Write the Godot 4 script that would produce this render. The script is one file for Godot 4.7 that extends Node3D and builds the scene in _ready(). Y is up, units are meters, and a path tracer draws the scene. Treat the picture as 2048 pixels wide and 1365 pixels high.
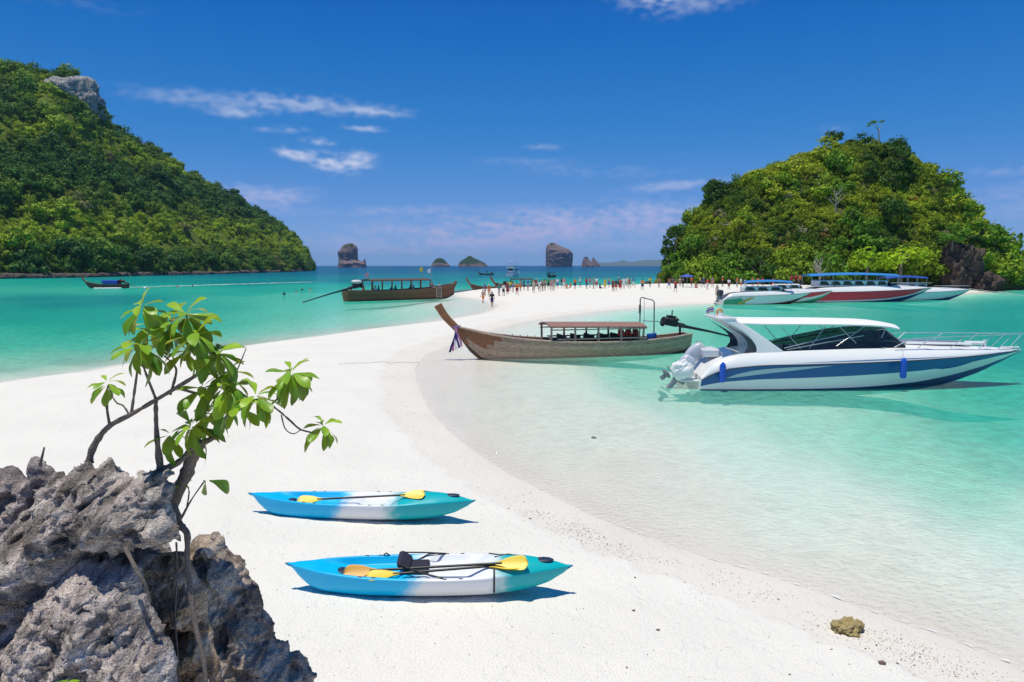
extends Node3D

var rng := RandomNumberGenerator.new()
var taken := {}
var eye := Vector3(0, 4.6, 0)

# ------------------------------------------------------------------ helpers
func fresh(called: String, parent: Node) -> String:
	var key := str(parent.get_instance_id()) + called
	var n: int = taken.get(key, 0)
	taken[key] = n + 1
	return called if n == 0 else "%s_%03d" % [called, n]

func tag(o: Node, label: String, category: String, group := "", kind := "") -> void:
	if label: o.set_meta("label", label)
	if category: o.set_meta("category", category)
	if group: o.set_meta("group", group)
	if kind: o.set_meta("kind", kind)

func thing(called: String, label: String, category: String, at := Vector3.ZERO, turn := 0.0, group := "") -> Node3D:
	var o := Node3D.new()
	o.name = fresh(called, self)
	add_child(o, true)
	o.position = at
	o.rotation.y = turn
	tag(o, label, category, group)
	return o

func put(called: String, m: Mesh, mat: Material, parent: Node, at := Vector3.ZERO) -> MeshInstance3D:
	var o := MeshInstance3D.new()
	o.name = fresh(called, parent)
	o.mesh = m
	if mat: o.material_override = mat
	parent.add_child(o, true)
	o.position = at
	return o

func copy_of(o: Node3D, label: String, at: Vector3, turn: float, group := "") -> Node3D:
	var c: Node3D = o.duplicate()
	var base: String = o.get_meta("plain")
	c.name = fresh(base, self)
	add_child(c, true)
	c.position = at
	c.rotation = Vector3(0, turn, 0)
	c.set_meta("label", label)
	if group: c.set_meta("group", group)
	return c

func lin(r: float, g: float, b: float, a := 1.0) -> Color:
	var c := Color(r, g, b).linear_to_srgb()
	c.a = a
	return c

var mats := {}
func mat(r: float, g: float, b: float, rough := 0.7, metal := 0.0, spec := 0.5) -> StandardMaterial3D:
	var key := "%.3f %.3f %.3f %.2f %.2f %.2f" % [r, g, b, rough, metal, spec]
	if mats.has(key): return mats[key]
	var m := StandardMaterial3D.new()
	m.albedo_color = lin(r, g, b)
	m.roughness = rough
	m.metallic = metal
	m.metallic_specular = spec
	mats[key] = m
	return m

func noise(sd: int, freq: float, oct := 4, kind := FastNoiseLite.TYPE_SIMPLEX_SMOOTH, ridged := false) -> FastNoiseLite:
	var n := FastNoiseLite.new()
	n.seed = sd
	n.noise_type = kind
	n.frequency = freq
	n.fractal_type = FastNoiseLite.FRACTAL_RIDGED if ridged else FastNoiseLite.FRACTAL_FBM
	n.fractal_octaves = oct
	return n

func noise_tex(n: FastNoiseLite, size := 512, ramp: Gradient = null, as_normal := false, bump := 4.0) -> NoiseTexture2D:
	var t := NoiseTexture2D.new()
	t.width = size
	t.height = size
	t.seamless = true
	t.seamless_blend_skirt = 0.3
	t.noise = n
	if ramp: t.color_ramp = ramp
	t.as_normal_map = as_normal
	t.bump_strength = bump
	return t

func grad(offs: Array, cols: Array) -> Gradient:
	var g := Gradient.new()
	g.offsets = PackedFloat32Array(offs)
	g.colors = PackedColorArray(cols)
	return g

# mottled material: base colour times a grey noise, with relief
func mottled(r: float, g: float, b: float, rough: float, tile: float, low: float, high: float, bump_cm: float, sd := 1, freq := 0.02, spec := 0.3) -> StandardMaterial3D:
	var m := StandardMaterial3D.new()
	m.albedo_color = lin(r, g, b)
	m.roughness = rough
	m.metallic_specular = spec
	m.uv1_triplanar = true
	m.uv1_scale = Vector3.ONE / tile
	m.albedo_texture = noise_tex(noise(sd, freq, 5), 512, grad([0.25, 0.75], [lin(low, low, low), lin(high, high, high)]))
	if bump_cm > 0.0:
		m.heightmap_enabled = true
		m.heightmap_scale = bump_cm
		m.heightmap_texture = noise_tex(noise(sd + 7, freq * 1.6, 5), 512)
	return m

# indexed mesh with smooth normals
func smooth_mesh(v: PackedVector3Array, idx: PackedInt32Array, cols := PackedColorArray(), uvs := PackedVector2Array()) -> ArrayMesh:
	var nrm := PackedVector3Array()
	nrm.resize(v.size())
	for k in range(0, idx.size(), 3):
		var a := idx[k]
		var b := idx[k + 1]
		var c := idx[k + 2]
		var n := (v[c] - v[a]).cross(v[b] - v[a])
		nrm[a] += n
		nrm[b] += n
		nrm[c] += n
	for k in nrm.size(): nrm[k] = nrm[k].normalized()
	var arr := []
	arr.resize(Mesh.ARRAY_MAX)
	arr[Mesh.ARRAY_VERTEX] = v
	arr[Mesh.ARRAY_NORMAL] = nrm
	arr[Mesh.ARRAY_INDEX] = idx
	if cols.size(): arr[Mesh.ARRAY_COLOR] = cols
	if uvs.size(): arr[Mesh.ARRAY_TEX_UV] = uvs
	var m := ArrayMesh.new()
	m.add_surface_from_arrays(Mesh.PRIMITIVE_TRIANGLES, arr)
	return m

# collects triangles; every add_ call may be mixed; done() gives the mesh
class Soup:
	var v := PackedVector3Array()
	var n := PackedVector3Array()
	func tri(a: Vector3, b: Vector3, c: Vector3) -> void:
		var q := (c - a).cross(b - a).normalized()
		v.append_array([a, b, c])
		n.append_array([q, q, q])
	func quad(a: Vector3, b: Vector3, c: Vector3, d: Vector3) -> void:
		tri(a, b, c)
		tri(a, c, d)
	# rows of equal length, smooth shaded inside
	func sheet(rows: Array, closed := false) -> void:
		var h := rows.size()
		var w: int = rows[0].size()
		var nr := []
		for i in h:
			var line := PackedVector3Array()
			for j in w:
				var l: Vector3 = rows[i][(j - 1 + w) % w] if closed else rows[i][maxi(j - 1, 0)]
				var r: Vector3 = rows[i][(j + 1) % w] if closed else rows[i][mini(j + 1, w - 1)]
				var q := (r - l).cross(rows[mini(i + 1, h - 1)][j] - rows[maxi(i - 1, 0)][j])
				line.append(q.normalized())
			nr.append(line)
		for i in h - 1:
			for j in (w if closed else w - 1):
				var k := (j + 1) % w
				v.append_array([rows[i][j], rows[i + 1][j], rows[i + 1][k], rows[i][j], rows[i + 1][k], rows[i][k]])
				n.append_array([nr[i][j], nr[i + 1][j], nr[i + 1][k], nr[i][j], nr[i + 1][k], nr[i][k]])
	func fan(ring: PackedVector3Array, flip := false) -> void:
		var c := Vector3.ZERO
		for p in ring: c += p
		c /= ring.size()
		for j in ring.size():
			var k := (j + 1) % ring.size()
			if flip: tri(c, ring[j], ring[k])
			else: tri(c, ring[k], ring[j])
	func box(c: Vector3, s: Vector3, basis := Basis.IDENTITY, bevel := 0.0) -> void:
		var h := s / 2.0
		var e := minf(bevel, minf(h.x, minf(h.y, h.z)) * 0.9)
		if e <= 0.0:
			for ax in 3:
				for sg in [-1.0, 1.0]:
					var a := Vector3.ZERO
					a[ax] = sg * h[ax]
					var b := Vector3.ZERO
					b[(ax + 1) % 3] = h[(ax + 1) % 3]
					var d := Vector3.ZERO
					d[(ax + 2) % 3] = h[(ax + 2) % 3] * sg
					quad(c + basis * (a - b - d), c + basis * (a - b + d), c + basis * (a + b + d), c + basis * (a + b - d))
			return
		for ax in 3:
			var u := (ax + 1) % 3
			var w := (ax + 2) % 3
			for sg in [-1.0, 1.0]:
				var a := Vector3.ZERO
				a[ax] = sg * h[ax]
				var b := Vector3.ZERO
				b[u] = h[u] - e
				var d := Vector3.ZERO
				d[w] = (h[w] - e) * sg
				quad(c + basis * (a - b - d), c + basis * (a - b + d), c + basis * (a + b + d), c + basis * (a + b - d))
			for su in [-1.0, 1.0]:
				for sw in [-1.0, 1.0]:
					var p := Vector3.ZERO
					p[u] = su * h[u]
					p[w] = sw * (h[w] - e)
					var q := Vector3.ZERO
					q[u] = su * (h[u] - e)
					q[w] = sw * h[w]
					var l := Vector3.ZERO
					l[ax] = h[ax] - e
					if su * sw > 0: quad(c + basis * (p - l), c + basis * (q - l), c + basis * (q + l), c + basis * (p + l))
					else: quad(c + basis * (p + l), c + basis * (q + l), c + basis * (q - l), c + basis * (p - l))
		for sx in [-1.0, 1.0]:
			for sy in [-1.0, 1.0]:
				for sz in [-1.0, 1.0]:
					var px := Vector3(sx * h.x, sy * (h.y - e), sz * (h.z - e))
					var py := Vector3(sx * (h.x - e), sy * h.y, sz * (h.z - e))
					var pz := Vector3(sx * (h.x - e), sy * (h.y - e), sz * h.z)
					if sx * sy * sz > 0: tri(c + basis * px, c + basis * pz, c + basis * py)
					else: tri(c + basis * px, c + basis * py, c + basis * pz)
	func bar(a: Vector3, b: Vector3, w: float, h: float, bevel := 0.0) -> void:
		var d := (b - a)
		var up := Vector3.UP if absf(d.normalized().y) < 0.95 else Vector3.RIGHT
		var x := d.normalized()
		var z := x.cross(up).normalized()
		box((a + b) / 2.0, Vector3(d.length(), h, w), Basis(x, z.cross(x), z), bevel)
	func tube(path: Array, radii: Array, sides := 8, caps := true, flat := 1.0) -> void:
		var rows := []
		var ref := Vector3.UP
		var d0: Vector3 = (path[1] - path[0]).normalized()
		if absf(d0.y) > 0.9: ref = Vector3.RIGHT
		var nn := d0.cross(ref).normalized()
		for i in path.size():
			var t: Vector3 = (path[mini(i + 1, path.size() - 1)] - path[maxi(i - 1, 0)]).normalized()
			nn = (nn - t * nn.dot(t)).normalized()
			var bb := t.cross(nn)
			var r: float = radii[mini(i, radii.size() - 1)]
			var ring := PackedVector3Array()
			for k in sides:
				var a := TAU * k / sides
				ring.append(path[i] + nn * cos(a) * r + bb * sin(a) * r * flat)
			rows.append(ring)
		sheet(rows, true)
		if caps:
			fan(rows[0], true)
			fan(rows[-1], false)
	func ball(c: Vector3, r: Vector3, seg := 12, rings := 8) -> void:
		var rows := []
		for i in rings + 1:
			var e := PI * (float(i) / rings - 0.5)
			var line := PackedVector3Array()
			for j in seg:
				var a := -TAU * j / seg
				line.append(c + Vector3(cos(e) * cos(a) * r.x, sin(e) * r.y, cos(e) * sin(a) * r.z))
			rows.append(line)
		sheet(rows, true)
	func done() -> ArrayMesh:
		var arr := []
		arr.resize(Mesh.ARRAY_MAX)
		arr[Mesh.ARRAY_VERTEX] = v
		arr[Mesh.ARRAY_NORMAL] = n
		var m := ArrayMesh.new()
		m.add_surface_from_arrays(Mesh.PRIMITIVE_TRIANGLES, arr)
		return m

func curve_points(ctrl: Array, per := 6) -> Array:
	var out := []
	for i in ctrl.size() - 1:
		var p0: Vector3 = ctrl[maxi(i - 1, 0)]
		var p1: Vector3 = ctrl[i]
		var p2: Vector3 = ctrl[i + 1]
		var p3: Vector3 = ctrl[mini(i + 2, ctrl.size() - 1)]
		for k in per: out.append(p1.cubic_interpolate(p2, p0, p3, float(k) / per))
	out.append(ctrl[-1])
	return out

func table(a: Array, x: float) -> float:   # [x0, y0, x1, y1, ...] linear
	if x <= a[0]: return a[1]
	for k in range(2, a.size(), 2):
		if x <= a[k]: return lerpf(a[k - 1], a[k + 1], (x - a[k - 2]) / maxf(a[k] - a[k - 2], 1e-6))
	return a[-1]

func smooth_table(a: Array, x: float) -> float:   # the same, Catmull-Rom
	var n := a.size() / 2
	if x <= a[0]: return a[1]
	if x >= a[2 * n - 2]: return a[2 * n - 1]
	var k := 0
	while x > a[2 * k + 2]: k += 1
	var t: float = (x - a[2 * k]) / (a[2 * k + 2] - a[2 * k])
	return cubic_interpolate(a[2 * k + 1], a[2 * k + 3], a[2 * maxi(k - 1, 0) + 1], a[2 * mini(k + 2, n - 1) + 1], t)

# ------------------------------------------------------------------ main
func _ready() -> void:
	rng.seed = 20240
	var cam := Camera3D.new()
	cam.name = "camera"
	cam.position = eye
	cam.rotation_degrees.x = -5.965
	cam.fov = 50.41
	cam.near = 0.1
	cam.far = 30000.0
	cam.current = true
	add_child(cam)
	var env := Environment.new()
	env.background_mode = Environment.BG_SKY
	var sky := Sky.new()
	var sm := PanoramaSkyMaterial.new()
	sm.panorama = ImageTexture.create_from_image(sky_picture())
	sm.energy_multiplier = 1.0
	sky.sky_material = sm
	env.sky = sky
	env.tonemap_mode = Environment.TONE_MAPPER_LINEAR
	env.tonemap_exposure = 1.0
	env.fog_enabled = true
	env.fog_density = 0.00008
	env.fog_light_color = Color(0.66, 0.85, 1.0)
	env.sdfgi_enabled = true
	env.ssao_enabled = true
	env.ssil_enabled = true
	var we := WorldEnvironment.new()
	we.name = "world"
	we.environment = env
	add_child(we)
	var sun := DirectionalLight3D.new()
	sun.name = "sun"
	sun.light_energy = 1.3
	sun.light_color = Color(1.0, 0.975, 0.905)
	sun.light_angular_distance = 0.5
	sun.shadow_enabled = true
	var towards_sun := Vector3(-0.15, 0.975, 0.09).normalized()
	sun.look_at_from_position(towards_sun * 10.0, Vector3.ZERO, Vector3.RIGHT)
	add_child(sun)
	build_ground_and_sea()
	build_all()


# ------------------------------------------------------------------ sky: air and clouds by direction
func sky_picture() -> Image:
	var w := 3072
	var h := 1536
	var im := Image.create_empty(w, h, false, Image.FORMAT_RGBF)
	var fine := noise(5, 1.0, 5)
	var wisp := noise(11, 1.0, 4)
	# [azimuth, elevation, half width, half height, strength, slope] in degrees: streaks and puffs of cloud
	var puffs := [[-23.0, 11.6, 5.0, 0.7, 0.30, 0.0], [-16.0, 11.7, 5.5, 0.8, 0.50, 0.0], [-20.5, 10.9, 1.8, 0.4, 0.60, 0.0], [-10.5, 11.4, 3.0, 0.45, 0.60, 0.0], [-11.3, 10.2, 1.5, 0.25, 0.7, -0.03],
		[-13.4, 7.6, 2.4, 0.75, 1.15, -0.05], [-16.4, 8.2, 1.5, 0.5, 0.9, -0.1], [-11.6, 8.0, 1.3, 0.6, 0.7, 0.0], [-14.6, 9.1, 1.2, 0.3, 0.7, -0.1], [-19.5, 4.9, 4.6, 1.1, 0.62, 0.03], [-17.5, 9.9, 2.0, 0.28, 0.5, 0.0],
		[11.0, 19.3, 3.2, 1.3, 0.75, -0.03], [14.5, 18.4, 2.8, 0.5, 0.34, 0.0], [12.5, 6.0, 5.0, 0.38, 0.50, 0.05], [36.5, 6.3, 5.0, 0.42, 0.50, 0.06], [23.5, 9.6, 1.2, 0.3, 0.22, 0.0],
		[2.5, 3.0, 17.0, 1.5, 1.05, 0.06], [-9.0, 4.2, 8.0, 0.4, 0.40, 0.03], [7.0, 3.3, 8.0, 0.9, 0.6, 0.06], [-2.0, 1.6, 20.0, 1.0, 0.55, 0.02], [2.5, 9.0, 1.6, 0.25, 0.28, 0.0], [1.0, 8.0, 4.0, 0.3, 0.18, 0.0],
		[11.0, 1.4, 1.6, 0.7, 0.45, 0.0], [37.0, 4.0, 8.0, 1.5, 0.35, 0.0], [-33.0, 3.0, 9.0, 1.2, 0.35, 0.0], [-36.0, 17.0, 9.0, 0.6, 0.16, -0.03], [6.0, 7.2, 9.0, 0.5, 0.14, -0.04]]
	# the same kind of wisps all round
	for k in 46:
		var a := rng.randf_range(45.0, 315.0)
		puffs.append([a if a < 180.0 else a - 360.0, rng.randf_range(2.0, 17.0), rng.randf_range(3.0, 9.0), rng.randf_range(0.4, 1.3), rng.randf_range(0.25, 0.6), rng.randf_range(-0.04, 0.04)])
	var boxes := []
	for p in puffs: boxes.append([p[0] - p[2] * 2.4, p[0] + p[2] * 2.4, p[1] - p[3] * 2.6 - absf(p[5]) * p[2] * 2.0, p[1] + p[3] * 2.6 + absf(p[5]) * p[2] * 2.0])
	for j in h:
		var el := 90.0 - 180.0 * (j + 0.5) / h
		var e := maxf(el, 0.0)
		var base := Color(smooth_table([0.0, 0.24, 2.0, 0.205, 5.0, 0.122, 9.0, 0.050, 14.0, 0.020, 20.0, 0.008, 35.0, 0.008, 90.0, 0.008], e),
			smooth_table([0.0, 0.40, 2.0, 0.385, 5.0, 0.305, 9.0, 0.235, 14.0, 0.175, 20.0, 0.122, 35.0, 0.10, 90.0, 0.09], e),
			smooth_table([0.0, 0.75, 2.0, 0.74, 5.0, 0.70, 9.0, 0.62, 14.0, 0.55, 20.0, 0.475, 35.0, 0.40, 90.0, 0.36], e))
		im.fill_rect(Rect2i(0, j, w, 1), base)
		if el < 0.0 or el > 26.0: continue
		var row := []
		for k in puffs.size():
			if el > boxes[k][2] and el < boxes[k][3]: row.append(k)
		for k in row:
			var p = puffs[k]
			# Godot's panorama: the first column looks along -z
			var x0 := int(floor(w * (boxes[k][0] / 360.0)))
			var x1 := int(ceil(w * (boxes[k][1] / 360.0)))
			for i0 in range(x0, x1 + 1):
				var i := posmod(i0, w)
				var az := float(i0) / w * 360.0
				var dx: float = (az - p[0]) / p[2]
				var dy: float = (el - p[1] - (az - p[0]) * p[5]) / p[3]
				var g := exp(-(dx * dx + dy * dy) * 1.3)
				if g < 0.02: continue
				var s := 0.55 + 0.8 * wisp.get_noise_2d(az * 0.16 + k * 7.0, el * 0.75) + 0.9 * fine.get_noise_2d(az * 0.8, el * 2.2 + k * 3.0)
				var a: float = clampf(g * s * 1.2 - 0.07, 0.0, 1.0) * p[4] * 0.8
				if a < 0.004: continue
				var high := clampf((el - 3.0) / 6.0, 0.0, 1.0)
				im.set_pixel(i, j, im.get_pixel(i, j).lerp(Color(lerpf(0.46, 0.72, high), lerpf(0.46, 0.77, high), lerpf(0.74, 0.90, high)), a))
	return im

# ------------------------------------------------------------------ ground and sea
var land := PackedVector2Array()
var bed := []

func make_land() -> void:
	var left := [-20.239, -28.335, -19.547, -30.03, -18.5, -31.476, -18.016, -34.822, -16.492, -38.05, -15.242, -41.927, -14.212, -44.174, -12.596, -47.341, -10.343, -52.612, -7.669, -57.15, -6, -60.265, -4.445, -64.984, -3.052, -69.033, -2.027, -75.281, -1.485, -82.764, -2.471, -91.887, -5.108, -100.158, -7.635, -106.548, -9.828, -119.927, -6.985, -137.128, 2.672, -149.36, 18.93, -156.329, 38.25, -181.758]
	var right := [87.604, -131.731, 62.628, -110.057, 40.779, -94.489, 28.12, -89.424, 22.882, -88.241, 15.567, -81.749, 8.945, -73.616, 4.396, -66.28, 1.074, -59.723, -0.895, -53.897, -2.445, -47.682, -3.607, -41.927, -4.496, -37.189, -4.398, -32.572, -3.657, -27.732, -2.657, -22.851, -1.717, -19.707, -0.915, -17.548, -0.044, -15.612, 0.766, -14.21, 1.446, -13.032, 2.119, -12.076, 2.741, -11.411, 3.239, -10.871, 3.941, -10.239, 4.57, -9.524, 5.027, -8.963, 5.506, -8.38, 5.818, -7.803, 6.353, -6.778]
	land.append(Vector2(-60, 60))
	land.append(Vector2(-42, -8))
	for k in range(0, left.size(), 2): land.append(Vector2(left[k], left[k + 1]))
	for p in [Vector2(60, -212), Vector2(104, -205), Vector2(110, -165)]: land.append(p)
	for k in range(0, right.size(), 2): land.append(Vector2(right[k], right[k + 1]))
	land.append(Vector2(11, 2))
	land.append(Vector2(30, 60))
	bed = [-0.086, 31.782, 0.05, -0.017, 24.586, 0.15, 0.053, 28.964, 0.25, 0.124, 20.657, 0.2, 0.16, 15.612, 0.12, 0.267, 13.896, 0.15, 0.335, 17.793, 0.35, 0.409, 13.896, 0.3, 0.519, 11.37, 0.2, 0.629, 10.412, 0.25, 0.732, 9.598, 0.2, 0.724, 12.511, 0.5, 0.655, 15.612, 0.8, 0.545, 20.657, 0.8, 0.404, 22.071, 0.6, 0.263, 26.599, 0.5, 0.192, 31.782, 0.7, 0.122, 48.029, 0.6, 0.053, 49.839, 0.35, 0.191, 61.38, 1, 0.294, 61.38, 1.5, 0.247, 41.927, 1.3, 0.398, 61.38, 2, 0.606, 61.38, 3, 0.705, 39.418, 2.5, 0.701, 75.281, 3.5, 0.713, 20.657, 1.5, 0.654, 25.553, 1.6, -0.642, 35.196, 0.9, -0.713, 31.782, 0.6, -0.711, 39.418, 1.3, -0.606, 44.773, 1.8, -0.502, 41.927, 1.1, -0.432, 51.789, 1.6, -0.293, 56.182, 1, -0.224, 61.38, 0.8, -0.12, 75.281, 0.45, -0.065, 82.764, 0.2, -0.57, 61.38, 2.2, -0.707, 67.629, 2.6, -0.637, 90.638, 3.5, -0.534, 97.241, 3.5, -0.43, 84.871, 1.8, -0.292, 97.241, 1.2, -0.189, 104.876, 1.2, -0.705, 152.765, 1.8, -0.567, 137.128, 1.6, -0.429, 142.984, 1.7, -0.498, 210.232, 3.2, -0.36, 197.837, 4, -0.292, 152.765, 1.6, -0.36, 396.155, 7, -0.257, 232.03, 5, -0.154, 232.03, 6, -0.085, 197.837, 4, -0.017, 186.82, 2, 0.052, 232.03, 3, 0.121, 197.837, 2, 0.19, 232.03, 3, -0.016, 320.606, 6, 0.121, 320.606, 7, -0.222, 481.149, 10, -0.016, 748.721, 14, 0.189, 748.721, 14, -0.154, 1348.082, 18, 0.121, 2247.124, 20, -0.36, 673.801, 12, 0.704, 232.03, 8, 0.703, 481.149, 12]

func inland(x: float, z: float) -> float:   # signed distance to the waterline, positive on the sand
	var p := Vector2(x, z)
	var best := 1e18
	var inside := false
	var n := land.size()
	var a := land[n - 1]
	for k in n:
		var b := land[k]
		var e := b - a
		var q := p - a
		var t := clampf(q.dot(e) / e.length_squared(), 0.0, 1.0)
		best = minf(best, (q - e * t).length_squared())
		if (a.y > z) != (b.y > z) and x < (b.x - a.x) * (z - a.y) / (b.y - a.y) + a.x: inside = not inside
		a = b
	return sqrt(best) * (1.0 if inside else -1.0)

func bed_depth(x: float, z: float) -> float:
	var far := maxf(-z, 1.0)
	var u := clampf(x / far, -1.6, 1.6)
	var v := log(far)
	var sw := 0.0
	var sd := 0.0
	for k in range(0, bed.size(), 3):
		var du: float = (u - bed[k]) * 2.6
		var dv: float = v - log(bed[k + 1])
		var w := 1.0 / pow(du * du + dv * dv + 0.004, 1.7)
		sw += w
		sd += w * log(bed[k + 2])
	return exp(sd / sw)

var n_roll := noise(31, 0.35, 3)
var n_edge := noise(32, 0.8, 4)
var n_foot := noise(33, 2.6, 3)
var n_patch := noise(34, 0.03, 4)
var n_step := noise(35, 2.2, 2, FastNoiseLite.TYPE_CELLULAR)
var n_tread := noise(38, 0.35, 3)

func sand_height(x: float, z: float, s: float) -> float:
	if s < 0.0:
		var near := 0.16 if x > -8.0 and z > -70.0 else 0.22
		var full := bed_depth(x, z) * (1.0 + 0.22 * n_patch.get_noise_2d(x * 1.5, z * 0.6))
		return -full * (1.0 - exp(s * near / full))
	var far := clampf((-z - 30.0) / 70.0, 0.0, 1.0)
	var top := lerpf(0.52, 0.95, far)
	var slope := lerpf(0.11, 0.10, far)
	var y := top * (1.0 - exp(-s * slope / top))
	var e := s + 0.35 * n_edge.get_noise_2d(x, z)
	y += 0.045 * smoothstep(1.25, 1.45, e)
	var along := Vector2(x, z) - Vector2(-0.55, -12.1)      # drag mark from the farther kayak down to the water
	if along.x > 0.0 and along.x < 2.2:
		y -= 0.022 * exp(-pow((along.y - along.x * 0.03) / 0.11, 2.0)) * (1.0 - along.x / 2.2)
	if s > 0.4:
		var dry := smoothstep(0.8, 2.5, s)
		y += dry * (0.022 * n_roll.get_noise_2d(x * 1.6, z * 1.6) + 0.014 * n_foot.get_noise_2d(x, z))
		if z > -40.0: y += dry * 0.035 * minf(0.0, n_step.get_noise_2d(x, z) + 0.72) * smoothstep(-0.1, 0.35, n_tread.get_noise_2d(x, z))
	return y

func ground_y(x: float, z: float) -> float:
	return sand_height(x, z, inland(x, z))

func water_tint(d: float) -> Color:
	return Color(smooth_table([0.0, 0.60, 0.15, 0.44, 0.5, 0.22, 1.0, 0.07, 2.0, 0.018, 3.5, 0.008, 6.0, 0.005, 12.0, 0.003, 20.0, 0.002], d),
		smooth_table([0.0, 0.72, 0.15, 0.77, 0.5, 0.79, 1.0, 0.655, 2.0, 0.44, 3.5, 0.275, 6.0, 0.165, 12.0, 0.105, 20.0, 0.085], d),
		smooth_table([0.0, 0.58, 0.15, 0.60, 0.5, 0.58, 1.0, 0.46, 2.0, 0.335, 3.5, 0.26, 6.0, 0.22, 12.0, 0.215, 20.0, 0.21], d),
		smooth_table([0.0, 0.0, 0.05, 0.04, 0.15, 0.135, 0.5, 0.42, 1.0, 0.68, 2.0, 0.85, 3.5, 0.96, 6.0, 1.0, 20.0, 1.0], d))

# relief of dry sand: grain, soft hollows and worn footprints, repeating without seams
func trodden_sand() -> ImageTexture:
	var n := 1024
	var grain := noise(42, 0.09, 4).get_seamless_image(n, n)
	var soft := noise(45, 0.012, 3).get_seamless_image(n, n)
	var h := PackedFloat32Array()
	h.resize(n * n)
	var ga := grain.get_data()
	var so := soft.get_data()
	for k in n * n: h[k] = 0.45 + (ga[k] - 128) / 255.0 * 0.30 + (so[k] - 128) / 255.0 * 0.35
	var r := RandomNumberGenerator.new()
	r.seed = 77
	for trail in 13:
		var p := Vector2(r.randf(), r.randf()) * n
		var a := r.randf() * TAU
		for step in 9:
			a += r.randf_range(-0.15, 0.15)
			var d := Vector2(cos(a), sin(a))
			p += d * 95.0
			var c := p + Vector2(-d.y, d.x) * (18.0 if step % 2 else -18.0)
			var deep := r.randf_range(0.10, 0.26)
			for j in range(-46, 47):
				for i in range(-46, 47):
					var q := Vector2(i, j)
					var e := Vector2(q.dot(d) / 30.0, q.dot(Vector2(-d.y, d.x)) / 14.0).length()
					if e > 1.5: continue
					var k := posmod(int(c.y) + j, n) * n + posmod(int(c.x) + i, n)
					h[k] += -deep * exp(-e * e * 1.8) + deep * 0.45 * exp(-pow((e - 1.1) / 0.22, 2.0))
	var im := Image.create_from_data(n, n, false, Image.FORMAT_RF, h.to_byte_array())
	return ImageTexture.create_from_image(im)

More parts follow.
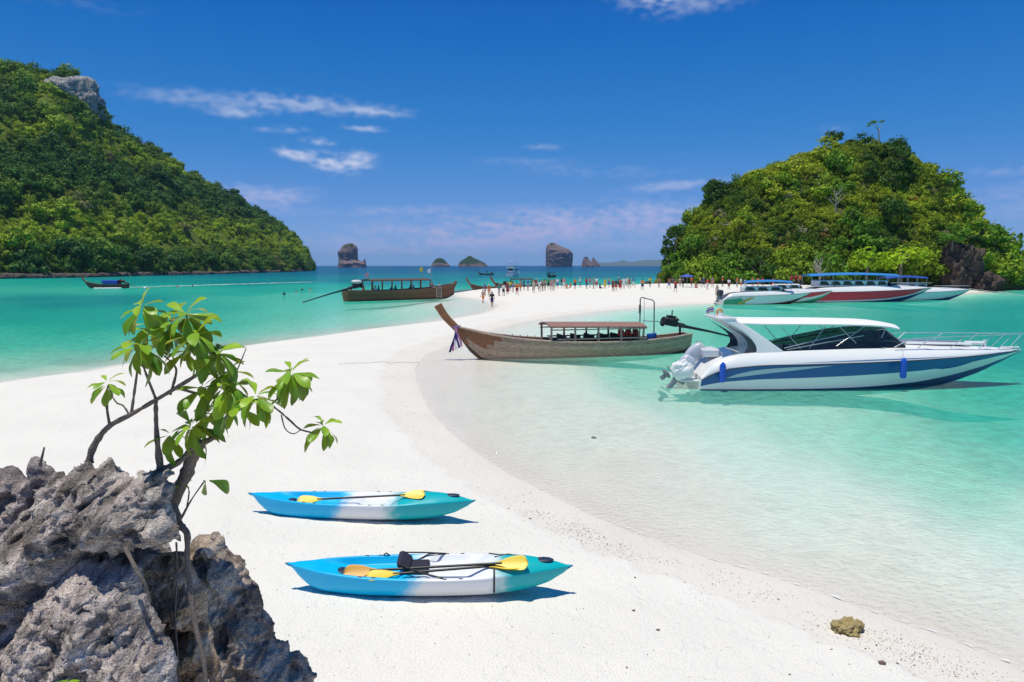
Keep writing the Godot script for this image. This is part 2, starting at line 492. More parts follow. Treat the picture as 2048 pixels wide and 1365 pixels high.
func build_ground_and_sea() -> void:
	make_land()
	var rad := PackedFloat32Array()
	var r := 0.4
	while r < 9000.0:
		rad.append(r)
		r *= 1.05 if r < 4.0 else (1.0105 if r < 45.0 else (1.016 if r < 330.0 else 1.08))
	rad.append(9000.0)
	var ang := PackedFloat32Array()
	for k in 9: ang.append(deg_to_rad(-180.0 + 14.0 * k))
	for k in 431: ang.append(deg_to_rad(-64.5 + 0.3 * k))
	for k in 9: ang.append(deg_to_rad(68.0 + 14.0 * k))
	var rows := rad.size()
	var cols := ang.size()
	var v := PackedVector3Array()
	var c := PackedColorArray()
	var wv := PackedVector3Array()
	var wc := PackedColorArray()
	var wet_of := PackedFloat32Array()
	var spots := noise(36, 0.5, 5)
	var painted_caustics := noise(37, 1.1, 4, FastNoiseLite.TYPE_SIMPLEX_SMOOTH, true)
	for i in rows:
		for j in cols:
			var x := sin(ang[j]) * rad[i]
			var z := -cos(ang[j]) * rad[i]
			var s := inland(x, z)
			var y := sand_height(x, z, s)
			v.append(Vector3(x, y, z))
			wet_of.append(y)
			# dry coral sand, damp strip by the water, sea bed
			var e := s + 0.35 * n_edge.get_noise_2d(x, z)
			var dry := smoothstep(1.2, 1.5, e) if x > -6.0 or z < -60.0 else smoothstep(0.5, 1.0, e)
			var damp := smoothstep(-0.2, 0.7, e)
			var k := 1.0 + 0.05 * spots.get_noise_2d(x * 0.7, z * 0.7)
			var wet := Color(0.73, 0.685, 0.615).lerp(Color(0.745, 0.71, 0.645), damp)
			var tone := wet.lerp(Color(0.785, 0.765, 0.705), dry) * k
			if y < -0.05:
				tone = tone.lerp(Color(0.84, 0.83, 0.78), smoothstep(0.05, 0.4, -y))
				if rad[i] < 60.0: tone *= 1.0 + smoothstep(0.05, 0.2, -y) * (0.16 * painted_caustics.get_noise_2d(x * 0.9 + z * 0.25, z * 1.5) + 0.02)  # network of rippled sunlight painted into the colour of the shallow bed
			tone.a = 1.0
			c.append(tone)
			var d := maxf(-y, 0.0)
			wv.append(Vector3(x, 0, z))
			wc.append(water_tint(d))
	var idx := PackedInt32Array()
	var widx := PackedInt32Array()
	for i in rows - 1:
		for j in cols - 1:
			var a := i * cols + j
			idx.append_array([a, a + cols, a + cols + 1, a, a + cols + 1, a + 1])
			if minf(minf(wet_of[a], wet_of[a + 1]), minf(wet_of[a + cols], wet_of[a + cols + 1])) < -0.004:
				widx.append_array([a, a + cols, a + cols + 1, a, a + cols + 1, a + 1])
	var sand := StandardMaterial3D.new()
	sand.vertex_color_use_as_albedo = true
	sand.roughness = 0.95
	sand.metallic_specular = 0.2
	sand.uv1_triplanar = true
	sand.uv1_world_triplanar = true
	sand.uv1_scale = Vector3.ONE / 4.3
	sand.albedo_texture = noise_tex(noise(41, 0.13, 5), 1024, grad([0.2, 0.5, 0.8], [lin(0.86, 0.845, 0.82), lin(0.97, 0.965, 0.955), lin(1, 1, 1)]))
	sand.heightmap_enabled = true
	sand.heightmap_scale = 4.0
	sand.heightmap_texture = trodden_sand()
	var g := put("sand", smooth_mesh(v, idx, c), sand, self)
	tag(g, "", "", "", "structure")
	var body := StandardMaterial3D.new()
	body.vertex_color_use_as_albedo = true
	body.transparency = BaseMaterial3D.TRANSPARENCY_ALPHA
	body.roughness = 0.6
	body.metallic_specular = 0.0
	body.uv1_triplanar = true
	body.uv1_world_triplanar = true
	body.uv1_scale = Vector3.ONE / 9.0
	body.albedo_texture = noise_tex(noise(43, 0.012, 5), 1024, grad([0.2, 0.8], [lin(0.70, 0.74, 0.74), lin(1, 1, 1)]))
	var sea := put("sea", smooth_mesh(wv, widx, wc), body, self)
	sea.position.y = -0.012
	tag(sea, "", "", "", "structure")
	var skin := StandardMaterial3D.new()
	skin.albedo_color = Color(1, 1, 1, 0.0)
	skin.transparency = BaseMaterial3D.TRANSPARENCY_ALPHA
	skin.roughness = 0.08
	skin.metallic_specular = 0.34
	skin.uv1_triplanar = true
	skin.uv1_world_triplanar = true
	skin.uv1_scale = Vector3(1.0 / 5.0, 1.0 / 5.0, 1.0 / 3.4)
	skin.normal_enabled = true
	skin.normal_scale = 1.1
	skin.normal_texture = noise_tex(noise(44, 0.022, 4), 1024, null, true, 9.0)
	var top := put("water_surface", smooth_mesh(wv, widx), skin, self)
	tag(top, "", "", "", "structure")


# ------------------------------------------------------------------ foliage
func make_crown(sd: int, lobes: int, leaves: int, leaf: float, tall := 0.8, spread := 1.0) -> ArrayMesh:
	var r := RandomNumberGenerator.new()
	r.seed = sd
	var v := PackedVector3Array()
	var n := PackedVector3Array()
	var c := PackedColorArray()
	var mid := []
	var size := []
	var tone := []
	for k in lobes:
		var a := TAU * k / lobes + r.randf_range(-0.5, 0.5)
		var d := 0.0 if k == 0 else r.randf_range(0.35, 0.68) * spread
		mid.append(Vector3(cos(a) * d, r.randf_range(-0.35, 0.35) * tall + (0.35 * tall if k == 0 else 0.0), sin(a) * d))
		size.append(r.randf_range(0.42, 0.5) if k == 0 else r.randf_range(0.20, 0.40))
		tone.append(r.randf_range(0.8, 1.2))
	for k in leaves:
		var l := r.randi() % lobes
		var dir := Vector3(r.randfn(), r.randfn() * 0.9 + 0.25, r.randfn()).normalized()
		var p: Vector3 = mid[l] + dir * size[l] * (r.randf_range(0.6, 1.1) if r.randf() < 0.85 else r.randf_range(1.1, 1.45)) * Vector3(1.0, 0.85, 1.0)
		var face := (dir + Vector3(r.randfn(), r.randfn() + 0.5, r.randfn()) * 0.55).normalized()
		var t := face.cross(Vector3(r.randfn(), r.randfn(), r.randfn())).normalized()
		var b := face.cross(t)
		var s := leaf * r.randf_range(0.6, 1.35)
		var w := s * r.randf_range(0.45, 0.8)
		var q := [p - t * s, p + b * w - face * s * 0.25, p + t * s, p - b * w - face * s * 0.25]
		var n1: Vector3 = ((q[2] as Vector3) - q[0]).cross((q[1] as Vector3) - q[0]).normalized()
		if n1.dot(face) < 0.0: n1 = -n1
		n1 = (n1 + dir * 0.35).normalized()
		var g: float = tone[l] * r.randf_range(0.72, 1.28)
		var yel := r.randf_range(-0.12, 0.2)
		var col := Color(g * (1.0 + yel), g, g * (1.0 - yel * 0.8))
		v.append_array([q[0], q[1], q[2], q[0], q[2], q[3]])
		for i in 6:
			n.append(n1)
			c.append(col)
	var arr := []
	arr.resize(Mesh.ARRAY_MAX)
	arr[Mesh.ARRAY_VERTEX] = v
	arr[Mesh.ARRAY_NORMAL] = n
	arr[Mesh.ARRAY_COLOR] = c
	var m := ArrayMesh.new()
	m.add_surface_from_arrays(Mesh.PRIMITIVE_TRIANGLES, arr)
	return m

func leaf_mat(r: float, g: float, b: float) -> StandardMaterial3D:
	var key := "leaf %.3f %.3f %.3f" % [r, g, b]
	if mats.has(key): return mats[key]
	var m := StandardMaterial3D.new()
	m.albedo_color = lin(r, g, b) if r >= 1.0 else lin(r * 1.12, g * 1.12, b * 1.12)
	m.vertex_color_use_as_albedo = true
	m.roughness = 0.6
	m.metallic_specular = 0.25
	m.backlight_enabled = true
	m.backlight = Color(0.7, 0.7, 0.4)
	mats[key] = m
	return m

func make_trunk(sd: int) -> ArrayMesh:   # unit crown radius; base at y = -1.5
	var r := RandomNumberGenerator.new()
	r.seed = sd
	var s := Soup.new()
	var lean := Vector3(r.randf_range(-0.2, 0.2), 0, r.randf_range(-0.2, 0.2))
	s.tube([Vector3(0, -1.9, 0) - lean, Vector3(0, -1.0, 0) - lean * 0.4, Vector3(0, -0.2, 0), Vector3(0, 0.4, 0)], [0.10, 0.075, 0.055, 0.02], 6)
	for k in 4:
		var a := TAU * k / 4.0 + r.randf()
		s.tube([Vector3(0, -0.5 + 0.12 * k, 0), Vector3(cos(a) * 0.3, -0.15 + 0.1 * k, sin(a) * 0.3), Vector3(cos(a) * 0.6, 0.05 + 0.1 * k, sin(a) * 0.6)], [0.045, 0.03, 0.012], 5)
	return s.done()

var crowns := []
var trunks := []

func add_tree(label: String, category: String, group: String, at: Vector3, r: float, kind: int, m: Material, stretch := 1.0, called := "tree") -> Node3D:
	var o := thing(called, label, category, at, rng.randf() * TAU, group)
	var c := put("crown", crowns[kind % crowns.size()], m, o, Vector3(0, r * 1.15 * stretch, 0))
	c.scale = Vector3(r, r * stretch, r)
	var t := put("trunk", trunks[kind % trunks.size()], mat(0.20, 0.17, 0.13, 0.9, 0, 0.2), o, Vector3(0, r * 1.15 * stretch, 0))
	t.scale = Vector3(r, r * stretch, r)
	return o

func foliage_mass(called: String, m: Mesh, ma: Material, places: Array, tints: Array) -> void:
	var mm := MultiMesh.new()
	mm.transform_format = MultiMesh.TRANSFORM_3D
	mm.use_colors = true
	mm.mesh = m
	mm.instance_count = places.size()
	for k in places.size():
		mm.set_instance_transform(k, places[k])
		mm.set_instance_color(k, tints[k])
	var o := MultiMeshInstance3D.new()
	o.name = fresh(called, self)
	o.multimesh = mm
	o.material_override = ma
	add_child(o, true)

# ------------------------------------------------------------------ rock
func blob_rock(sd: int, radii: Vector3, amp: float, freq: float, seg := 36, rings := 24, flat_bottom := -0.5, ridged := true) -> ArrayMesh:
	var n1 := noise(sd, freq, 4, FastNoiseLite.TYPE_SIMPLEX_SMOOTH, ridged)
	var n2 := noise(sd + 3, freq * 0.45, 2)
	var v := PackedVector3Array()
	var idx := PackedInt32Array()
	for i in rings + 1:
		var e := PI * (float(i) / rings - 0.5)
		for j in seg + 1:
			var a := TAU * (j % seg) / seg
			var d := Vector3(cos(e) * cos(a), sin(e), cos(e) * sin(a))
			var sq := 1.0 / pow(pow(absf(d.x), 3.0) + pow(absf(d.y), 3.0) + pow(absf(d.z), 3.0), 1.0 / 3.0)
			var q := d * sq
			var k := 1.0 + amp * (n1.get_noise_3dv(q) * 0.7 + n2.get_noise_3dv(q) * 0.9)
			q *= k
			q.y = maxf(q.y, flat_bottom)
			v.append(q * radii)
	for i in rings:
		for j in seg:
			var a := i * (seg + 1) + j
			idx.append_array([a, a + seg + 1, a + 1, a + 1, a + seg + 1, a + seg + 2])
	return smooth_mesh(v, idx)

# ------------------------------------------------------------------ the two wooded hills
# a hill is a loft of columns: foot at the water, ridge, foot at the back
class Hill:
	var cols := []        # each an array of points from the front foot over the ridge to the back foot
	func at(t: float, s: float) -> Vector3:
		var x := clampf(t, 0.0, 1.0) * (cols.size() - 1)
		var i := mini(int(x), cols.size() - 2)
		var n: int = cols[0].size() - 1
		var y := clampf(s, 0.0, 1.0) * n
		var j := mini(int(y), n - 1)
		var a: Vector3 = cols[i][j].lerp(cols[i][j + 1], y - j)
		var b: Vector3 = cols[i + 1][j].lerp(cols[i + 1][j + 1], y - j)
		return a.lerp(b, x - i)

func hill_mesh(h: Hill) -> ArrayMesh:
	var v := PackedVector3Array()
	var idx := PackedInt32Array()
	var n: int = h.cols[0].size()
	for c in h.cols: v.append_array(PackedVector3Array(c))
	for i in h.cols.size() - 1:
		for j in n - 1:
			var a := i * n + j
			idx.append_array([a, a + n, a + 1, a + 1, a + n, a + n + 1])
	return smooth_mesh(v, idx)

func build_hills() -> void:
	for k in 7: crowns.append(make_crown(100 + k, 9 + 2 * (k % 4), 900, 0.098, 0.9, 1.12))
	crowns.append(make_crown(120, 5, 300, 0.10, 0.9, 1.1))      # 7: loose
	crowns.append(make_crown(121, 9, 900, 0.085, 0.5, 1.2))     # 8: broad
	for k in 4: trunks.append(make_trunk(200 + k))
	var rough := noise(61, 0.045, 4)
	# --- left hill
	var ridge := [-441.671, 128.645, -430, -373.35, 126.724, -440, -324.028, 121.439, -448, -307.588, 120.217, -450, -292.823, 120.914, -455, -280.822, 120.11, -460, -271.621, 118.657, -465, -265.931, 106.448, -470, -261.163, 94.18, -480, -250.959, 83.439, -500, -243.799, 79.72, -520, -239.138, 70.789, -540, -227.735, 62.56, -565, -213.946, 50.081, -600, -203.64, 39.638, -630, -195.791, 26.586, -660, -194.758, 12.593, -690, -195.876, 3.638, -705]
	var foot := [-155.24, -146.102, -168.351, -192.171, -175.914, -236.109, -175.409, -249.253, -171.482, -258.858, -169.091, -269.232, -164.991, -274.736, -162.647, -280.47, -162.681, -292.685, -163.859, -320.606, -160.489, -336.66, -159.199, -354.404, -156.987, -384.823, -156.356, -434.54, -156.591, -481.149, -160.581, -538.945, -168.63, -596.229, -173.439, -623.854]
	var lh := Hill.new()
	var nc := 90
	for i in nc + 1:
		var x := float(i) / nc * (foot.size() / 2 - 1)
		var k := mini(int(x), foot.size() / 2 - 2)
		var f := x - k
		var a := Vector3(lerpf(foot[2 * k], foot[2 * k + 2], f), -0.4, lerpf(foot[2 * k + 1], foot[2 * k + 3], f))
		var b := Vector3(lerpf(ridge[3 * k], ridge[3 * k + 3], f), lerpf(ridge[3 * k + 1], ridge[3 * k + 4], f), lerpf(ridge[3 * k + 2], ridge[3 * k + 5], f))
		var back := b + (b - a) * 0.8
		var col := []
		for j in 61:
			var s := j / 60.0
			var p: Vector3
			if s < 0.7:
				var q := s / 0.7
				p = a.lerp(b, q)
				p.y = lerpf(a.y, b.y, 1.0 - pow(1.0 - q, 1.22))
				var w := sin(q * PI)
				p.y += w * rough.get_noise_2d(p.x * 0.5, p.z * 0.5) * b.y * 0.13
				p.y += minf(q * 12.0, 1.0) * absf(rough.get_noise_2d(p.x * 2.0, p.z * 2.0)) * 2.0
			else:
				var q := (s - 0.7) / 0.3
				p = b.lerp(back, q)
				p.y = lerpf(b.y, -1.0, q * q)
			col.append(p)
		lh.cols.append(col)
	var soil := mottled(0.12, 0.165, 0.02, 0.95, 22.0, 0.45, 1.2, 0.0, 63)
	tag(put("left_hillside", hill_mesh(lh), soil, self), "", "", "", "structure")
	# bare limestone face near its top
	var pale := mottled(0.50, 0.47, 0.46, 0.9, 14.0, 0.30, 1.15, 60.0, 65, 0.02)
	pale.uv1_scale = Vector3(1.0 / 9.0, 1.0 / 30.0, 1.0 / 9.0)
	var cl := put("cliff", blob_rock(66, Vector3(14.0, 13.0, 9.0), 0.25, 1.9, 72, 48, -1.2), pale, self, Vector3(-254.519, 98.558, -431))
	cl.rotation.y = 0.35
	tag(cl, "pale grey bare limestone cliff near the top of the left hillside", "cliff")
	var cl2 := put("cliff", blob_rock(67, Vector3(6.0, 10.0, 6.0), 0.3, 1.9, 48, 32, -1.2), pale, self, Vector3(-251.082, 92.51, -446))
	tag(cl2, "small grey rock step below and right of the pale summit cliff", "cliff")
	var cl3 := put("cliff", blob_rock(68, Vector3(2.6, 6.5, 4.0), 0.3, 1.9, 40, 28, -1.2), pale, self, Vector3(-201.19, 22.502, -585))
	tag(cl3, "narrow pale rock scar among trees low on the left headland", "cliff")
	var dark_rock := mottled(0.13, 0.11, 0.10, 0.95, 5.0, 0.5, 1.25, 25.0, 69)
	# rocky foot of the left hill
	var foot_places := []
	var foot_tints := []
	for k in 240:
		var p := lh.at(0.12 + 0.88 * (k + rng.randf()) / 240.0, 0.004)
		p.y = 0.1
		var s := rng.randf_range(1.0, 2.6)
		foot_places.append(Transform3D(Basis.from_euler(Vector3(0, rng.randf() * TAU, 0)).scaled(Vector3(s, s * 0.6, s)), p))
		foot_tints.append(Color(1, 1, 1) * rng.randf_range(0.8, 1.5))
	foliage_mass("shore_rocks", blob_rock(70, Vector3.ONE, 0.35, 1.5, 16, 10), dark_rock, foot_places, foot_tints)
	tag(get_child(-1), "dark rocks strung along the foot of the left hillside", "rocks", "", "stuff")
	var cape := [leaf_mat(0.065, 0.155, 0.040), leaf_mat(0.10, 0.215, 0.042), leaf_mat(0.17, 0.30, 0.042), leaf_mat(0.29, 0.42, 0.040), leaf_mat(0.27, 0.27, 0.11)]
	var patch := noise(71, 0.016, 3)
	var bare := func(p: Vector3) -> bool:   # the cliffs stay clear
		return (p - cl.position).length() < 12.0 or (p - cl3.position).length() < 6.0
	var left_names := ["dark green forest tree on the left hillside", "deep green rounded tree on the left hillside", "mid green tree on the left hillside", "yellowish green tree on the left hillside", "dry olive brown tree on the left hillside"]
	for k in 150:
		var t := 0.0
		var s := 0.0
		if k < 36:     # along the skyline
			t = 0.15 + 0.85 * (k + rng.randf() * 0.8) / 36.0
			s = 0.69 + rng.randf() * 0.03
		elif k < 60:   # along the shore
			t = 0.15 + 0.85 * (k - 36 + rng.randf()) / 24.0
			s = 0.02 + 0.02 * rng.randf()
		else:
			t = 0.15 + 0.84 * rng.randf()
			s = 0.03 + 0.64 * rng.randf()
		var p := lh.at(t, s)
		if bare.call(p): continue
		var q := patch.get_noise_2d(p.x, p.y * 1.6) + rng.randf_range(-0.2, 0.2)
		var ci := 0 if q < -0.12 else (1 if q < 0.05 else (2 if q < 0.22 else 3))
		if rng.randf() < 0.06: ci = 4
		var r := rng.randf_range(4.2, 7.4) * lerpf(1.0, 0.8, t)
		if k < 36: r = rng.randf_range(2.6, 4.8)
		var group := "trees on the left hillside"
		var label: String = left_names[ci]
		if k < 36:
			label = "dark tree on the left hill's skyline" if ci < 2 else "green tree on the left hill's skyline"
			group = "trees on the left skyline"
		elif k < 60:
			label = "bushy green tree by the left hill's shore" if ci >= 2 else "dark bushy tree by the left hill's shore"
			group = "trees on the left shore"
		label += (", at far left" if t < 0.42 else (", above the speeding longtail" if t < 0.62 else (", towards the headland" if t < 0.82 else ", near the tip of the headland")))
		if k >= 60: label = ("low " if s < 0.2 else ("high " if s > 0.46 else "halfway up ")) + label
		add_tree(label, "tree", group, p - Vector3(0, r * 0.5, 0), r, rng.randi() % 7, cape[ci], rng.randf_range(0.9, 1.3))
	for q in [[106, 160, 3.4], [124, 154, 4.0], [146, 156, 4.4], [166, 166, 3.6], [182, 190, 3.0], [196, 214, 2.8]]:
		var top: Vector3 = cl.position + Vector3((q[0] - 146.0) * 0.3, (201.0 - q[1]) * 0.3 - 2.5, -2.0)
		add_tree("dark green tree growing on top of the pale summit cliff", "tree", "trees on top of the summit cliff", top, q[2], int(q[0]) % 7, cape[1], 1.0)
	var places := [[], [], []]
	var tints := [[], [], []]
	for k in 5200:
		var p := lh.at(0.10 + 0.9 * rng.randf(), 0.008 + 0.74 * rng.randf())
		if bare.call(p): continue
		var q := patch.get_noise_2d(p.x, p.y * 1.6) + rng.randf_range(-0.16, 0.16)
		var r := rng.randf_range(1.2, 3.4) if k % 5 else rng.randf_range(3.4, 6.5)
		if q > 0.12: r *= 0.62
		var b := k % 3
		places[b].append(Transform3D(Basis.from_euler(Vector3(0, rng.randf() * TAU, 0)).scaled(Vector3(r, r * rng.randf_range(0.8, 1.25), r)), p + Vector3(0, r * 0.25, 0)))
		var u := clampf(0.5 + q * 1.35, 0.0, 1.0)
		var col := Color(0.075, 0.17, 0.040).lerp(Color(0.34, 0.47, 0.04), u * u)
		tints[b].append(col * rng.randf_range(0.85, 1.45))
	for b in 3:
		foliage_mass("hillside_thicket", crowns[[1, 4, 6][b]], leaf_mat(1, 1, 1), places[b], tints[b])
		tag(get_child(-1), ["dense green forest cover on the left hillside", "yellow green thicket spread over the left hillside", "low shrub cover between the trees of the left hillside"][b], "thicket", "", "stuff")
	build_right_island(dark_rock)
	build_islets()

func build_right_island(dark_rock: Material) -> void:
	var rough := noise(81, 0.09, 4)
	var prof := [33.5, 0.3, 36.5, 7.0, 40.0, 12.5, 44.5, 18.2, 48.0, 20.6, 54.0, 23.6, 63.0, 26.8, 71.0, 29.4, 76.0, 30.6, 81.5, 30.6, 87.0, 28.2, 94.0, 23.0, 98.5, 16.6, 102.0, 10.6, 105.5, 5.2, 108.5, 1.8, 111.0, 0.3]
	var front := [33.5, -158.0, 39.0, -148.0, 48.0, -140.0, 60.0, -136.0, 80.0, -134.0, 93.0, -136.0, 102.0, -143.0, 111.0, -157.0]
	var rh := Hill.new()
	for i in 81:
		var x := lerpf(33.5, 111.0, i / 80.0)
		var zf := smooth_table(front, x)
		var top := smooth_table(prof, x)
		var a := Vector3(x, 0.2, zf)
		var b := Vector3(x, top, -165.0 - top * 0.1)
		var back := Vector3(x, -0.5, -200.0 + absf(x - 74.0) * 0.5)
		var col := []
		for j in 51:
			var s := j / 50.0
			var p: Vector3
			if s < 0.7:
				var q := s / 0.7
				p = a.lerp(b, q)
				p.y = lerpf(a.y, b.y, 1.0 - pow(1.0 - q, 1.75))
				p.y += sin(q * PI) * rough.get_noise_2d(p.x, p.z) * 3.0
			else:
				var q := (s - 0.7) / 0.3
				p = b.lerp(back, q)
				p.y = lerpf(b.y, back.y, q * q)
			col.append(p)
		rh.cols.append(col)
	tag(put("right_island_slope", hill_mesh(rh), mottled(0.12, 0.13, 0.03, 0.95, 9.0, 0.4, 1.3, 0.0, 83), self), "", "", "", "structure")
	var brown := mottled(0.17, 0.125, 0.105, 0.95, 4.0, 0.35, 1.5, 40.0, 85, 0.03)
	var cliff := put("cliff", blob_rock(86, Vector3(2.4, 3.6, 2.8), 0.42, 2.2, 80, 60, -1.0), brown, self, Vector3(81.166, 3.969, -132))
	tag(cliff, "dark brown bare rock cliff at the right end of the wooded island", "cliff")
	var cliff2 := put("cliff", blob_rock(87, Vector3(2.2, 1.6, 2.2), 0.45, 2.4, 70, 46, -1.0), brown, self, Vector3(84.856, 1.464, -131))
	tag(cliff2, "low rugged rock ledge running into the water right of the brown cliff", "cliff")
	var kinds := [leaf_mat(0.06, 0.13, 0.022), leaf_mat(0.13, 0.27, 0.024), leaf_mat(0.24, 0.37, 0.026), leaf_mat(0.34, 0.42, 0.028), leaf_mat(0.42, 0.28, 0.07), leaf_mat(0.42, 0.40, 0.26)]
	var names := ["dark green tree on the right island", "leafy mid green tree on the right island", "light green tree on the right island", "olive yellow tree on the right island", "rusty brown leaved tree on the right island", "grey dry leaved tree on the right island"]
	var patch := noise(88, 0.06, 3)
	var count := 0
	var clear := func(p: Vector3) -> bool:
		return (p - cliff.position).length() < 3.9 or (p - cliff2.position).length() < 3.6
	while count < 136:
		var t := 0.01 + 0.98 * rng.randf()
		var s := 0.01 + 0.66 * pow(rng.randf(), 1.25)
		if count < 26:
			t = 0.02 + 0.96 * (count + 0.7 * rng.randf()) / 26.0
			s = 0.67 + 0.03 * rng.randf()
		elif count < 52:
			t = 0.015 + 0.82 * (count - 26 + rng.randf()) / 26.0
			s = 0.012 + 0.02 * rng.randf()
		count += 1
		var p := rh.at(t, s)
		if clear.call(p): continue
		var low := clampf(1.0 - p.y / 14.0, 0.0, 1.0)
		var q := patch.get_noise_2d(p.x, p.y * 1.4) + rng.randf_range(-0.3, 0.3)
		var ci := 0 if q < -0.18 else (1 if q < 0.02 else (2 if q < 0.2 else 3))
		if low > 0.5 and ci == 0 and rng.randf() < 0.75: ci = 1
		if low > 0.5 and ci == 3: ci = 2
		if low < 0.6 and rng.randf() < 0.05: ci = 4 if p.x > 70.0 else 5
		var r := rng.randf_range(1.9, 3.6) if low < 0.5 else rng.randf_range(2.6, 4.2)
		var label: String = names[ci]
		var group := "trees covering the right island"
		if count <= 26:
			r = rng.randf_range(1.3, 2.6)
			label = ["dark", "green", "light green", "olive", "rusty", "grey"][ci] + " tree on the right island's skyline"
			group = "trees on the right skyline"
		elif count <= 52:
			label = ["dark", "leafy green", "light green", "olive", "rusty", "grey"][ci] + " tree at the right island's foot"
			group = "trees along the island's foot"
		label += (", at its left end" if p.x < 52.0 else (", left of its summit" if p.x < 70.0 else (", below its summit" if p.x < 86.0 else ", at its right end")))
		if count > 52: label = ("low " if p.y < 8.0 else ("high " if p.y > 19.0 else "halfway up ")) + label
		add_tree(label, "tree", group, p - Vector3(0, r * 0.55, 0), r, rng.randi() % 7, kinds[ci], rng.randf_range(0.85, 1.2))
	# single trees that stand out
	var lime := leaf_mat(0.36, 0.55, 0.022)
	add_tree("bright lime green broad tree low on the right island above the red speedboat", "tree", "", Vector3(69.887, 1.734, -131), 4.6, 2, lime, 0.8)
	add_tree("smaller lime green tree left of the bright broad one on the right island", "tree", "", Vector3(64.264, 1.993, -131.5), 3.2, 3, leaf_mat(0.31, 0.5, 0.022), 1.0)
	add_tree("fresh green tree leaning out over the water at the island's right end", "tree", "", Vector3(96.787, 2.271, -142), 3.6, 4, leaf_mat(0.2, 0.40, 0.02), 0.9)
	add_tree("green tree above the brown cliff at the island's right end", "tree", "", Vector3(95.027, 7.681, -146), 3.0, 2, leaf_mat(0.17, 0.33, 0.02), 1.0)
	var lone := thing("lone_tree", "tall thin tree rising above the summit of the right island", "tree", Vector3(82.399, 31.213, -166))
	var s := Soup.new()
	s.tube([Vector3(0, -2, 0), Vector3(-0.2, 1.6, 0), Vector3(-0.5, 3.6, 0), Vector3(-1.2, 4.8, 0.2)], [0.2, 0.15, 0.12, 0.05], 6)
	s.tube([Vector3(-0.4, 3.2, 0), Vector3(0.2, 4.4, 0), Vector3(0.4, 5.2, 0)], [0.09, 0.06, 0.03], 5)
	s.tube([Vector3(-0.5, 3.6, 0), Vector3(-2.1, 4.6, 0)], [0.07, 0.03], 5)
	put("trunk", s.done(), mat(0.42, 0.37, 0.31, 0.9), lone)
	for q in [[-1.6, 5.1, 1.5], [0.4, 5.3, 1.0], [-2.6, 4.4, 0.8]]:
		var c := put("crown", crowns[7], kinds[1], lone, Vector3(q[0], q[1], 0))
		c.scale = Vector3(q[2], q[2] * 0.55, q[2])
	var lolly := thing("lone_tree", "thin tree with a tufted two tier crown on the island's right shoulder", "tree", Vector3(97.098, 18.767, -160))
	s = Soup.new()
	s.tube([Vector3(0, -2, 0), Vector3(0.1, 2.5, 0), Vector3(-0.1, 5.6, 0)], [0.16, 0.1, 0.04], 6)
	put("trunk", s.done(), mat(0.36, 0.32, 0.27, 0.9), lolly)
	for q in [[0.1, 5.6, 1.15], [-0.9, 4.7, 0.75], [0.1, 1.9, 1.7], [0.8, 2.4, 0.9]]:
		var c := put("crown", crowns[7], kinds[0], lolly, Vector3(q[0], q[1], 0))
		c.scale = Vector3(q[2], q[2] * 0.6, q[2])
	for q in [[Vector3(92.865, 24.495, -165), "bare topped tree on the right shoulder of the island's skyline"], [Vector3(72.079, 31.65, -166), "dark pointed tree on the summit ridge of the right island"], [Vector3(44.372, 20.668, -163), "dark spreading tree on the island's left shoulder against the sky"], [Vector3(35.862, 10.363, -160), "small dark tree on the left edge of the island's skyline"]]:
		add_tree(q[1], "tree", "", q[0] - Vector3(0, 1.5, 0), 2.3, 5, kinds[0], 1.1)
	add_tree("leafy green tree hanging over the top of the brown cliff", "tree", "", Vector3(78.988, 7.364, -131), 2.6, 0, kinds[1], 0.9)
	add_tree("olive green tree right of the brown cliff above the rock ledge", "tree", "", Vector3(85.931, 3.328, -133), 2.4, 6, kinds[2], 0.9)
	# leafless grey trees in the crowns
	for q in [[Vector3(64.33, 16.745, -146), "leafless grey tree in the middle of the right island"], [Vector3(56.252, 3.328, -133), "leafless pale tree low on the island behind the speedboats"], [Vector3(76.554, 5.156, -136), "bare grey branched tree left of the brown cliff"]]:
		var bare := thing("bare_tree", q[1], "tree", q[0] - Vector3(0, 1.0, 0))
		s = Soup.new()
		s.tube([Vector3(0, -1.5, 0), Vector3(0.1, 1.5, 0), Vector3(0, 3.4, 0)], [0.16, 0.11, 0.03], 6)
		for k in 14:
			var a := rng.randf() * TAU
			var y := rng.randf_range(0.6, 2.8)
			var l := rng.randf_range(0.8, 1.7)
			var e := Vector3(cos(a) * l, y + l * 0.9, sin(a) * l)
			s.tube([Vector3(0, y, 0), Vector3(cos(a) * l * 0.5, y + l * 0.35, sin(a) * l * 0.5), e], [0.06, 0.045, 0.02], 4)
			s.tube([e * 0.7 + Vector3(0, y * 0.3, 0), e + Vector3(rng.randfn() * 0.5, 0.5, rng.randfn() * 0.5)], [0.035, 0.015], 4)
		put("branches", s.done(), mat(0.40, 0.36, 0.32, 0.9), bare)
	# undergrowth
	var places := [[], [], []]
	var tints := [[], [], []]
	for k in 3600:
		var p := rh.at(0.005 + 0.99 * rng.randf(), 0.01 + 0.70 * rng.randf())
		if clear.call(p): continue
		var q := patch.get_noise_2d(p.x, p.y * 1.4) + rng.randf_range(-0.3, 0.3)
		var r := rng.randf_range(0.7, 1.7)
		var b := k % 3
		places[b].append(Transform3D(Basis.from_euler(Vector3(0, rng.randf() * TAU, 0)).scaled(Vector3(r, r * rng.randf_range(0.8, 1.3), r)), p + Vector3(0, r * 0.3, 0)))
		var u := clampf(0.5 + q * 1.1, 0.0, 1.0)
		var col := Color(0.07, 0.15, 0.022).lerp(Color(0.36, 0.44, 0.03), u)
		if rng.randf() < 0.03: col = Color(0.38, 0.22, 0.06) if rng.randf() < 0.5 else Color(0.38, 0.36, 0.24)
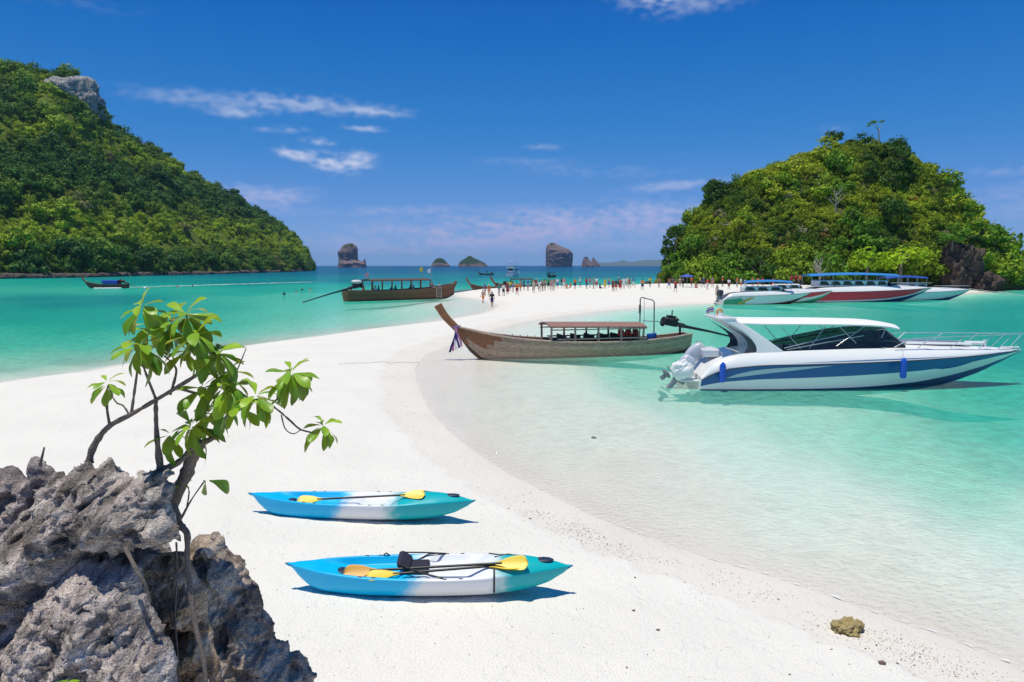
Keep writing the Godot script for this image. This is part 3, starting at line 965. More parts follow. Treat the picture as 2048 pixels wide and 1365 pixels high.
		tints[b].append(col * rng.randf_range(0.85, 1.4))
	for b in 3:
		foliage_mass("island_undergrowth", crowns[[0, 3, 7][b]], leaf_mat(1, 1, 1), places[b], tints[b])
		tag(get_child(-1), ["green undergrowth covering the right island", "olive shrubs spread between the trees of the right island", "loose leafy scrub on the slopes of the right island"][b], "undergrowth", "", "stuff")
	# boulders along its foot
	var shapes := []
	for k in 4: shapes.append(blob_rock(90 + k, Vector3.ONE, 0.4, 1.4, 22, 14))
	var rock_at := [33.905, -165.421, 0.8, 38.126, -175.461, 1.1, 34.627, -153.473, 0.9, 41.466, -176.333, 1.3, 38.62, -157.727, 1, 44.849, -177.258, 1.4, 42.899, -162.452, 1.1, 49.015, -178.24, 1.5, 46.607, -162.928, 1.2, 54.644, -184.003, 1.4, 50.568, -163.431, 1.2, 57.434, -179.285, 1.5, 56.268, -168.395, 1.3, 62.61, -179.285, 1.4, 61.847, -169.1, 1.5, 66.723, -174.567, 1.4, 69.843, -174.567, 1.5, 92.028, -162.001, 1.7, 85.262, -146.134, 1.5, 81.514, -136.767, 1.4, 101.854, -152.931, 1.3, 96.437, -142.984, 0.9, 132.673, -192.171, 0.8, 117.939, -168.09, 0.7, 30.767, -164.436, 0.5, 45.63, -206.81, 1.6, 52.432, -216.742, 1.8, 57.016, -213.84, 1.9, 63.391, -216.556, 1.9]
	for k in rock_at.size() / 3:
		var r: float = rock_at[3 * k + 2]
		var o := put("boulder", shapes[k % 4], dark_rock, self, Vector3(rock_at[3 * k], 0.35 * r, rock_at[3 * k + 1]))
		o.position.y = maxf(ground_y(o.position.x, o.position.z), -0.2) + 0.25 * r
		o.scale = Vector3(r * 1.2, r * 0.8, r)
		o.rotation.y = k * 1.7
		tag(o, "dark boulder standing in the water off the island's right tip" + (" beyond the ledge" if k % 2 else " beside the ledge") if rock_at[3 * k] > 92.0 else ("large" if r > 1.4 else ("middling" if r > 1.15 else "small")) + " dark boulder at the right island's foot, " + ("left of the blue umbrella" if rock_at[3 * k] < 32.5 else ("by the blue umbrella" if rock_at[3 * k] < 39.0 else ("behind the green sterned boat" if rock_at[3 * k] < 56.0 else "by the brown cliff"))), "boulder", "boulders off the right tip" if rock_at[3 * k] > 92.0 else "boulders at the foot of the right island")

func islet(label: String, at: Vector3, m_per: float, prof: Array, deep: float, sd: int, green: float) -> void:
	# prof: [height, left, right, ...] in units of m_per
	var n1 := noise(sd, 0.09, 4, FastNoiseLite.TYPE_SIMPLEX_SMOOTH, true)
	var n2 := noise(sd + 1, 0.05, 3)
	var v := PackedVector3Array()
	var c := PackedColorArray()
	var idx := PackedInt32Array()
	var tl := []
	var tr := []
	for k in range(0, prof.size(), 3):
		tl.append_array([prof[k], prof[k + 1]])
		tr.append_array([prof[k], prof[k + 2]])
	var top: float = prof[prof.size() - 3]
	var rows := 44
	var seg := 56
	for i in rows + 1:
		var y := top * i / rows
		var l := table(tl, y)
		var r := table(tr, y)
		for j in seg + 1:
			var a := TAU * (j % seg) / seg
			var k := (1.0 + 0.16 * n1.get_noise_3d(cos(a) * 12.0, y * 0.7, sin(a) * 12.0 + sd))
			var q := Vector3((l + r) / 2.0 + cos(a) * (r - l) / 2.0 * (0.9 + 0.1 * k), y + n2.get_noise_2d(cos(a) * 30.0, sin(a) * 30.0) * 2.0 * minf(y / 8.0, 1.0), sin(a) * (r - l) / 2.0 * deep * k)
			v.append(q * m_per)
			var streak := n1.get_noise_3d(cos(a) * 26.0, y * 0.25, sin(a) * 26.0)
			var rock := Color(0.105, 0.105, 0.13).lerp(Color(0.25, 0.17, 0.16), clampf(streak * 0.9 + 0.35, 0.0, 1.0))
			var leafy := clampf((y / top - green) * 6.0 + n2.get_noise_3d(q.x * 1.2, q.y, q.z * 1.2) * 2.2, 0.0, 1.0)
			var col := rock.lerp(Color(0.035, 0.06, 0.025), leafy)
			if y < 2.0: col = col.lerp(Color(0.1, 0.085, 0.08), 0.7)
			c.append(col)
	for i in rows:
		for j in seg:
			var a := i * (seg + 1) + j
			idx.append_array([a, a + seg + 1, a + 1, a + 1, a + seg + 1, a + seg + 2])
	var base := v.size() - seg - 1
	v.append(Vector3((prof[-1] + prof[-2]) / 2.0, top + 0.3, 0) * m_per)
	c.append(Color(0.035, 0.06, 0.025))
	for j in seg: idx.append_array([base + j, v.size() - 1, base + j + 1])
	var m := StandardMaterial3D.new()
	m.vertex_color_use_as_albedo = true
	m.roughness = 0.95
	m.metallic_specular = 0.1
	var o := put("rock_islet", smooth_mesh(v, idx, c), m, self, at)
	tag(o, label, "islet")

func build_islets() -> void:
	var w := 1500.0 / 1450.0
	islet("steep grey sea stack with a small spur on its right, alone on the horizon", Vector3(-336.367, 0, -1531.977), w * 0.98, [-1, -31, 30, 4, -29, 29, 9, -28, 28, 14, -27, 16, 17, -27, 12, 24, -28, 12, 32, -29, 12, 39, -22, 12, 44, -19, 10, 47, -15, 6, 49, -8, 2], 0.8, 301, 0.86)
	islet("small rock spur beside the steep grey sea stack", Vector3(-312.19, 0, -1531.977), w * 0.98, [-1, -8, 6, 5, -6, 5.5, 10, -3, 5, 14, 0, 4.5, 17, 2, 4], 0.8, 307, 0.9)
	islet("small low green islet left of the rounded green one on the horizon", Vector3(-208.127, 0, -2106.649), w * 1.25, [-1, -22, 22, 3, -20, 22, 8, -17, 17, 13, -14, 12, 17, -9, 8, 19, -3, 3], 0.7, 302, 0.25)
	islet("rounded green islet with pale cliffs on the horizon", Vector3(-112.735, 0, -2106.649), w * 1.25, [-1, -34, 34, 3, -33, 32, 8, -31, 27, 13, -27, 17, 18, -18, 5, 22, -12, -2, 24, -9, -5], 0.7, 303, 0.22)
	islet("tall reddish cliff islet with a sloping green top on the horizon", Vector3(127.869, 0, -1982.7), w * 1.2, [-1, -29, 29, 5, -29, 29, 16, -29, 30, 30, -29, 30, 37, -29, 24, 43, -28, 8, 48, -26, -4, 52, -20, -10], 0.75, 304, 0.9)
	islet("small twin peaked rock islet right of the tall reddish one", Vector3(201.325, 0, -1982.7), w * 1.2, [-1, -10, 22, 5, -9, 20, 12, -8, 10, 18, -6, 5, 22, -2, 2], 0.7, 305, 0.75)
	islet("pointed rock leaning against the small twin peaked islet", Vector3(223.09, 0, -1982.7), w * 1.2, [-1, -12, 14, 5, -10, 12, 12, -6, 7, 17, -4, 2, 20, -2, 0], 0.7, 306, 0.8)
	# far hills, faint in the haze
	var v := PackedVector3Array()
	var idx := PackedInt32Array()
	var n := noise(310, 0.9, 4)
	for i in 81:
		var x := i / 80.0
		var h := 95.0 * pow(sin(x * PI), 0.7) * (0.55 + 0.5 * absf(n.get_noise_1d(x * 6.0)) + 0.25 * n.get_noise_1d(x * 20.0))
		for q in [[0.0, 350.0], [1.0, 0.0], [0.0, -600.0]]: v.append(Vector3(lerpf(700.0, 2900.0, x), h * q[0], -7600.0 + q[1]))
	for i in 80:
		for j in 2:
			var a := i * 3 + j
			idx.append_array([a, a + 3, a + 1, a + 1, a + 3, a + 4])
	tag(put("distant_hills", smooth_mesh(v, idx), mat(0.10, 0.12, 0.09, 0.95), self), "", "", "", "structure")


# ------------------------------------------------------------------ boats
func paint(r: float, g: float, b: float, rough := 0.25) -> StandardMaterial3D:
	return mat(r, g, b, rough, 0.0, 0.5)

func glass(r: float, g: float, b: float, a: float) -> StandardMaterial3D:
	var key := "glass %.2f %.2f %.2f %.2f" % [r, g, b, a]
	if mats.has(key): return mats[key]
	var m := StandardMaterial3D.new()
	m.albedo_color = lin(r, g, b, a)
	m.transparency = BaseMaterial3D.TRANSPARENCY_ALPHA
	m.roughness = 0.06
	mats[key] = m
	return m

# panels on both sides between two lines that are functions of x: fa(x) and fb(x) give (y, z)
func both_sides(xs: Array, fa: Callable, fb: Callable, cross := 4, sides := [1.0, -1.0], belly := 0.0) -> Soup:
	var s := Soup.new()
	for sg in sides:
		var rows := []
		for x in xs:
			var a: Vector2 = fa.call(x)
			var b: Vector2 = fb.call(x)
			var line := PackedVector3Array()
			for k in cross + 1:
				var t := float(k) / cross
				var p := a.lerp(b, t)
				p.y += belly * sin(t * PI)
				line.append(Vector3(x, p.x, p.y * sg))
			if sg < 0: line.reverse()
			rows.append(line)
		s.sheet(rows)
	return s

func across(xs: Array, f: Callable, crown := 0.0, n := 6) -> Soup:   # a deck from side to side
	var s := Soup.new()
	var rows := []
	for x in xs:
		var a: Vector2 = f.call(x)
		var line := PackedVector3Array()
		for k in n + 1:
			var t := 1.0 - 2.0 * k / n
			line.append(Vector3(x, a.x + crown * (1.0 - t * t) * minf(1.0, a.y), a.y * t))
		rows.append(line)
	s.sheet(rows)
	return s

func steps(a: float, b: float, n: int) -> Array:
	var o := []
	for k in n + 1: o.append(lerpf(a, b, float(k) / n))
	return o

# hull with its bow towards +x, 12.3 long before scaling
func speedboat_hull(o: Node3D, k: float, sy: float, bottom: Material, low: Material, stripe: Material, top: Material, cut: Array) -> Dictionary:
	var rail := func(x: float) -> Vector2: return Vector2(sy * smooth_table([0, 0.36, 0.35, 0.58, 0.8, 0.78, 2, 0.92, 4, 0.97, 6, 1.03, 8, 1.1, 9.5, 1.16, 10.8, 1.22, 11.8, 1.27, 12.3, 1.3], x / k), k * smooth_table([0, 1.33, 0.8, 1.43, 2, 1.5, 4, 1.5, 6, 1.47, 8, 1.28, 9.5, 0.98, 10.8, 0.6, 11.8, 0.24, 12.3, 0.02], x / k))
	var chine := func(x: float) -> Vector2: return Vector2(sy * smooth_table([0, 0.0, 4, 0.02, 6, 0.07, 8, 0.2, 9.5, 0.42, 10.8, 0.72, 11.8, 1.05, 12.3, 1.26], x / k), k * smooth_table([0, 1.18, 2, 1.24, 4, 1.22, 6, 1.1, 8, 0.8, 9.5, 0.48, 10.8, 0.22, 11.8, 0.06, 12.3, 0.005], x / k))
	var keel := func(x: float) -> Vector2: return Vector2(sy * smooth_table([0, -0.5, 4, -0.5, 6, -0.46, 8, -0.3, 9.5, -0.02, 10.8, 0.45, 11.8, 0.95, 12.3, 1.24], x / k), 0.0)
	var shoulder := func(x: float) -> Vector2: return Vector2(sy * smooth_table([0, 0.46, 0.3, 0.86, 0.8, 1.12, 1.4, 1.3, 2.2, 1.38, 4, 1.45, 6, 1.5, 8, 1.48, 9.5, 1.45, 10.8, 1.41, 11.8, 1.37, 12.3, 1.335], x / k), k * smooth_table([0, 1.2, 0.8, 1.2, 2, 1.18, 4, 1.14, 6, 1.06, 8, 0.9, 9.5, 0.68, 10.8, 0.4, 11.8, 0.13, 12.3, 0.01], x / k))
	var split := func(x: float) -> Vector2:
		var f := table(cut, x / k)
		return chine.call(x).lerp(rail.call(x), f)
	var xs := steps(0.0, 12.3 * k, 40)
	put("hull_bottom", both_sides(xs, keel, chine).done(), bottom, o)
	put("hull_side", both_sides(xs, chine, split, 3).done(), low, o)
	put("stripe", both_sides(xs, split, rail, 3).done(), stripe, o)
	put("topside", both_sides(xs, rail, shoulder, 4, [1.0, -1.0], 0.06).done(), top, o)
	var rs := Soup.new()
	for sg in [1.0, -1.0]:
		var path := []
		for x in xs:
			var q: Vector2 = rail.call(x)
			path.append(Vector3(x, q.x, q.y * sg + 0.012 * sg))
		rs.tube(path, [0.022], 6)
	put("rub_rail", rs.done(), mat(0.03, 0.035, 0.05, 0.5), o)
	var tr := Soup.new()   # transom
	var a: Vector2 = chine.call(0.0)
	var b: Vector2 = rail.call(0.0)
	var c: Vector2 = shoulder.call(0.0)
	var e: Vector2 = keel.call(0.0)
	for q in [[e, a], [a, b], [b, c]]:
		tr.quad(Vector3(0, q[0].x, -q[0].y), Vector3(0, q[1].x, -q[1].y), Vector3(0, q[1].x, q[1].y), Vector3(0, q[0].x, q[0].y))
	put("transom", tr.done(), top, o)
	return {"rail": rail, "shoulder": shoulder, "chine": chine, "split": split}

func outboard(o: Node3D, at: Vector3, cowl: Material, tilt: float) -> void:
	var g := Node3D.new()
	g.name = fresh("outboard_motor", o)
	o.add_child(g, true)
	g.position = at
	g.rotation.z = tilt
	g.scale = Vector3(0.82, 1.15, 0.9)
	var s := Soup.new()
	var rows := []
	for q in [[0.0, 0.17, 0.20], [0.1, 0.23, 0.25], [0.28, 0.27, 0.26], [0.48, 0.26, 0.25], [0.62, 0.22, 0.21], [0.68, 0.12, 0.12]]:
		var ring := PackedVector3Array()
		for k in 16:
			var a := TAU * k / 16.0
			var cx := signf(cos(a)) * pow(absf(cos(a)), 0.65)
			var cz := signf(sin(a)) * pow(absf(sin(a)), 0.65)
			ring.append(Vector3(cx * q[1] * 1.35 - 0.08 * q[0], q[0], cz * q[2]))
		rows.append(ring)
	s.sheet(rows, true)
	s.fan(rows[-1])
	s.fan(rows[0], true)
	put("cowling", s.done(), cowl, g)
	s = Soup.new()
	s.box(Vector3(-0.02, -0.32, 0), Vector3(0.24, 0.66, 0.13), Basis.IDENTITY, 0.04)
	s.box(Vector3(-0.10, -0.68, 0), Vector3(0.46, 0.035, 0.2), Basis.IDENTITY, 0.012)
	s.tube([Vector3(0.2, -0.85, 0), Vector3(0.05, -0.85, 0), Vector3(-0.2, -0.85, 0), Vector3(-0.33, -0.85, 0)], [0.03, 0.075, 0.07, 0.02], 10)
	s.box(Vector3(-0.02, -0.98, 0), Vector3(0.22, 0.24, 0.03), Basis.IDENTITY, 0.01)
	s.box(Vector3(0.25, -0.12, 0), Vector3(0.3, 0.26, 0.22), Basis.IDENTITY, 0.03)
	put("lower_unit", s.done(), mat(0.25, 0.26, 0.28, 0.4), g)

func build_main_speedboat() -> void:
	var white := paint(0.80, 0.80, 0.79, 0.2)
	var blue := paint(0.006, 0.085, 0.30, 0.25)
	var o := thing("speedboat", "white speedboat with a blue stripe and white canopy afloat in front on the right", "speedboat", Vector3(6.97, 0.02, -27.75))
	o.rotation.y = 0.012
	o.scale = Vector3(1.035, 1.0, 1.0)
	var h := speedboat_hull(o, 1.0, 1.0, paint(0.012, 0.085, 0.23, 0.4), white, blue, white, [0, 0.34, 2, 0.42, 6, 0.50, 8.6, 0.52, 9.0, 0.43, 9.7, 0.46, 10.2, 0.6, 11, 0.66, 12.3, 0.66])
	# silver swoosh on the stripe
	var sw := Soup.new()
	for sg in [1.0, -1.0]:
		var rows := []
		for k in 13:
			var t := k / 12.0
			var x := lerpf(0.9, 4.6, t)
			var mid := lerpf(0.30, 0.86, pow(t, 0.7))
			var half := 0.16 * sin(pow(t, 0.6) * PI) + 0.01
			var line := PackedVector3Array()
			for d in [-half, half]:
				var a: Vector2 = h.split.call(x).lerp(h.rail.call(x), clampf(mid + d, 0.02, 0.97))
				line.append(Vector3(x, a.x, (a.y + 0.008) * sg))
			rows.append(line)
		sw.sheet(rows)
	put("swoosh_decal", sw.done(), paint(0.42, 0.50, 0.58, 0.3), o)
	var pin := Soup.new()
	for sg in [1.0, -1.0]:
		var rows := []
		for k in 21:
			var x := lerpf(3.2, 9.6, k / 20.0)
			var a: Vector2 = h.rail.call(x).lerp(h.shoulder.call(x), 0.12)
			var w := 0.045 * sin(PI * k / 20.0) + 0.004
			rows.append(PackedVector3Array([Vector3(x, a.x, (a.y + 0.03) * sg), Vector3(x, a.x + w, (a.y + 0.03) * sg)]))
		pin.sheet(rows)
	put("pin_stripe", pin.done(), paint(0.25, 0.33, 0.60, 0.3), o)
	# decks
	put("aft_deck", across(steps(0.0, 2.4, 8), h.shoulder, 0.02).done(), white, o)
	var fd := across(steps(6.6, 12.3, 26), h.shoulder, 0.16)
	put("foredeck", fd.done(), white, o)
	put("cockpit_floor", across(steps(2.3, 6.7, 4), func(x): return Vector2(0.62, 1.02)).done(), paint(0.55, 0.55, 0.53, 0.6), o)
	put("cockpit_side", both_sides(steps(2.3, 6.8, 10), func(x): return Vector2(0.62, 1.0), func(x): return h.shoulder.call(x) - Vector2(0.0, 0.05), 2).done(), paint(0.6, 0.6, 0.6, 0.5), o)
	var bw := Soup.new()
	bw.box(Vector3(2.35, 1.0, 0), Vector3(0.06, 0.74, 2.1))
	bw.box(Vector3(6.75, 1.05, 0), Vector3(0.06, 0.86, 1.9))
	put("bulkhead", bw.done(), white, o)
	for k in 4:
		for sg in [-1.0, 1.0]:
			var st := Soup.new()
			st.box(Vector3(3.1 + k * 0.85, 0.86, sg * 0.62), Vector3(0.5, 0.42, 0.6), Basis.IDENTITY, 0.05)
			st.box(Vector3(2.9 + k * 0.85, 1.22, sg * 0.62), Vector3(0.12, 0.5, 0.6), Basis.from_euler(Vector3(0, 0, 0.12)), 0.05)
			put("seat", st.done(), mat(0.05, 0.045, 0.06, 0.6), o)
	var con := Soup.new()
	con.box(Vector3(6.45, 1.35, 0.45), Vector3(0.4, 0.5, 0.7), Basis.from_euler(Vector3(0, 0, -0.3)), 0.05)
	put("helm_console", con.done(), mat(0.06, 0.06, 0.07, 0.5), o)
	# foredeck cushion and hatch
	put("deck_pad", across(steps(7.75, 10.2, 10), func(x): return Vector2(h.shoulder.call(x).x + 0.155, minf(0.46, 0.62 - 0.16 * (x - 7.7) * 0.8))).done(), paint(0.30, 0.32, 0.47, 0.7), o)
	var cp := both_sides(steps(7.7, 10.25, 12), func(x): return Vector2(h.shoulder.call(x).x + 0.13, minf(0.52, 0.68 - 0.16 * (x - 7.7) * 0.8)), func(x): return Vector2(h.shoulder.call(x).x + 0.22, minf(0.47, 0.63 - 0.16 * (x - 7.7) * 0.8)), 2)
	put("pad_rim", cp.done(), white, o)
	var wl := Soup.new()
	wl.box(Vector3(10.55, 1.60, 0), Vector3(0.62, 0.12, 0.34), Basis.IDENTITY, 0.04)
	wl.tube([Vector3(10.9, 1.45, 0.06), Vector3(10.9, 1.72, 0.06)], [0.07, 0.06], 10)
	wl.box(Vector3(11.9, 1.42, 0), Vector3(0.7, 0.06, 0.12), Basis.IDENTITY, 0.02)
	put("anchor_winch", wl.done(), white, o)
	# wrap-round screen
	var lower := func(x: float) -> Vector2: return h.shoulder.call(x) + Vector2(0.0, -0.06)
	var upper := func(x: float) -> Vector2: return Vector2(smooth_table([3.0, 1.5, 4.2, 1.80, 5.4, 2.06, 6.3, 2.19, 6.75, 2.2, 7.15, 1.86, 7.5, 1.56], x), smooth_table([3.0, 1.1, 6.0, 0.92, 6.75, 0.80, 7.5, 0.70], x))
	for sg in [1.0, -1.0]: put("side_window", both_sides(steps(3.0, 6.75, 14), lower, upper, 2, [sg]).done(), glass(0.012, 0.012, 0.018, 0.9), o)
	var ws := Soup.new()
	ws.sheet([PackedVector3Array([Vector3(7.5, 1.60, 0.86), Vector3(7.7, 1.64, 0.4), Vector3(7.74, 1.65, 0.0), Vector3(7.7, 1.64, -0.4), Vector3(7.5, 1.60, -0.86)]), PackedVector3Array([Vector3(6.75, 2.2, 0.80), Vector3(6.88, 2.24, 0.4), Vector3(6.92, 2.25, 0), Vector3(6.88, 2.24, -0.4), Vector3(6.75, 2.2, -0.80)])])
	for sg in [1.0, -1.0]: ws.quad(Vector3(6.75, 1.44, 0.98 * sg), Vector3(7.5, 1.46, 0.9 * sg), Vector3(7.5, 1.60, 0.86 * sg), Vector3(6.75, 2.2, 0.8 * sg))
	put("windscreen", ws.done(), glass(0.012, 0.012, 0.02, 0.86), o)
	var fr := Soup.new()
	for sg in [1.0, -1.0]:
		fr.tube([Vector3(3.0, 1.52, 1.1 * sg), Vector3(4.2, 1.81, 1.02 * sg), Vector3(5.4, 2.07, 0.95 * sg), Vector3(6.75, 2.21, 0.8 * sg), Vector3(7.5, 1.61, 0.86 * sg)], [0.022], 6)
		fr.tube([Vector3(3.1, 1.47, 1.13 * sg), Vector3(5.9, 1.98, 0.98 * sg)], [0.02], 6)
		for q in [[3.6, 1.5, 2.9, 2.32], [3.9, 1.5, 4.5, 2.32], [4.9, 1.6, 5.9, 2.32], [5.6, 1.7, 5.0, 2.32], [6.5, 1.9, 6.7, 2.3]]:
			fr.tube([Vector3(q[0], q[1], 1.08 * sg), Vector3(q[2], q[3], 1.0 * sg)], [0.014], 6)
	fr.tube([Vector3(6.75, 2.21, 0.8), Vector3(6.9, 2.26, 0), Vector3(6.75, 2.21, -0.8)], [0.022], 6)
	put("canopy_frame", fr.done(), mat(0.55, 0.56, 0.58, 0.25, 0.8), o)
	# canopy
	var ca := Soup.new()
	var up_rows := []
	var low_rows := []
	for k in 15:
		var x := lerpf(1.35, 7.35, k / 14.0)
		var crown := smooth_table([1.35, 2.60, 2.2, 2.58, 4.5, 2.57, 6.3, 2.52, 7.0, 2.43, 7.35, 2.35], x)
		var half := smooth_table([1.35, 1.0, 3, 1.12, 6, 1.08, 7.0, 0.92, 7.35, 0.72], x)
		var u := PackedVector3Array()
		var l := PackedVector3Array()
		for j in 11:
			var t := 1.0 - j / 5.0
			var y := crown - 0.15 * pow(absf(t), 2.6)
			u.append(Vector3(x, y, half * t))
			l.append(Vector3(x, y - 0.05 - 0.02 * (1 - absf(t)), half * t * 0.985))
		l.reverse()
		up_rows.append(u)
		low_rows.append(l)
	ca.sheet(up_rows)
	ca.sheet(low_rows)
	for sg in [0, 10]:
		for k in 14: ca.quad(up_rows[k][sg], up_rows[k + 1][sg], low_rows[k + 1][10 - sg], low_rows[k][10 - sg])
	for k in 10:
		ca.quad(up_rows[14][k], up_rows[14][k + 1], low_rows[14][9 - k], low_rows[14][10 - k])
		ca.quad(up_rows[0][k], up_rows[0][k + 1], low_rows[0][9 - k], low_rows[0][10 - k])
	put("canopy", ca.done(), mat(0.82, 0.82, 0.81, 0.6), o)
	# swept arch: a curved blade on each side and a beam on top
	for sg in [1.0, -1.0]:
		var ar := Soup.new()
		var outer := []
		var inner := []
		for k in 13:
			var t := k / 12.0
			var y := lerpf(1.32, 2.64, t)
			var fore := smooth_table([0.0, 3.05, 0.2, 2.72, 0.45, 2.28, 0.7, 1.80, 1.0, 1.18], t)
			var aft := smooth_table([0.0, 1.98, 0.2, 1.98, 0.45, 1.76, 0.7, 1.36, 0.9, 0.86, 1.0, 0.68], t)
			var z := lerpf(1.2, 1.02, t)
			outer.append(PackedVector3Array([Vector3(aft, y, (z - 0.02) * sg), Vector3(aft + 0.05, y, z * sg), Vector3(fore - 0.05, y, z * sg), Vector3(fore, y, (z - 0.03) * sg)]))
			inner.append(PackedVector3Array([Vector3(fore, y, (z - 0.03) * sg), Vector3(fore - 0.05, y, (z - 0.14) * sg), Vector3(aft + 0.05, y, (z - 0.14) * sg), Vector3(aft, y, (z - 0.02) * sg)]))
		ar.sheet(outer)
		ar.sheet(inner)
		put("arch_blade", ar.done(), white, o)
		var dk := Soup.new()
		var rows := []
		for k in 11:
			var t := k / 10.0
			var y := lerpf(1.33, 2.36, t)
			var fore := smooth_table([0.0, 2.02, 0.22, 2.02, 0.5, 1.82, 0.75, 1.44, 1.0, 0.98], t)
			var aft := smooth_table([0.0, 1.56, 0.22, 1.70, 0.5, 1.62, 0.75, 1.34, 1.0, 0.95], t)
			rows.append(PackedVector3Array([Vector3(aft, y, 1.06 * sg), Vector3(fore, y, 1.10 * sg)]))
		dk.sheet(rows)
		put("arch_window", dk.done(), mat(0.03, 0.035, 0.06, 0.12), o)
	var bm := Soup.new()
	bm.box(Vector3(0.98, 2.62, 0), Vector3(0.62, 0.09, 2.1), Basis.IDENTITY, 0.03)
	bm.tube([Vector3(0.95, 2.66, 0.2), Vector3(0.95, 2.78, 0.2)], [0.10, 0.09], 10)
	put("arch_beam", bm.done(), white, o)
	# bow rail
	for sg in [1.0, -1.0]:
		var rl := Soup.new()
		var path := []
		for k in 15:
			var x := lerpf(7.0, 12.55, k / 14.0)
			var q: Vector2 = h.shoulder.call(minf(x, 12.0))
			path.append(Vector3(x, smooth_table([7.0, 1.55, 7.6, 1.86, 9, 1.92, 12.55, 1.95], x), (q.y * 0.98 + 0.10) * sg))
		rl.tube(path, [0.018], 6)
		for x in [7.9, 9.2, 10.4, 11.3, 11.9]:
			var q: Vector2 = h.shoulder.call(x)
			var r: Vector2 = h.shoulder.call(minf(x + 0.55, 12.0))
			rl.tube([Vector3(x, q.x - 0.02, q.y * 0.95 * sg), Vector3(x + 0.55, 1.93, (r.y * 0.98 + 0.10) * sg)], [0.014], 6)
		put("bow_rail", rl.done(), mat(0.72, 0.73, 0.74, 0.2, 0.7), o)
	# engines
	outboard(o, Vector3(-0.16, 0.98, -0.05), mat(0.50, 0.53, 0.60, 0.3), -0.9)
	outboard(o, Vector3(-0.62, 0.50, 0.66), mat(0.50, 0.53, 0.60, 0.3), -0.6)
	var ck := blob_rock(411, Vector3(0.35, 0.32, 0.28), 0.28, 1.7, 48, 34, -1.2)
	var bag := put("plastic_motor_cover", ck, mat(0.80, 0.80, 0.79, 0.35), o, Vector3(-0.55, 0.66, 0.70))
	bag.rotation.z = 0.5
	var bx := Soup.new()
	bx.box(Vector3(0.55, 1.28, 0.1), Vector3(0.6, 0.3, 1.0), Basis.IDENTITY, 0.05)
	put("engine_box", bx.done(), paint(0.62, 0.63, 0.66, 0.4), o)
	var sp := Soup.new()
	sp.box(Vector3(-0.3, 0.28, 0), Vector3(0.7, 0.06, 1.9), Basis.IDENTITY, 0.02)
	put("swim_step", sp.done(), white, o)
	# what hangs on it
	for q in [["blue fender hanging at the stern of the white speedboat", 0.72, 0.95], ["blue fender hanging amidships on the white speedboat's bow side", 7.35, 1.15]]:
		var r: Vector2 = h.rail.call(q[1])
		var f := thing("fender", q[0], "fender", o.position + Vector3(q[1], 0.10, r.y + 0.14))
		var y := 0.22 if q[1] < 3.0 else 0.36
		var s := Soup.new()
		s.tube([Vector3(0, y, 0), Vector3(0, y + 0.04, 0), Vector3(0, y + 0.1, 0), Vector3(0, y + 0.6, 0), Vector3(0, y + 0.68, 0), Vector3(0, y + 0.76, 0)], [0.05, 0.1, 0.115, 0.115, 0.09, 0.035], 14)
		put("float", s.done(), paint(0.008, 0.09, 0.55, 0.35), f)
		s = Soup.new()
		s.tube([Vector3(0, y + 0.76, 0), Vector3(0, y + 0.98, -0.12), Vector3(0, y + 1.1, -0.28)], [0.012], 5)
		put("lanyard", s.done(), mat(0.5, 0.5, 0.48, 0.8), f)
	var fl := thing("flag", "small red white and blue flag on the speedboat's arch", "flag", o.position + Vector3(0.72, 2.66, 0.35))
	var ps := Soup.new()
	ps.tube([Vector3(0, 0, 0), Vector3(-0.1, 0.55, 0)], [0.012, 0.008], 5)
	put("pole", ps.done(), mat(0.6, 0.6, 0.6, 0.4), fl)
	var y0 := 0.28
	for q in [[0.06, 0.45, 0.03, 0.03], [0.05, 0.75, 0.75, 0.75], [0.1, 0.04, 0.07, 0.32], [0.05, 0.75, 0.75, 0.75], [0.06, 0.45, 0.03, 0.03]]:
		var st := Soup.new()
		var rows := []
		for k in 7: rows.append(PackedVector3Array([Vector3(-0.09 - 0.075 * k, y0 - 0.012 * k * k * 0.4, 0.03 * sin(k * 1.4)), Vector3(-0.09 - 0.075 * k, y0 + q[0] - 0.012 * k * k * 0.4, 0.03 * sin(k * 1.4))]))
		st.sheet(rows)
		put("band", st.done(), mat(q[1], q[2], q[3], 0.8), fl)
		y0 += q[0]
	fl.scale = Vector3.ONE * 0.62
	var ob := thing("life_ring", "small orange ring float on top of the speedboat's arch", "ring float", o.position + Vector3(1.05, 2.79, -0.2))
	var t := TorusMesh.new()
	t.inner_radius = 0.08
	t.outer_radius = 0.17
	var ring := put("ring", t, mat(0.75, 0.2, 0.03, 0.6), ob)
	ring.rotation.x = PI / 2
	ring.scale = Vector3.ONE * 0.75

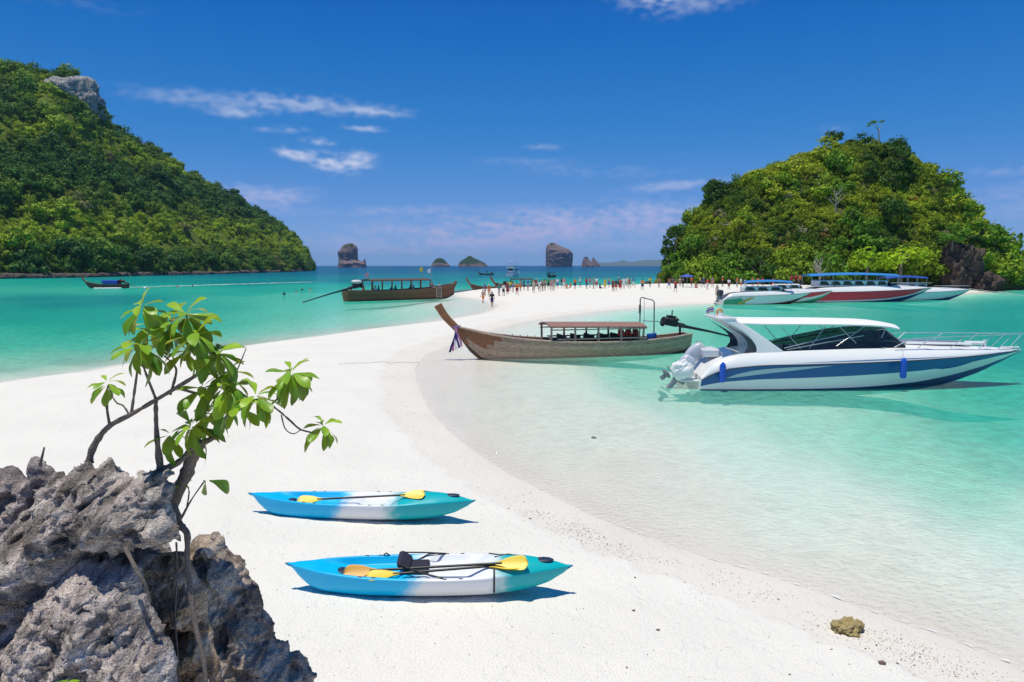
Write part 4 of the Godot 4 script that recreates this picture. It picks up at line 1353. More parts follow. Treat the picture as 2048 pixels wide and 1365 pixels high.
func small_speedboat(label: String, at: Vector3, k: float, sy: float, bottom: Material, low: Material, stripe: Material, canopy: Array, canopy_mat: Material, windows: Array, cut: Array, turn := 0.0) -> Node3D:
	var white := paint(0.78, 0.78, 0.78, 0.25)
	var o := thing("speedboat", label, "speedboat", at, turn, "speedboats moored by the sandbar")
	var h := speedboat_hull(o, k, sy, bottom, low, stripe, white, cut)
	var l := 12.3 * k
	put("foredeck", across(steps(l * 0.5, l, 14), h.shoulder, 0.14).done(), white, o)
	put("aft_deck", across(steps(0.0, l * 0.5, 6), func(x): return h.shoulder.call(x) - Vector2(0.35, 0.1), 0.0).done(), paint(0.5, 0.5, 0.5, 0.6), o)
	# coaming with windows
	var hs := 1.48 * sy
	if windows.size():
		var co := Soup.new()
		var x0: float = windows[0]
		var x1: float = windows[1]
		var n: int = windows[2]
		co.box(Vector3((x0 + x1) / 2.0, hs + 0.27 * sy, 0), Vector3(x1 - x0, 0.62 * sy, 1.75 * k), Basis.IDENTITY, 0.1)
		put("cabin", co.done(), white, o)
		for j in n:
			for sg in [1.0, -1.0]:
				var w := (x1 - x0) / n
				var a := x0 + w * j
				var gl := Soup.new()
				gl.quad(Vector3(a + 0.10 * w, hs + 0.12 * sy, 0.885 * k * sg), Vector3(a + 0.98 * w, hs + 0.12 * sy, 0.885 * k * sg), Vector3(a + 0.72 * w, hs + 0.48 * sy, 0.885 * k * sg), Vector3(a + 0.20 * w, hs + 0.48 * sy, 0.885 * k * sg))
				put("window", gl.done(), mat(0.015, 0.017, 0.022, 0.1), o)
		var ws := Soup.new()
		ws.quad(Vector3(x1 + 0.5 * k, hs + 0.02, 0.75 * k), Vector3(x1 + 0.5 * k, hs + 0.02, -0.75 * k), Vector3(x1 - 0.05, hs + 0.62 * sy, -0.68 * k), Vector3(x1 - 0.05, hs + 0.62 * sy, 0.68 * k))
		put("windscreen", ws.done(), mat(0.015, 0.017, 0.022, 0.1), o)
	if canopy.size():
		var x0: float = canopy[0]
		var x1: float = canopy[1]
		var y: float = canopy[2]
		var u := []
		var d := []
		for j in 13:
			var t := j / 12.0
			var x := lerpf(x0, x1, t)
			var rise := 0.14 * sin(t * PI) * sy
			var a := PackedVector3Array()
			var b := PackedVector3Array()
			for i in 9:
				var q := 1.0 - i / 4.0
				a.append(Vector3(x, y + rise - 0.2 * q * q * sy, q * 1.1 * k))
				b.append(Vector3(x, y + rise - 0.2 * q * q * sy - 0.06, q * 1.09 * k))
			b.reverse()
			u.append(a)
			d.append(b)
		var ca := Soup.new()
		ca.sheet(u)
		ca.sheet(d)
		for j in 12:
			ca.quad(u[j][0], u[j + 1][0], d[j + 1][8], d[j][8])
			ca.quad(u[j][8], u[j + 1][8], d[j + 1][0], d[j][0])
		put("canopy", ca.done(), canopy_mat, o)
		var fr := Soup.new()
		for j in 5:
			for sg in [1.0, -1.0]:
				var x := lerpf(x0 + 0.2, x1 - 0.2, j / 4.0)
				fr.tube([Vector3(x, 1.3 * sy, 1.0 * k * sg), Vector3(x, y - 0.12, 1.02 * k * sg)], [0.025], 5)
		put("canopy_frame", fr.done(), mat(0.6, 0.6, 0.62, 0.3, 0.6), o)
	var rl := Soup.new()
	for sg in [1.0, -1.0]:
		var path := []
		for j in 9:
			var x := lerpf(l * 0.66, l * 1.0, j / 8.0)
			path.append(Vector3(x, (1.5 + 0.28) * sy, (h.shoulder.call(minf(x, l * 0.97)).y + 0.04) * sg))
		rl.tube(path, [0.02], 5)
	put("bow_rail", rl.done(), mat(0.7, 0.7, 0.7, 0.3, 0.5), o)
	outboard(o, Vector3(-0.25, 0.9 * sy, 0.35), mat(0.05, 0.05, 0.06, 0.3), -0.3)
	outboard(o, Vector3(-0.25, 0.9 * sy, -0.35), mat(0.05, 0.05, 0.06, 0.3), -0.3)
	return o

func build_moored_speedboats() -> void:
	var white := paint(0.78, 0.78, 0.78, 0.25)
	var red := paint(0.85, 0.02, 0.06, 0.3)
	var green := paint(0.015, 0.34, 0.17, 0.4)
	var navy := paint(0.01, 0.05, 0.22, 0.4)
	var sky := mat(0.02, 0.20, 0.52, 0.7)
	# white and blue, furthest right
	small_speedboat("white speedboat with a blue bottom, its bow furthest right of the moored row", Vector3(48.6, 0, -97.0), 1.04, 1.05, navy, white, white, [0.8, 6.4, 3.1], mat(0.012, 0.07, 0.36, 0.7), [3.6, 6.4, 2], [0, 0.5, 12.3, 0.5], 0.02)
	small_speedboat("long white speedboat with a red side band and blue canopy", Vector3(36.6, 0, -93.2), 1.40, 1.32, navy, white, red, [1.0, 12.4, 3.5], sky, [2.2, 11.0, 6], [0, 0.12, 10.5, 0.2, 11.3, 0.55, 12.3, 0.9], 0.0)
	small_speedboat("white speedboat with a red side, mostly hidden behind the green sterned one", Vector3(29.0, 0, -90.2), 0.88, 1.12, green, white, red, [], sky, [3.5, 6.5, 2], [0, 0.35, 11, 0.4, 12.3, 0.7], 0.0)
	var a := small_speedboat("white speedboat with a green stern and blue canopy at the left of the row", Vector3(25.1, 0, -87.0), 0.86, 1.02, paint(0.10, 0.04, 0.03, 0.5), white, white, [2.6, 8.2, 2.75], sky, [2.4, 7.0, 3], [0, 0.5, 12.3, 0.5], -0.02)
	var h := Soup.new()   # green stern paint and its striped flash
	for sg in [1.0, -1.0]: h.quad(Vector3(-0.02, 0.02, 1.05 * sg), Vector3(2.6, 0.05, 1.16 * sg), Vector3(2.0, 0.72, 1.33 * sg), Vector3(-0.02, 0.42, 1.24 * sg))
	put("stern_paint", h.done(), green, a)
	for sg in [1.0, -1.0]:
		h = Soup.new()
		h.quad(Vector3(1.5, 0.04, 1.145 * sg), Vector3(2.0, 0.05, 1.16 * sg), Vector3(3.6, 0.78, 1.355 * sg), Vector3(3.0, 0.76, 1.345 * sg))
		put("stern_flash", h.done(), mat(0.6, 0.38, 0.03, 0.4), a)

# ------------------------------------------------------------------ long wooden boats: bow towards -x, x from 0 (stem) to l
func longtail(label: String, at: Vector3, turn: float, d: Dictionary, group := "") -> Node3D:
	var o := thing("longtail_boat", label, "longtail boat", at, turn, group)
	var l: float = d.l
	var wood: Material = d.wood
	var sheer := func(x: float) -> float: return smooth_table(d.sheer, x)
	var low := func(x: float) -> float: return smooth_table(d.low, x)
	var half := func(x: float) -> float: return smooth_table(d.half, x)
	var line := func(x: float, t: float) -> Vector2:
		return Vector2(lerpf(low.call(x), sheer.call(x), t), half.call(x) * (0.5 + 0.5 * sin(minf(t + 0.02, 1.0) * PI / 2)))
	var n: int = d.strakes
	var fore: float = d.get("fore", 0.0)
	for k in n:
		var fk := fore * (0.45 + 0.26 * k)
		var a := float(k) / n
		var b := float(k + 1) / n
		var fa := func(x: float) -> Vector2: return line.call(x, a) + Vector2(0, 0.0)
		var fb := func(x: float) -> Vector2: return line.call(x, b) + Vector2(0.008, -0.018)
		for sg in [1.0, -1.0]:
			put("plank", both_sides(steps(fk, l, 24), fa, fb, 2, [sg]).done(), d.get("planks", [wood])[k % d.get("planks", [wood]).size()], o)
			if fore > 0.0: put("bow_plank", both_sides(steps(0.0, fk, 8), fa, fb, 2, [sg]).done(), d.prow if k > 1 else wood, o)
	put("bottom", both_sides(steps(0.0, l, 24), func(x): return Vector2(low.call(x) - 0.22, 0.0), func(x): return line.call(x, 0.0), 2).done(), d.get("bottom", wood), o)
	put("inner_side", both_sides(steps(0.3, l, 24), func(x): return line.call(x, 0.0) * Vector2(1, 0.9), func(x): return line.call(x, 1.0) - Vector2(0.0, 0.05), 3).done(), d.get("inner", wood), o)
	var rs := Soup.new()
	for sg in [1.0, -1.0]:
		var path := []
		for x in steps(0.0, l, 24): path.append(Vector3(x, sheer.call(x) + 0.02, (half.call(x) - 0.01) * sg))
		rs.tube(path, [0.05], 6)
	put("gunwale", rs.done(), d.get("rail", wood), o)
	var fl := Soup.new()
	for x in steps(l * 0.14, l * 0.97, 16):
		fl.box(Vector3(x, maxf(low.call(x), 0.0) + 0.18, 0), Vector3(l * 0.05, 0.03, half.call(x) * 1.25))
	put("floor_boards", fl.done(), d.get("inner", wood), o)
	var tr := Soup.new()
	var q0: Vector2 = line.call(l, 0.0)
	var q1: Vector2 = line.call(l, 1.0)
	tr.quad(Vector3(l, q0.x, -q0.y), Vector3(l, q1.x, -q1.y), Vector3(l, q1.x, q1.y), Vector3(l, q0.x, q0.y))
	put("transom", tr.done(), wood, o)
	# upswept prow post
	var ps := Soup.new()
	var pts := curve_points(d.prow_path, 5)
	var rad := []
	for k in pts.size(): rad.append(lerpf(d.prow_r[0], d.prow_r[1], float(k) / (pts.size() - 1)))
	ps.tube(pts, rad, 8, true, 1.5)
	put("prow_post", ps.done(), d.prow, o)
	# roof on posts
	if d.has("roof"):
		var r: Array = d.roof    # x0, x1, y edge, half width, thickness
		var u := []
		var w := []
		for j in 13:
			var x := lerpf(r[0], r[1], j / 12.0)
			var a := PackedVector3Array()
			var b := PackedVector3Array()
			for i in 9:
				var q := 1.0 - i / 4.0
				var y: float = r[2] + 0.16 * (1.0 - q * q) + d.get("roof_slope", 0.0) * (x - r[0])
				a.append(Vector3(x, y + r[4], q * r[3]))
				b.append(Vector3(x, y, q * r[3]))
			b.reverse()
			u.append(a)
			w.append(b)
		var ro := Soup.new()
		ro.sheet(u)
		ro.sheet(w)
		for j in 12:
			ro.quad(u[j][0], u[j + 1][0], w[j + 1][8], w[j][8])
			ro.quad(u[j][8], u[j + 1][8], w[j + 1][0], w[j][0])
		for i in 8:
			ro.quad(u[0][i], u[0][i + 1], w[0][7 - i], w[0][8 - i])
			ro.quad(u[12][i], u[12][i + 1], w[12][7 - i], w[12][8 - i])
		put("roof", ro.done(), d.roof_mat, o)
		var np: int = d.posts
		for j in np:
			for sg in [1.0, -1.0]:
				var x := lerpf(r[0] + 0.12, r[1] - 0.12, float(j) / (np - 1))
				var po := Soup.new()
				po.bar(Vector3(x, sheer.call(x) - 0.1, (half.call(x) - 0.06) * sg), Vector3(x, r[2] + d.get("roof_slope", 0.0) * (x - r[0]) + 0.02, (r[3] - 0.1) * sg), d.get("post_w", 0.08), d.get("post_w", 0.08))
				put("roof_post", po.done(), d.get("post_mat", wood), o)
	return o

func tail_engine(o: Node3D, at: Vector3, size: float, tail: Vector3, black: Material) -> void:
	var g := Node3D.new()
	g.name = fresh("engine", o)
	o.add_child(g, true)
	g.position = at
	var s := Soup.new()
	s.box(Vector3(0, 0, 0), Vector3(0.62, 0.42, 0.42) * size, Basis.from_euler(Vector3(0, 0, -0.2)), 0.05 * size)
	s.tube([Vector3(-0.36, 0.03, 0) * size, Vector3(-0.44, 0.05, 0) * size], [0.27 * size, 0.25 * size], 16)
	s.box(Vector3(0.02, 0.27, 0.02) * size, Vector3(0.46, 0.16, 0.26) * size, Basis.from_euler(Vector3(0, 0, -0.2)), 0.03 * size)
	for k in 4: s.tube([Vector3(-0.2 + 0.13 * k, 0.12, 0.2) * size, Vector3(-0.18 + 0.13 * k, 0.22, 0.32) * size, Vector3(-0.1 + 0.13 * k, 0.1, 0.36) * size], [0.035 * size], 6)
	s.tube([Vector3(0.1, 0.3, -0.1) * size, Vector3(0.12, 0.62, -0.1) * size], [0.03 * size], 6)
	put("block", s.done(), black, g)
	s = Soup.new()
	s.box(Vector3(0.48, -0.16, 0) * size, Vector3(0.5, 0.24, 0.24) * size, Basis.from_euler(Vector3(0, 0, -0.25)), 0.04 * size)
	s.tube([Vector3(0.5, -0.1, 0) * size, Vector3(0.5, -0.75, 0) * size], [0.06 * size], 8)
	put("gearbox", s.done(), mat(0.06, 0.05, 0.045, 0.5), g)
	s = Soup.new()
	s.tube([Vector3(0.62, -0.22, 0) * size, tail * 0.55, tail], [0.085 * size, 0.06 * size, 0.04 * size], 8)
	put("shaft", s.done(), black, g)
	s = Soup.new()
	for k in 3:
		var a := TAU * k / 3.0
		s.bar(tail, tail + Vector3(0.03, cos(a) * 0.17, sin(a) * 0.17), 0.08, 0.02)
	put("propeller", s.done(), mat(0.3, 0.24, 0.12, 0.35, 0.6), g)
	s = Soup.new()
	s.tube([Vector3(-0.3, 0.0, 0.1) * size, Vector3(-0.8, 0.06, 0.1) * size, Vector3(-1.5, 0.1, 0.1) * size], [0.02], 6)
	put("tiller", s.done(), mat(0.12, 0.12, 0.12, 0.5), g)

func build_longtails() -> void:
	var black := mat(0.012, 0.012, 0.014, 0.45)
	# the near one
	var grey_wood := mottled(0.53, 0.40, 0.29, 0.85, 1.6, 0.55, 1.2, 0.6, 501, 0.03)
	grey_wood.uv1_scale = Vector3(0.18, 1.6, 1.6)
	var grey_wood2 := mottled(0.47, 0.345, 0.245, 0.85, 1.6, 0.5, 1.2, 0.6, 503, 0.03)
	grey_wood2.uv1_scale = Vector3(0.15, 1.9, 1.9)
	var varnish := mottled(0.36, 0.17, 0.085, 0.55, 1.2, 0.5, 1.25, 0.3, 505, 0.03)
	varnish.uv1_scale = Vector3(0.3, 1.6, 1.6)
	var red_roof := mottled(0.32, 0.185, 0.155, 0.85, 2.0, 0.75, 1.15, 0.4, 507, 0.03)
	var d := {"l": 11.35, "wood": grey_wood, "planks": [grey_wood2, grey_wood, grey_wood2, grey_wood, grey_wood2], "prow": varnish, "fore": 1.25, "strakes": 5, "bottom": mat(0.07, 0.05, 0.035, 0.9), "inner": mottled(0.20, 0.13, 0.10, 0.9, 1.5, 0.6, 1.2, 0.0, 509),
		"rail": mottled(0.52, 0.40, 0.32, 0.85, 1.5, 0.6, 1.2, 0.3, 511),
		"sheer": [0, 1.55, 0.7, 1.36, 1.6, 1.14, 3, 0.93, 5, 0.77, 7, 0.72, 9, 0.76, 10.4, 0.86, 11.35, 0.98], "low": [0, 1.3, 0.5, 0.55, 1.1, 0.0, 2, -0.16, 4, -0.2, 8, -0.2, 9.5, -0.12, 10.5, 0.05, 11.35, 0.2],
		"half": [0, 0.05, 0.7, 0.26, 1.6, 0.55, 3, 0.82, 5, 0.98, 7, 0.98, 9, 0.86, 10.4, 0.66, 11.35, 0.46],
		"prow_path": [Vector3(1.05, -0.05, 0), Vector3(0.45, 0.75, 0), Vector3(-0.1, 1.5, 0), Vector3(-0.62, 2.1, 0), Vector3(-0.95, 2.68, 0)], "prow_r": [0.09, 0.125],
		"roof": [4.0, 8.75, 1.52, 1.02, 0.07], "roof_slope": -0.02, "roof_mat": red_roof, "posts": 5, "post_mat": mat(0.32, 0.24, 0.2, 0.8)}
	var at := Vector3(-2.567, 0, -34.822)
	var o := longtail("weathered wooden longtail boat with a brown roof and upswept bow, nose to the beach", Vector3(at.x - 0.05, 0, at.z - 0.8), 0.235, d)
	o.scale = Vector3(1.09, 1.0, 1.0)
	tail_engine(o, Vector3(10.35, 1.62, 0.1), 1.0, Vector3(3.75, -0.98, 0.1), black)
	# cabin sides, benches and a back wall under the roof
	var cs := Soup.new()
	for sg in [1.0, -1.0]:
		cs.box(Vector3(6.6, 0.93, 0.93 * sg), Vector3(4.4, 0.07, 0.05), Basis.IDENTITY, 0.01)
		cs.box(Vector3(6.4, 1.40, 0.93 * sg), Vector3(4.7, 0.06, 0.05), Basis.IDENTITY, 0.01)
	put("cabin_rail", cs.done(), mat(0.36, 0.27, 0.22, 0.8), o)
	for k in 6:
		var bs := Soup.new()
		bs.box(Vector3(4.7 + 0.68 * k, 0.72, 0), Vector3(0.28, 0.05, 1.7), Basis.IDENTITY, 0.01)
		bs.box(Vector3(4.84 + 0.68 * k, 0.92, 0), Vector3(0.04, 0.32, 1.6), Basis.from_euler(Vector3(0, 0, -0.15)), 0.01)
		put("bench", bs.done(), mat(0.045, 0.04, 0.045, 0.8), o)
	var fc := Soup.new()
	for k in 9: fc.tube([Vector3(2.0 + 0.34 * k, 1.02 - 0.028 * k, 0.62 + 0.035 * k), Vector3(2.02 + 0.34 * k, 1.26 - 0.028 * k, 0.62 + 0.035 * k)], [0.02], 6)
	put("rope_pegs", fc.done(), mat(0.25, 0.18, 0.14, 0.8), o)
	var bd := Soup.new()
	for k in 7: bd.box(Vector3(1.55 + 0.36 * k, 1.0 - 0.045 * k, 0), Vector3(0.3, 0.03, 0.9 + 0.13 * k), Basis.IDENTITY, 0.01)
	put("bow_deck", bd.done(), mat(0.36, 0.27, 0.2, 0.85), o)
	var po := Soup.new()
	po.tube([Vector3(8.95, 0.6, -0.4), Vector3(8.95, 2.86, -0.4), Vector3(9.02, 2.92, -0.4), Vector3(9.6, 2.76, -0.4), Vector3(9.68, 2.66, -0.4), Vector3(9.7, 0.65, -0.4)], [0.03], 6)
	po.tube([Vector3(9.15, 2.88, -0.4), Vector3(9.17, 1.2, -0.4)], [0.012], 5)
	po.box(Vector3(8.94, 2.3, -0.4), Vector3(0.10, 0.5, 0.10), Basis.IDENTITY, 0.03)
	put("pole_frame", po.done(), mat(0.12, 0.11, 0.11, 0.6), o)
	var stp := Soup.new()
	stp.box(Vector3(11.6, 0.16, 0.1), Vector3(0.9, 0.05, 0.7), Basis.IDENTITY, 0.01)
	stp.tube([Vector3(11.4, 0.2, 0.4), Vector3(11.6, 0.6, 0.4), Vector3(11.85, 0.55, 0.4), Vector3(11.9, 0.2, 0.4)], [0.02], 6)
	put("stern_step", stp.done(), mat(0.16, 0.12, 0.09, 0.8), o)
	var tf := o.transform
	# ribbons tied round the prow
	var rb := thing("bow_ribbons", "purple, pink and white ribbons tied round the longtail's prow", "ribbons", tf * Vector3(-0.12, 1.52, 0))
	var cols := [[0.03, 0.02, 0.16], [0.62, 0.22, 0.38], [0.75, 0.72, 0.75], [0.04, 0.03, 0.2], [0.66, 0.3, 0.45]]
	for k in 5:
		var s := Soup.new()
		var rows := []
		for j in 9:
			var t := j / 8.0
			var p := Vector3(0.02 + (-0.30 + 0.13 * k) * t + 0.04 * sin(t * 5.0 + k), 0.06 - 1.25 * t * (1.0 - 0.06 * k), 0.14 + 0.03 * k + 0.06 * sin(t * 4.0 + k * 2.0))
			rows.append(PackedVector3Array([p + Vector3(-0.055, 0, 0.02), p + Vector3(0, 0, -0.02), p + Vector3(0.055, 0, 0.02)]))
		s.sheet(rows)
		put("ribbon", s.done(), mat(cols[k][0], cols[k][1], cols[k][2], 0.8), rb)
	var kn := Soup.new()
	for k in 3: kn.tube([Vector3(-0.14, 0.03 * k, 0.14), Vector3(0.10, 0.05 + 0.03 * k, 0.17), Vector3(0.18, 0.05 + 0.03 * k, -0.14), Vector3(-0.12, 0.03 * k, -0.15), Vector3(-0.14, 0.03 * k, 0.14)], [0.035], 6)
	put("knot", kn.done(), mat(0.30, 0.2, 0.42, 0.8), rb)
	# cargo
	for q in [["blue plastic barrel standing behind the roof of the near longtail", 9.25, 0.25, 0.20], ["second blue plastic barrel beside the pole frame of the near longtail", 9.52, -0.02, 0.16]]:
		var b := thing("barrel", q[0], "barrel", tf * Vector3(q[1], 0.62, q[2]))
		var s := Soup.new()
		s.tube([Vector3(0, -0.42, 0), Vector3(0, -0.02, 0), Vector3(0, 0.16, 0), Vector3(0, 0.2, 0), Vector3(0, 0.38, 0), Vector3(0, 0.42, 0)], [q[3] * 0.95, q[3], q[3], q[3] * 1.06, q[3], q[3] * 0.9], 16)
		put("drum", s.done(), mat(0.01, 0.09, 0.42, 0.4), b)
		s = Soup.new()
		s.tube([Vector3(0.05, 0.42, 0), Vector3(0.05, 0.47, 0)], [0.05], 10)
		put("cap", s.done(), mat(0.6, 0.6, 0.6, 0.5), b)
	for k in 3:
		var v := thing("life_vest", ["red life vest hanging at the front of the rear cabin bay", "middle red life vest in the rear cabin bay", "dark red life vest nearest the cabin's rear post"][k] + " of the near longtail", "life vest", tf * Vector3(7.55 + 0.36 * k, 0.78, 0.78))
		var s := Soup.new()
		s.box(Vector3(-0.09, 0.26, 0), Vector3(0.16, 0.5, 0.1), Basis.IDENTITY, 0.04)
		s.box(Vector3(0.09, 0.26, 0), Vector3(0.16, 0.5, 0.1), Basis.IDENTITY, 0.04)
		s.box(Vector3(0, 0.42, -0.1), Vector3(0.3, 0.28, 0.08), Basis.IDENTITY, 0.03)
		put("foam_panel", s.done(), mat(0.36 - 0.1 * k, 0.02, 0.015, 0.8), v)
		s = Soup.new()
		s.box(Vector3(0, 0.2, 0.055), Vector3(0.32, 0.035, 0.012))
		put("strap", s.done(), mat(0.02, 0.02, 0.02, 0.7), v)
	# the big one behind the spit
	var brown := mottled(0.26, 0.13, 0.078, 0.8, 3.0, 0.55, 1.3, 1.0, 521, 0.03)
	brown.uv1_scale = Vector3(0.1, 0.9, 0.9)
	var brown2 := mottled(0.215, 0.105, 0.062, 0.8, 3.0, 0.55, 1.3, 1.0, 523, 0.03)
	brown2.uv1_scale = Vector3(0.1, 0.9, 0.9)
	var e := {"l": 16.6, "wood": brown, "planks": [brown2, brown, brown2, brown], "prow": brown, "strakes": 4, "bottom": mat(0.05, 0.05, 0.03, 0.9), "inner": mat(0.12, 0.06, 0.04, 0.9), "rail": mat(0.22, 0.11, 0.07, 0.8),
		"sheer": [0, 2.05, 1.5, 1.78, 4, 1.5, 8, 1.32, 12, 1.28, 15, 1.32, 16.6, 1.4], "low": [0, 0.7, 1.0, 0.2, 2.5, -0.1, 5, -0.2, 16.6, -0.2], "half": [0, 0.12, 1.5, 0.75, 4, 1.25, 8, 1.45, 12, 1.4, 15, 1.2, 16.6, 1.0],
		"prow_path": [Vector3(0.9, 0.25, 0), Vector3(0.3, 1.0, 0), Vector3(-0.1, 1.8, 0), Vector3(-0.35, 2.35, 0)], "prow_r": [0.13, 0.17], "roof": [4.6, 13.6, 2.55, 1.45, 0.1], "roof_mat": mottled(0.16, 0.082, 0.055, 0.8, 3.0, 0.7, 1.2, 0.5, 525), "posts": 7, "post_w": 0.12, "post_mat": brown}
	var bow := Vector3(-8.254, 0, -103.255)
	var stern := Vector3(-23.849, 0, -91.258)
	var big := longtail("large brown wooden longtail boat with a long roof, moored left of the sand spit", bow, 0.0, e)
	big.rotation.y = atan2(bow.z - stern.z, stern.x - bow.x)
	big.position = Vector3(bow.x, 0, bow.z)
	tail_engine(big, Vector3(15.0, 2.0, 0.0), 1.5, Vector3(7.6, -1.9, -1.0), black)
	var ew := Soup.new()
	ew.ball(Vector3(15.0, 2.45, 0), Vector3(0.75, 0.3, 0.55))
	put("engine_hood", ew.done(), mat(0.6, 0.6, 0.6, 0.6), big)
	var la := Soup.new()
	for x in [3.0, 3.8]: la.tube([Vector3(x, 0.1, -1.5), Vector3(x, 1.75, -1.36)], [0.03], 6)
	for k in 5: la.tube([Vector3(3.0, 0.3 + 0.3 * k, 0.02 * k - 1.48), Vector3(3.8, 0.3 + 0.3 * k, 0.02 * k - 1.48)], [0.025], 6)
	put("boarding_ladder", la.done(), mat(0.5, 0.5, 0.5, 0.4, 0.3), big)
	for k in 9:
		var bs := Soup.new()
		bs.box(Vector3(5.2 + 0.95 * k, 1.0, 0), Vector3(0.4, 0.06, 2.3))
		put("bench", bs.done(), mat(0.14, 0.07, 0.045, 0.8), big)
	for q in [["yellow pennant on the front of the big longtail's roof", 4.9, 0.3, 0.75, 0.62, 0.05, 1.7], ["small white and blue pennant beside the yellow one on the longtail roof", 4.0, -0.3, 0.7, 0.72, 0.8, 1.5], ["small flag at the rear end of the big longtail's roof", 13.2, 0.2, 0.6, 0.3, 0.4, 1.0]]:
		var p := thing("pennant", q[0], "flag", big.transform * Vector3(q[1], 2.75, q[2]))
		var s := Soup.new()
		s.tube([Vector3.ZERO, Vector3(0, q[6], 0)], [0.03], 5)
		put("pole", s.done(), mat(0.4, 0.35, 0.3, 0.7), p)
		s = Soup.new()
		var rows := []
		for j in 6: rows.append(PackedVector3Array([Vector3(-0.09 * j, q[6] - 0.02 - 0.05 * j, 0.05 * sin(j * 1.3)), Vector3(-0.09 * j, q[6] - 0.75 + 0.02 * j, 0.05 * sin(j * 1.3 + 0.5))]))
		s.sheet(rows)
		put("cloth", s.done(), mat(q[3], q[4], q[5], 0.8), p)
	# small ones
	var f := {"l": 8.6, "wood": mat(0.13, 0.065, 0.04, 0.8), "prow": mat(0.25, 0.1, 0.05, 0.7), "strakes": 3, "inner": mat(0.1, 0.05, 0.03, 0.9), "rail": mat(0.2, 0.1, 0.06, 0.8),
		"sheer": [0, 1.3, 1.2, 0.98, 3, 0.72, 5, 0.66, 8.6, 0.85], "low": [0, 0.9, 0.8, 0.1, 2, -0.15, 7, -0.15, 8.6, 0.05], "half": [0, 0.05, 1.2, 0.45, 3, 0.75, 5, 0.8, 7.5, 0.65, 8.6, 0.45],
		"prow_path": [Vector3(0.8, 0.1, 0), Vector3(0.2, 0.9, 0), Vector3(-0.3, 1.5, 0), Vector3(-0.9, 2.5, 0)], "prow_r": [0.09, 0.13]}
	var blue_roof := f.duplicate()
	blue_roof.merge({"roof": [3.4, 6.9, 1.45, 0.85, 0.06], "roof_mat": mat(0.01, 0.06, 0.36, 0.7), "posts": 3, "post_mat": mat(0.15, 0.1, 0.08, 0.8)})
	var lb := Vector3(-86.605, 0, -147.713)
	var run := longtail("small longtail boat with a blue awning speeding across the left lagoon", lb, 0.0, blue_roof)
	tail_engine(run, Vector3(7.6, 1.35, 0), 1.0, Vector3(2.6, -1.0, 0), black)
	var aw := Soup.new()
	for sg in [1.0, -1.0]: aw.box(Vector3(5.3, 1.12, 0.84 * sg), Vector3(3.0, 0.66, 0.03))
	put("awning_side", aw.done(), mat(0.012, 0.07, 0.38, 0.7), run)
	var fc2 := longtail("dark longtail boat under way far out in the middle of the strait", Vector3(-16.309, 0, -354.404), 0.0, f)
	fc2.scale = Vector3.ONE * 0.85
	tail_engine(fc2, Vector3(7.6, 1.35, 0), 1.0, Vector3(2.4, -0.9, 0), black)
	var g := f.duplicate()
	g.merge({"roof": [3.0, 7.2, 1.9, 0.9, 0.08], "roof_mat": mat(0.05, 0.04, 0.035, 0.8), "posts": 3})
	var h1 := longtail("dark roofed longtail boat seen nose on, coming in right of the white tour boat", Vector3(13.403, 0, -274.736), 1.15, g)
	h1.scale = Vector3.ONE * 0.95
	var h2 := longtail("brown longtail boat nosed onto the far side of the sandbar at its left end", Vector3(-7.678, 0, -134.376), 0.35, f)
	h2.scale = Vector3.ONE * 0.9
	tail_engine(h2, Vector3(7.6, 1.35, 0), 1.2, Vector3(2.4, -0.9, 0), black)
	var h3 := longtail("brown longtail boat behind the bathers in the middle of the sandbar", Vector3(-3.242, 0, -138.546), 0.12, g)
	tail_engine(h3, Vector3(7.6, 1.35, 0), 1.2, Vector3(2.4, -0.9, 0), black)

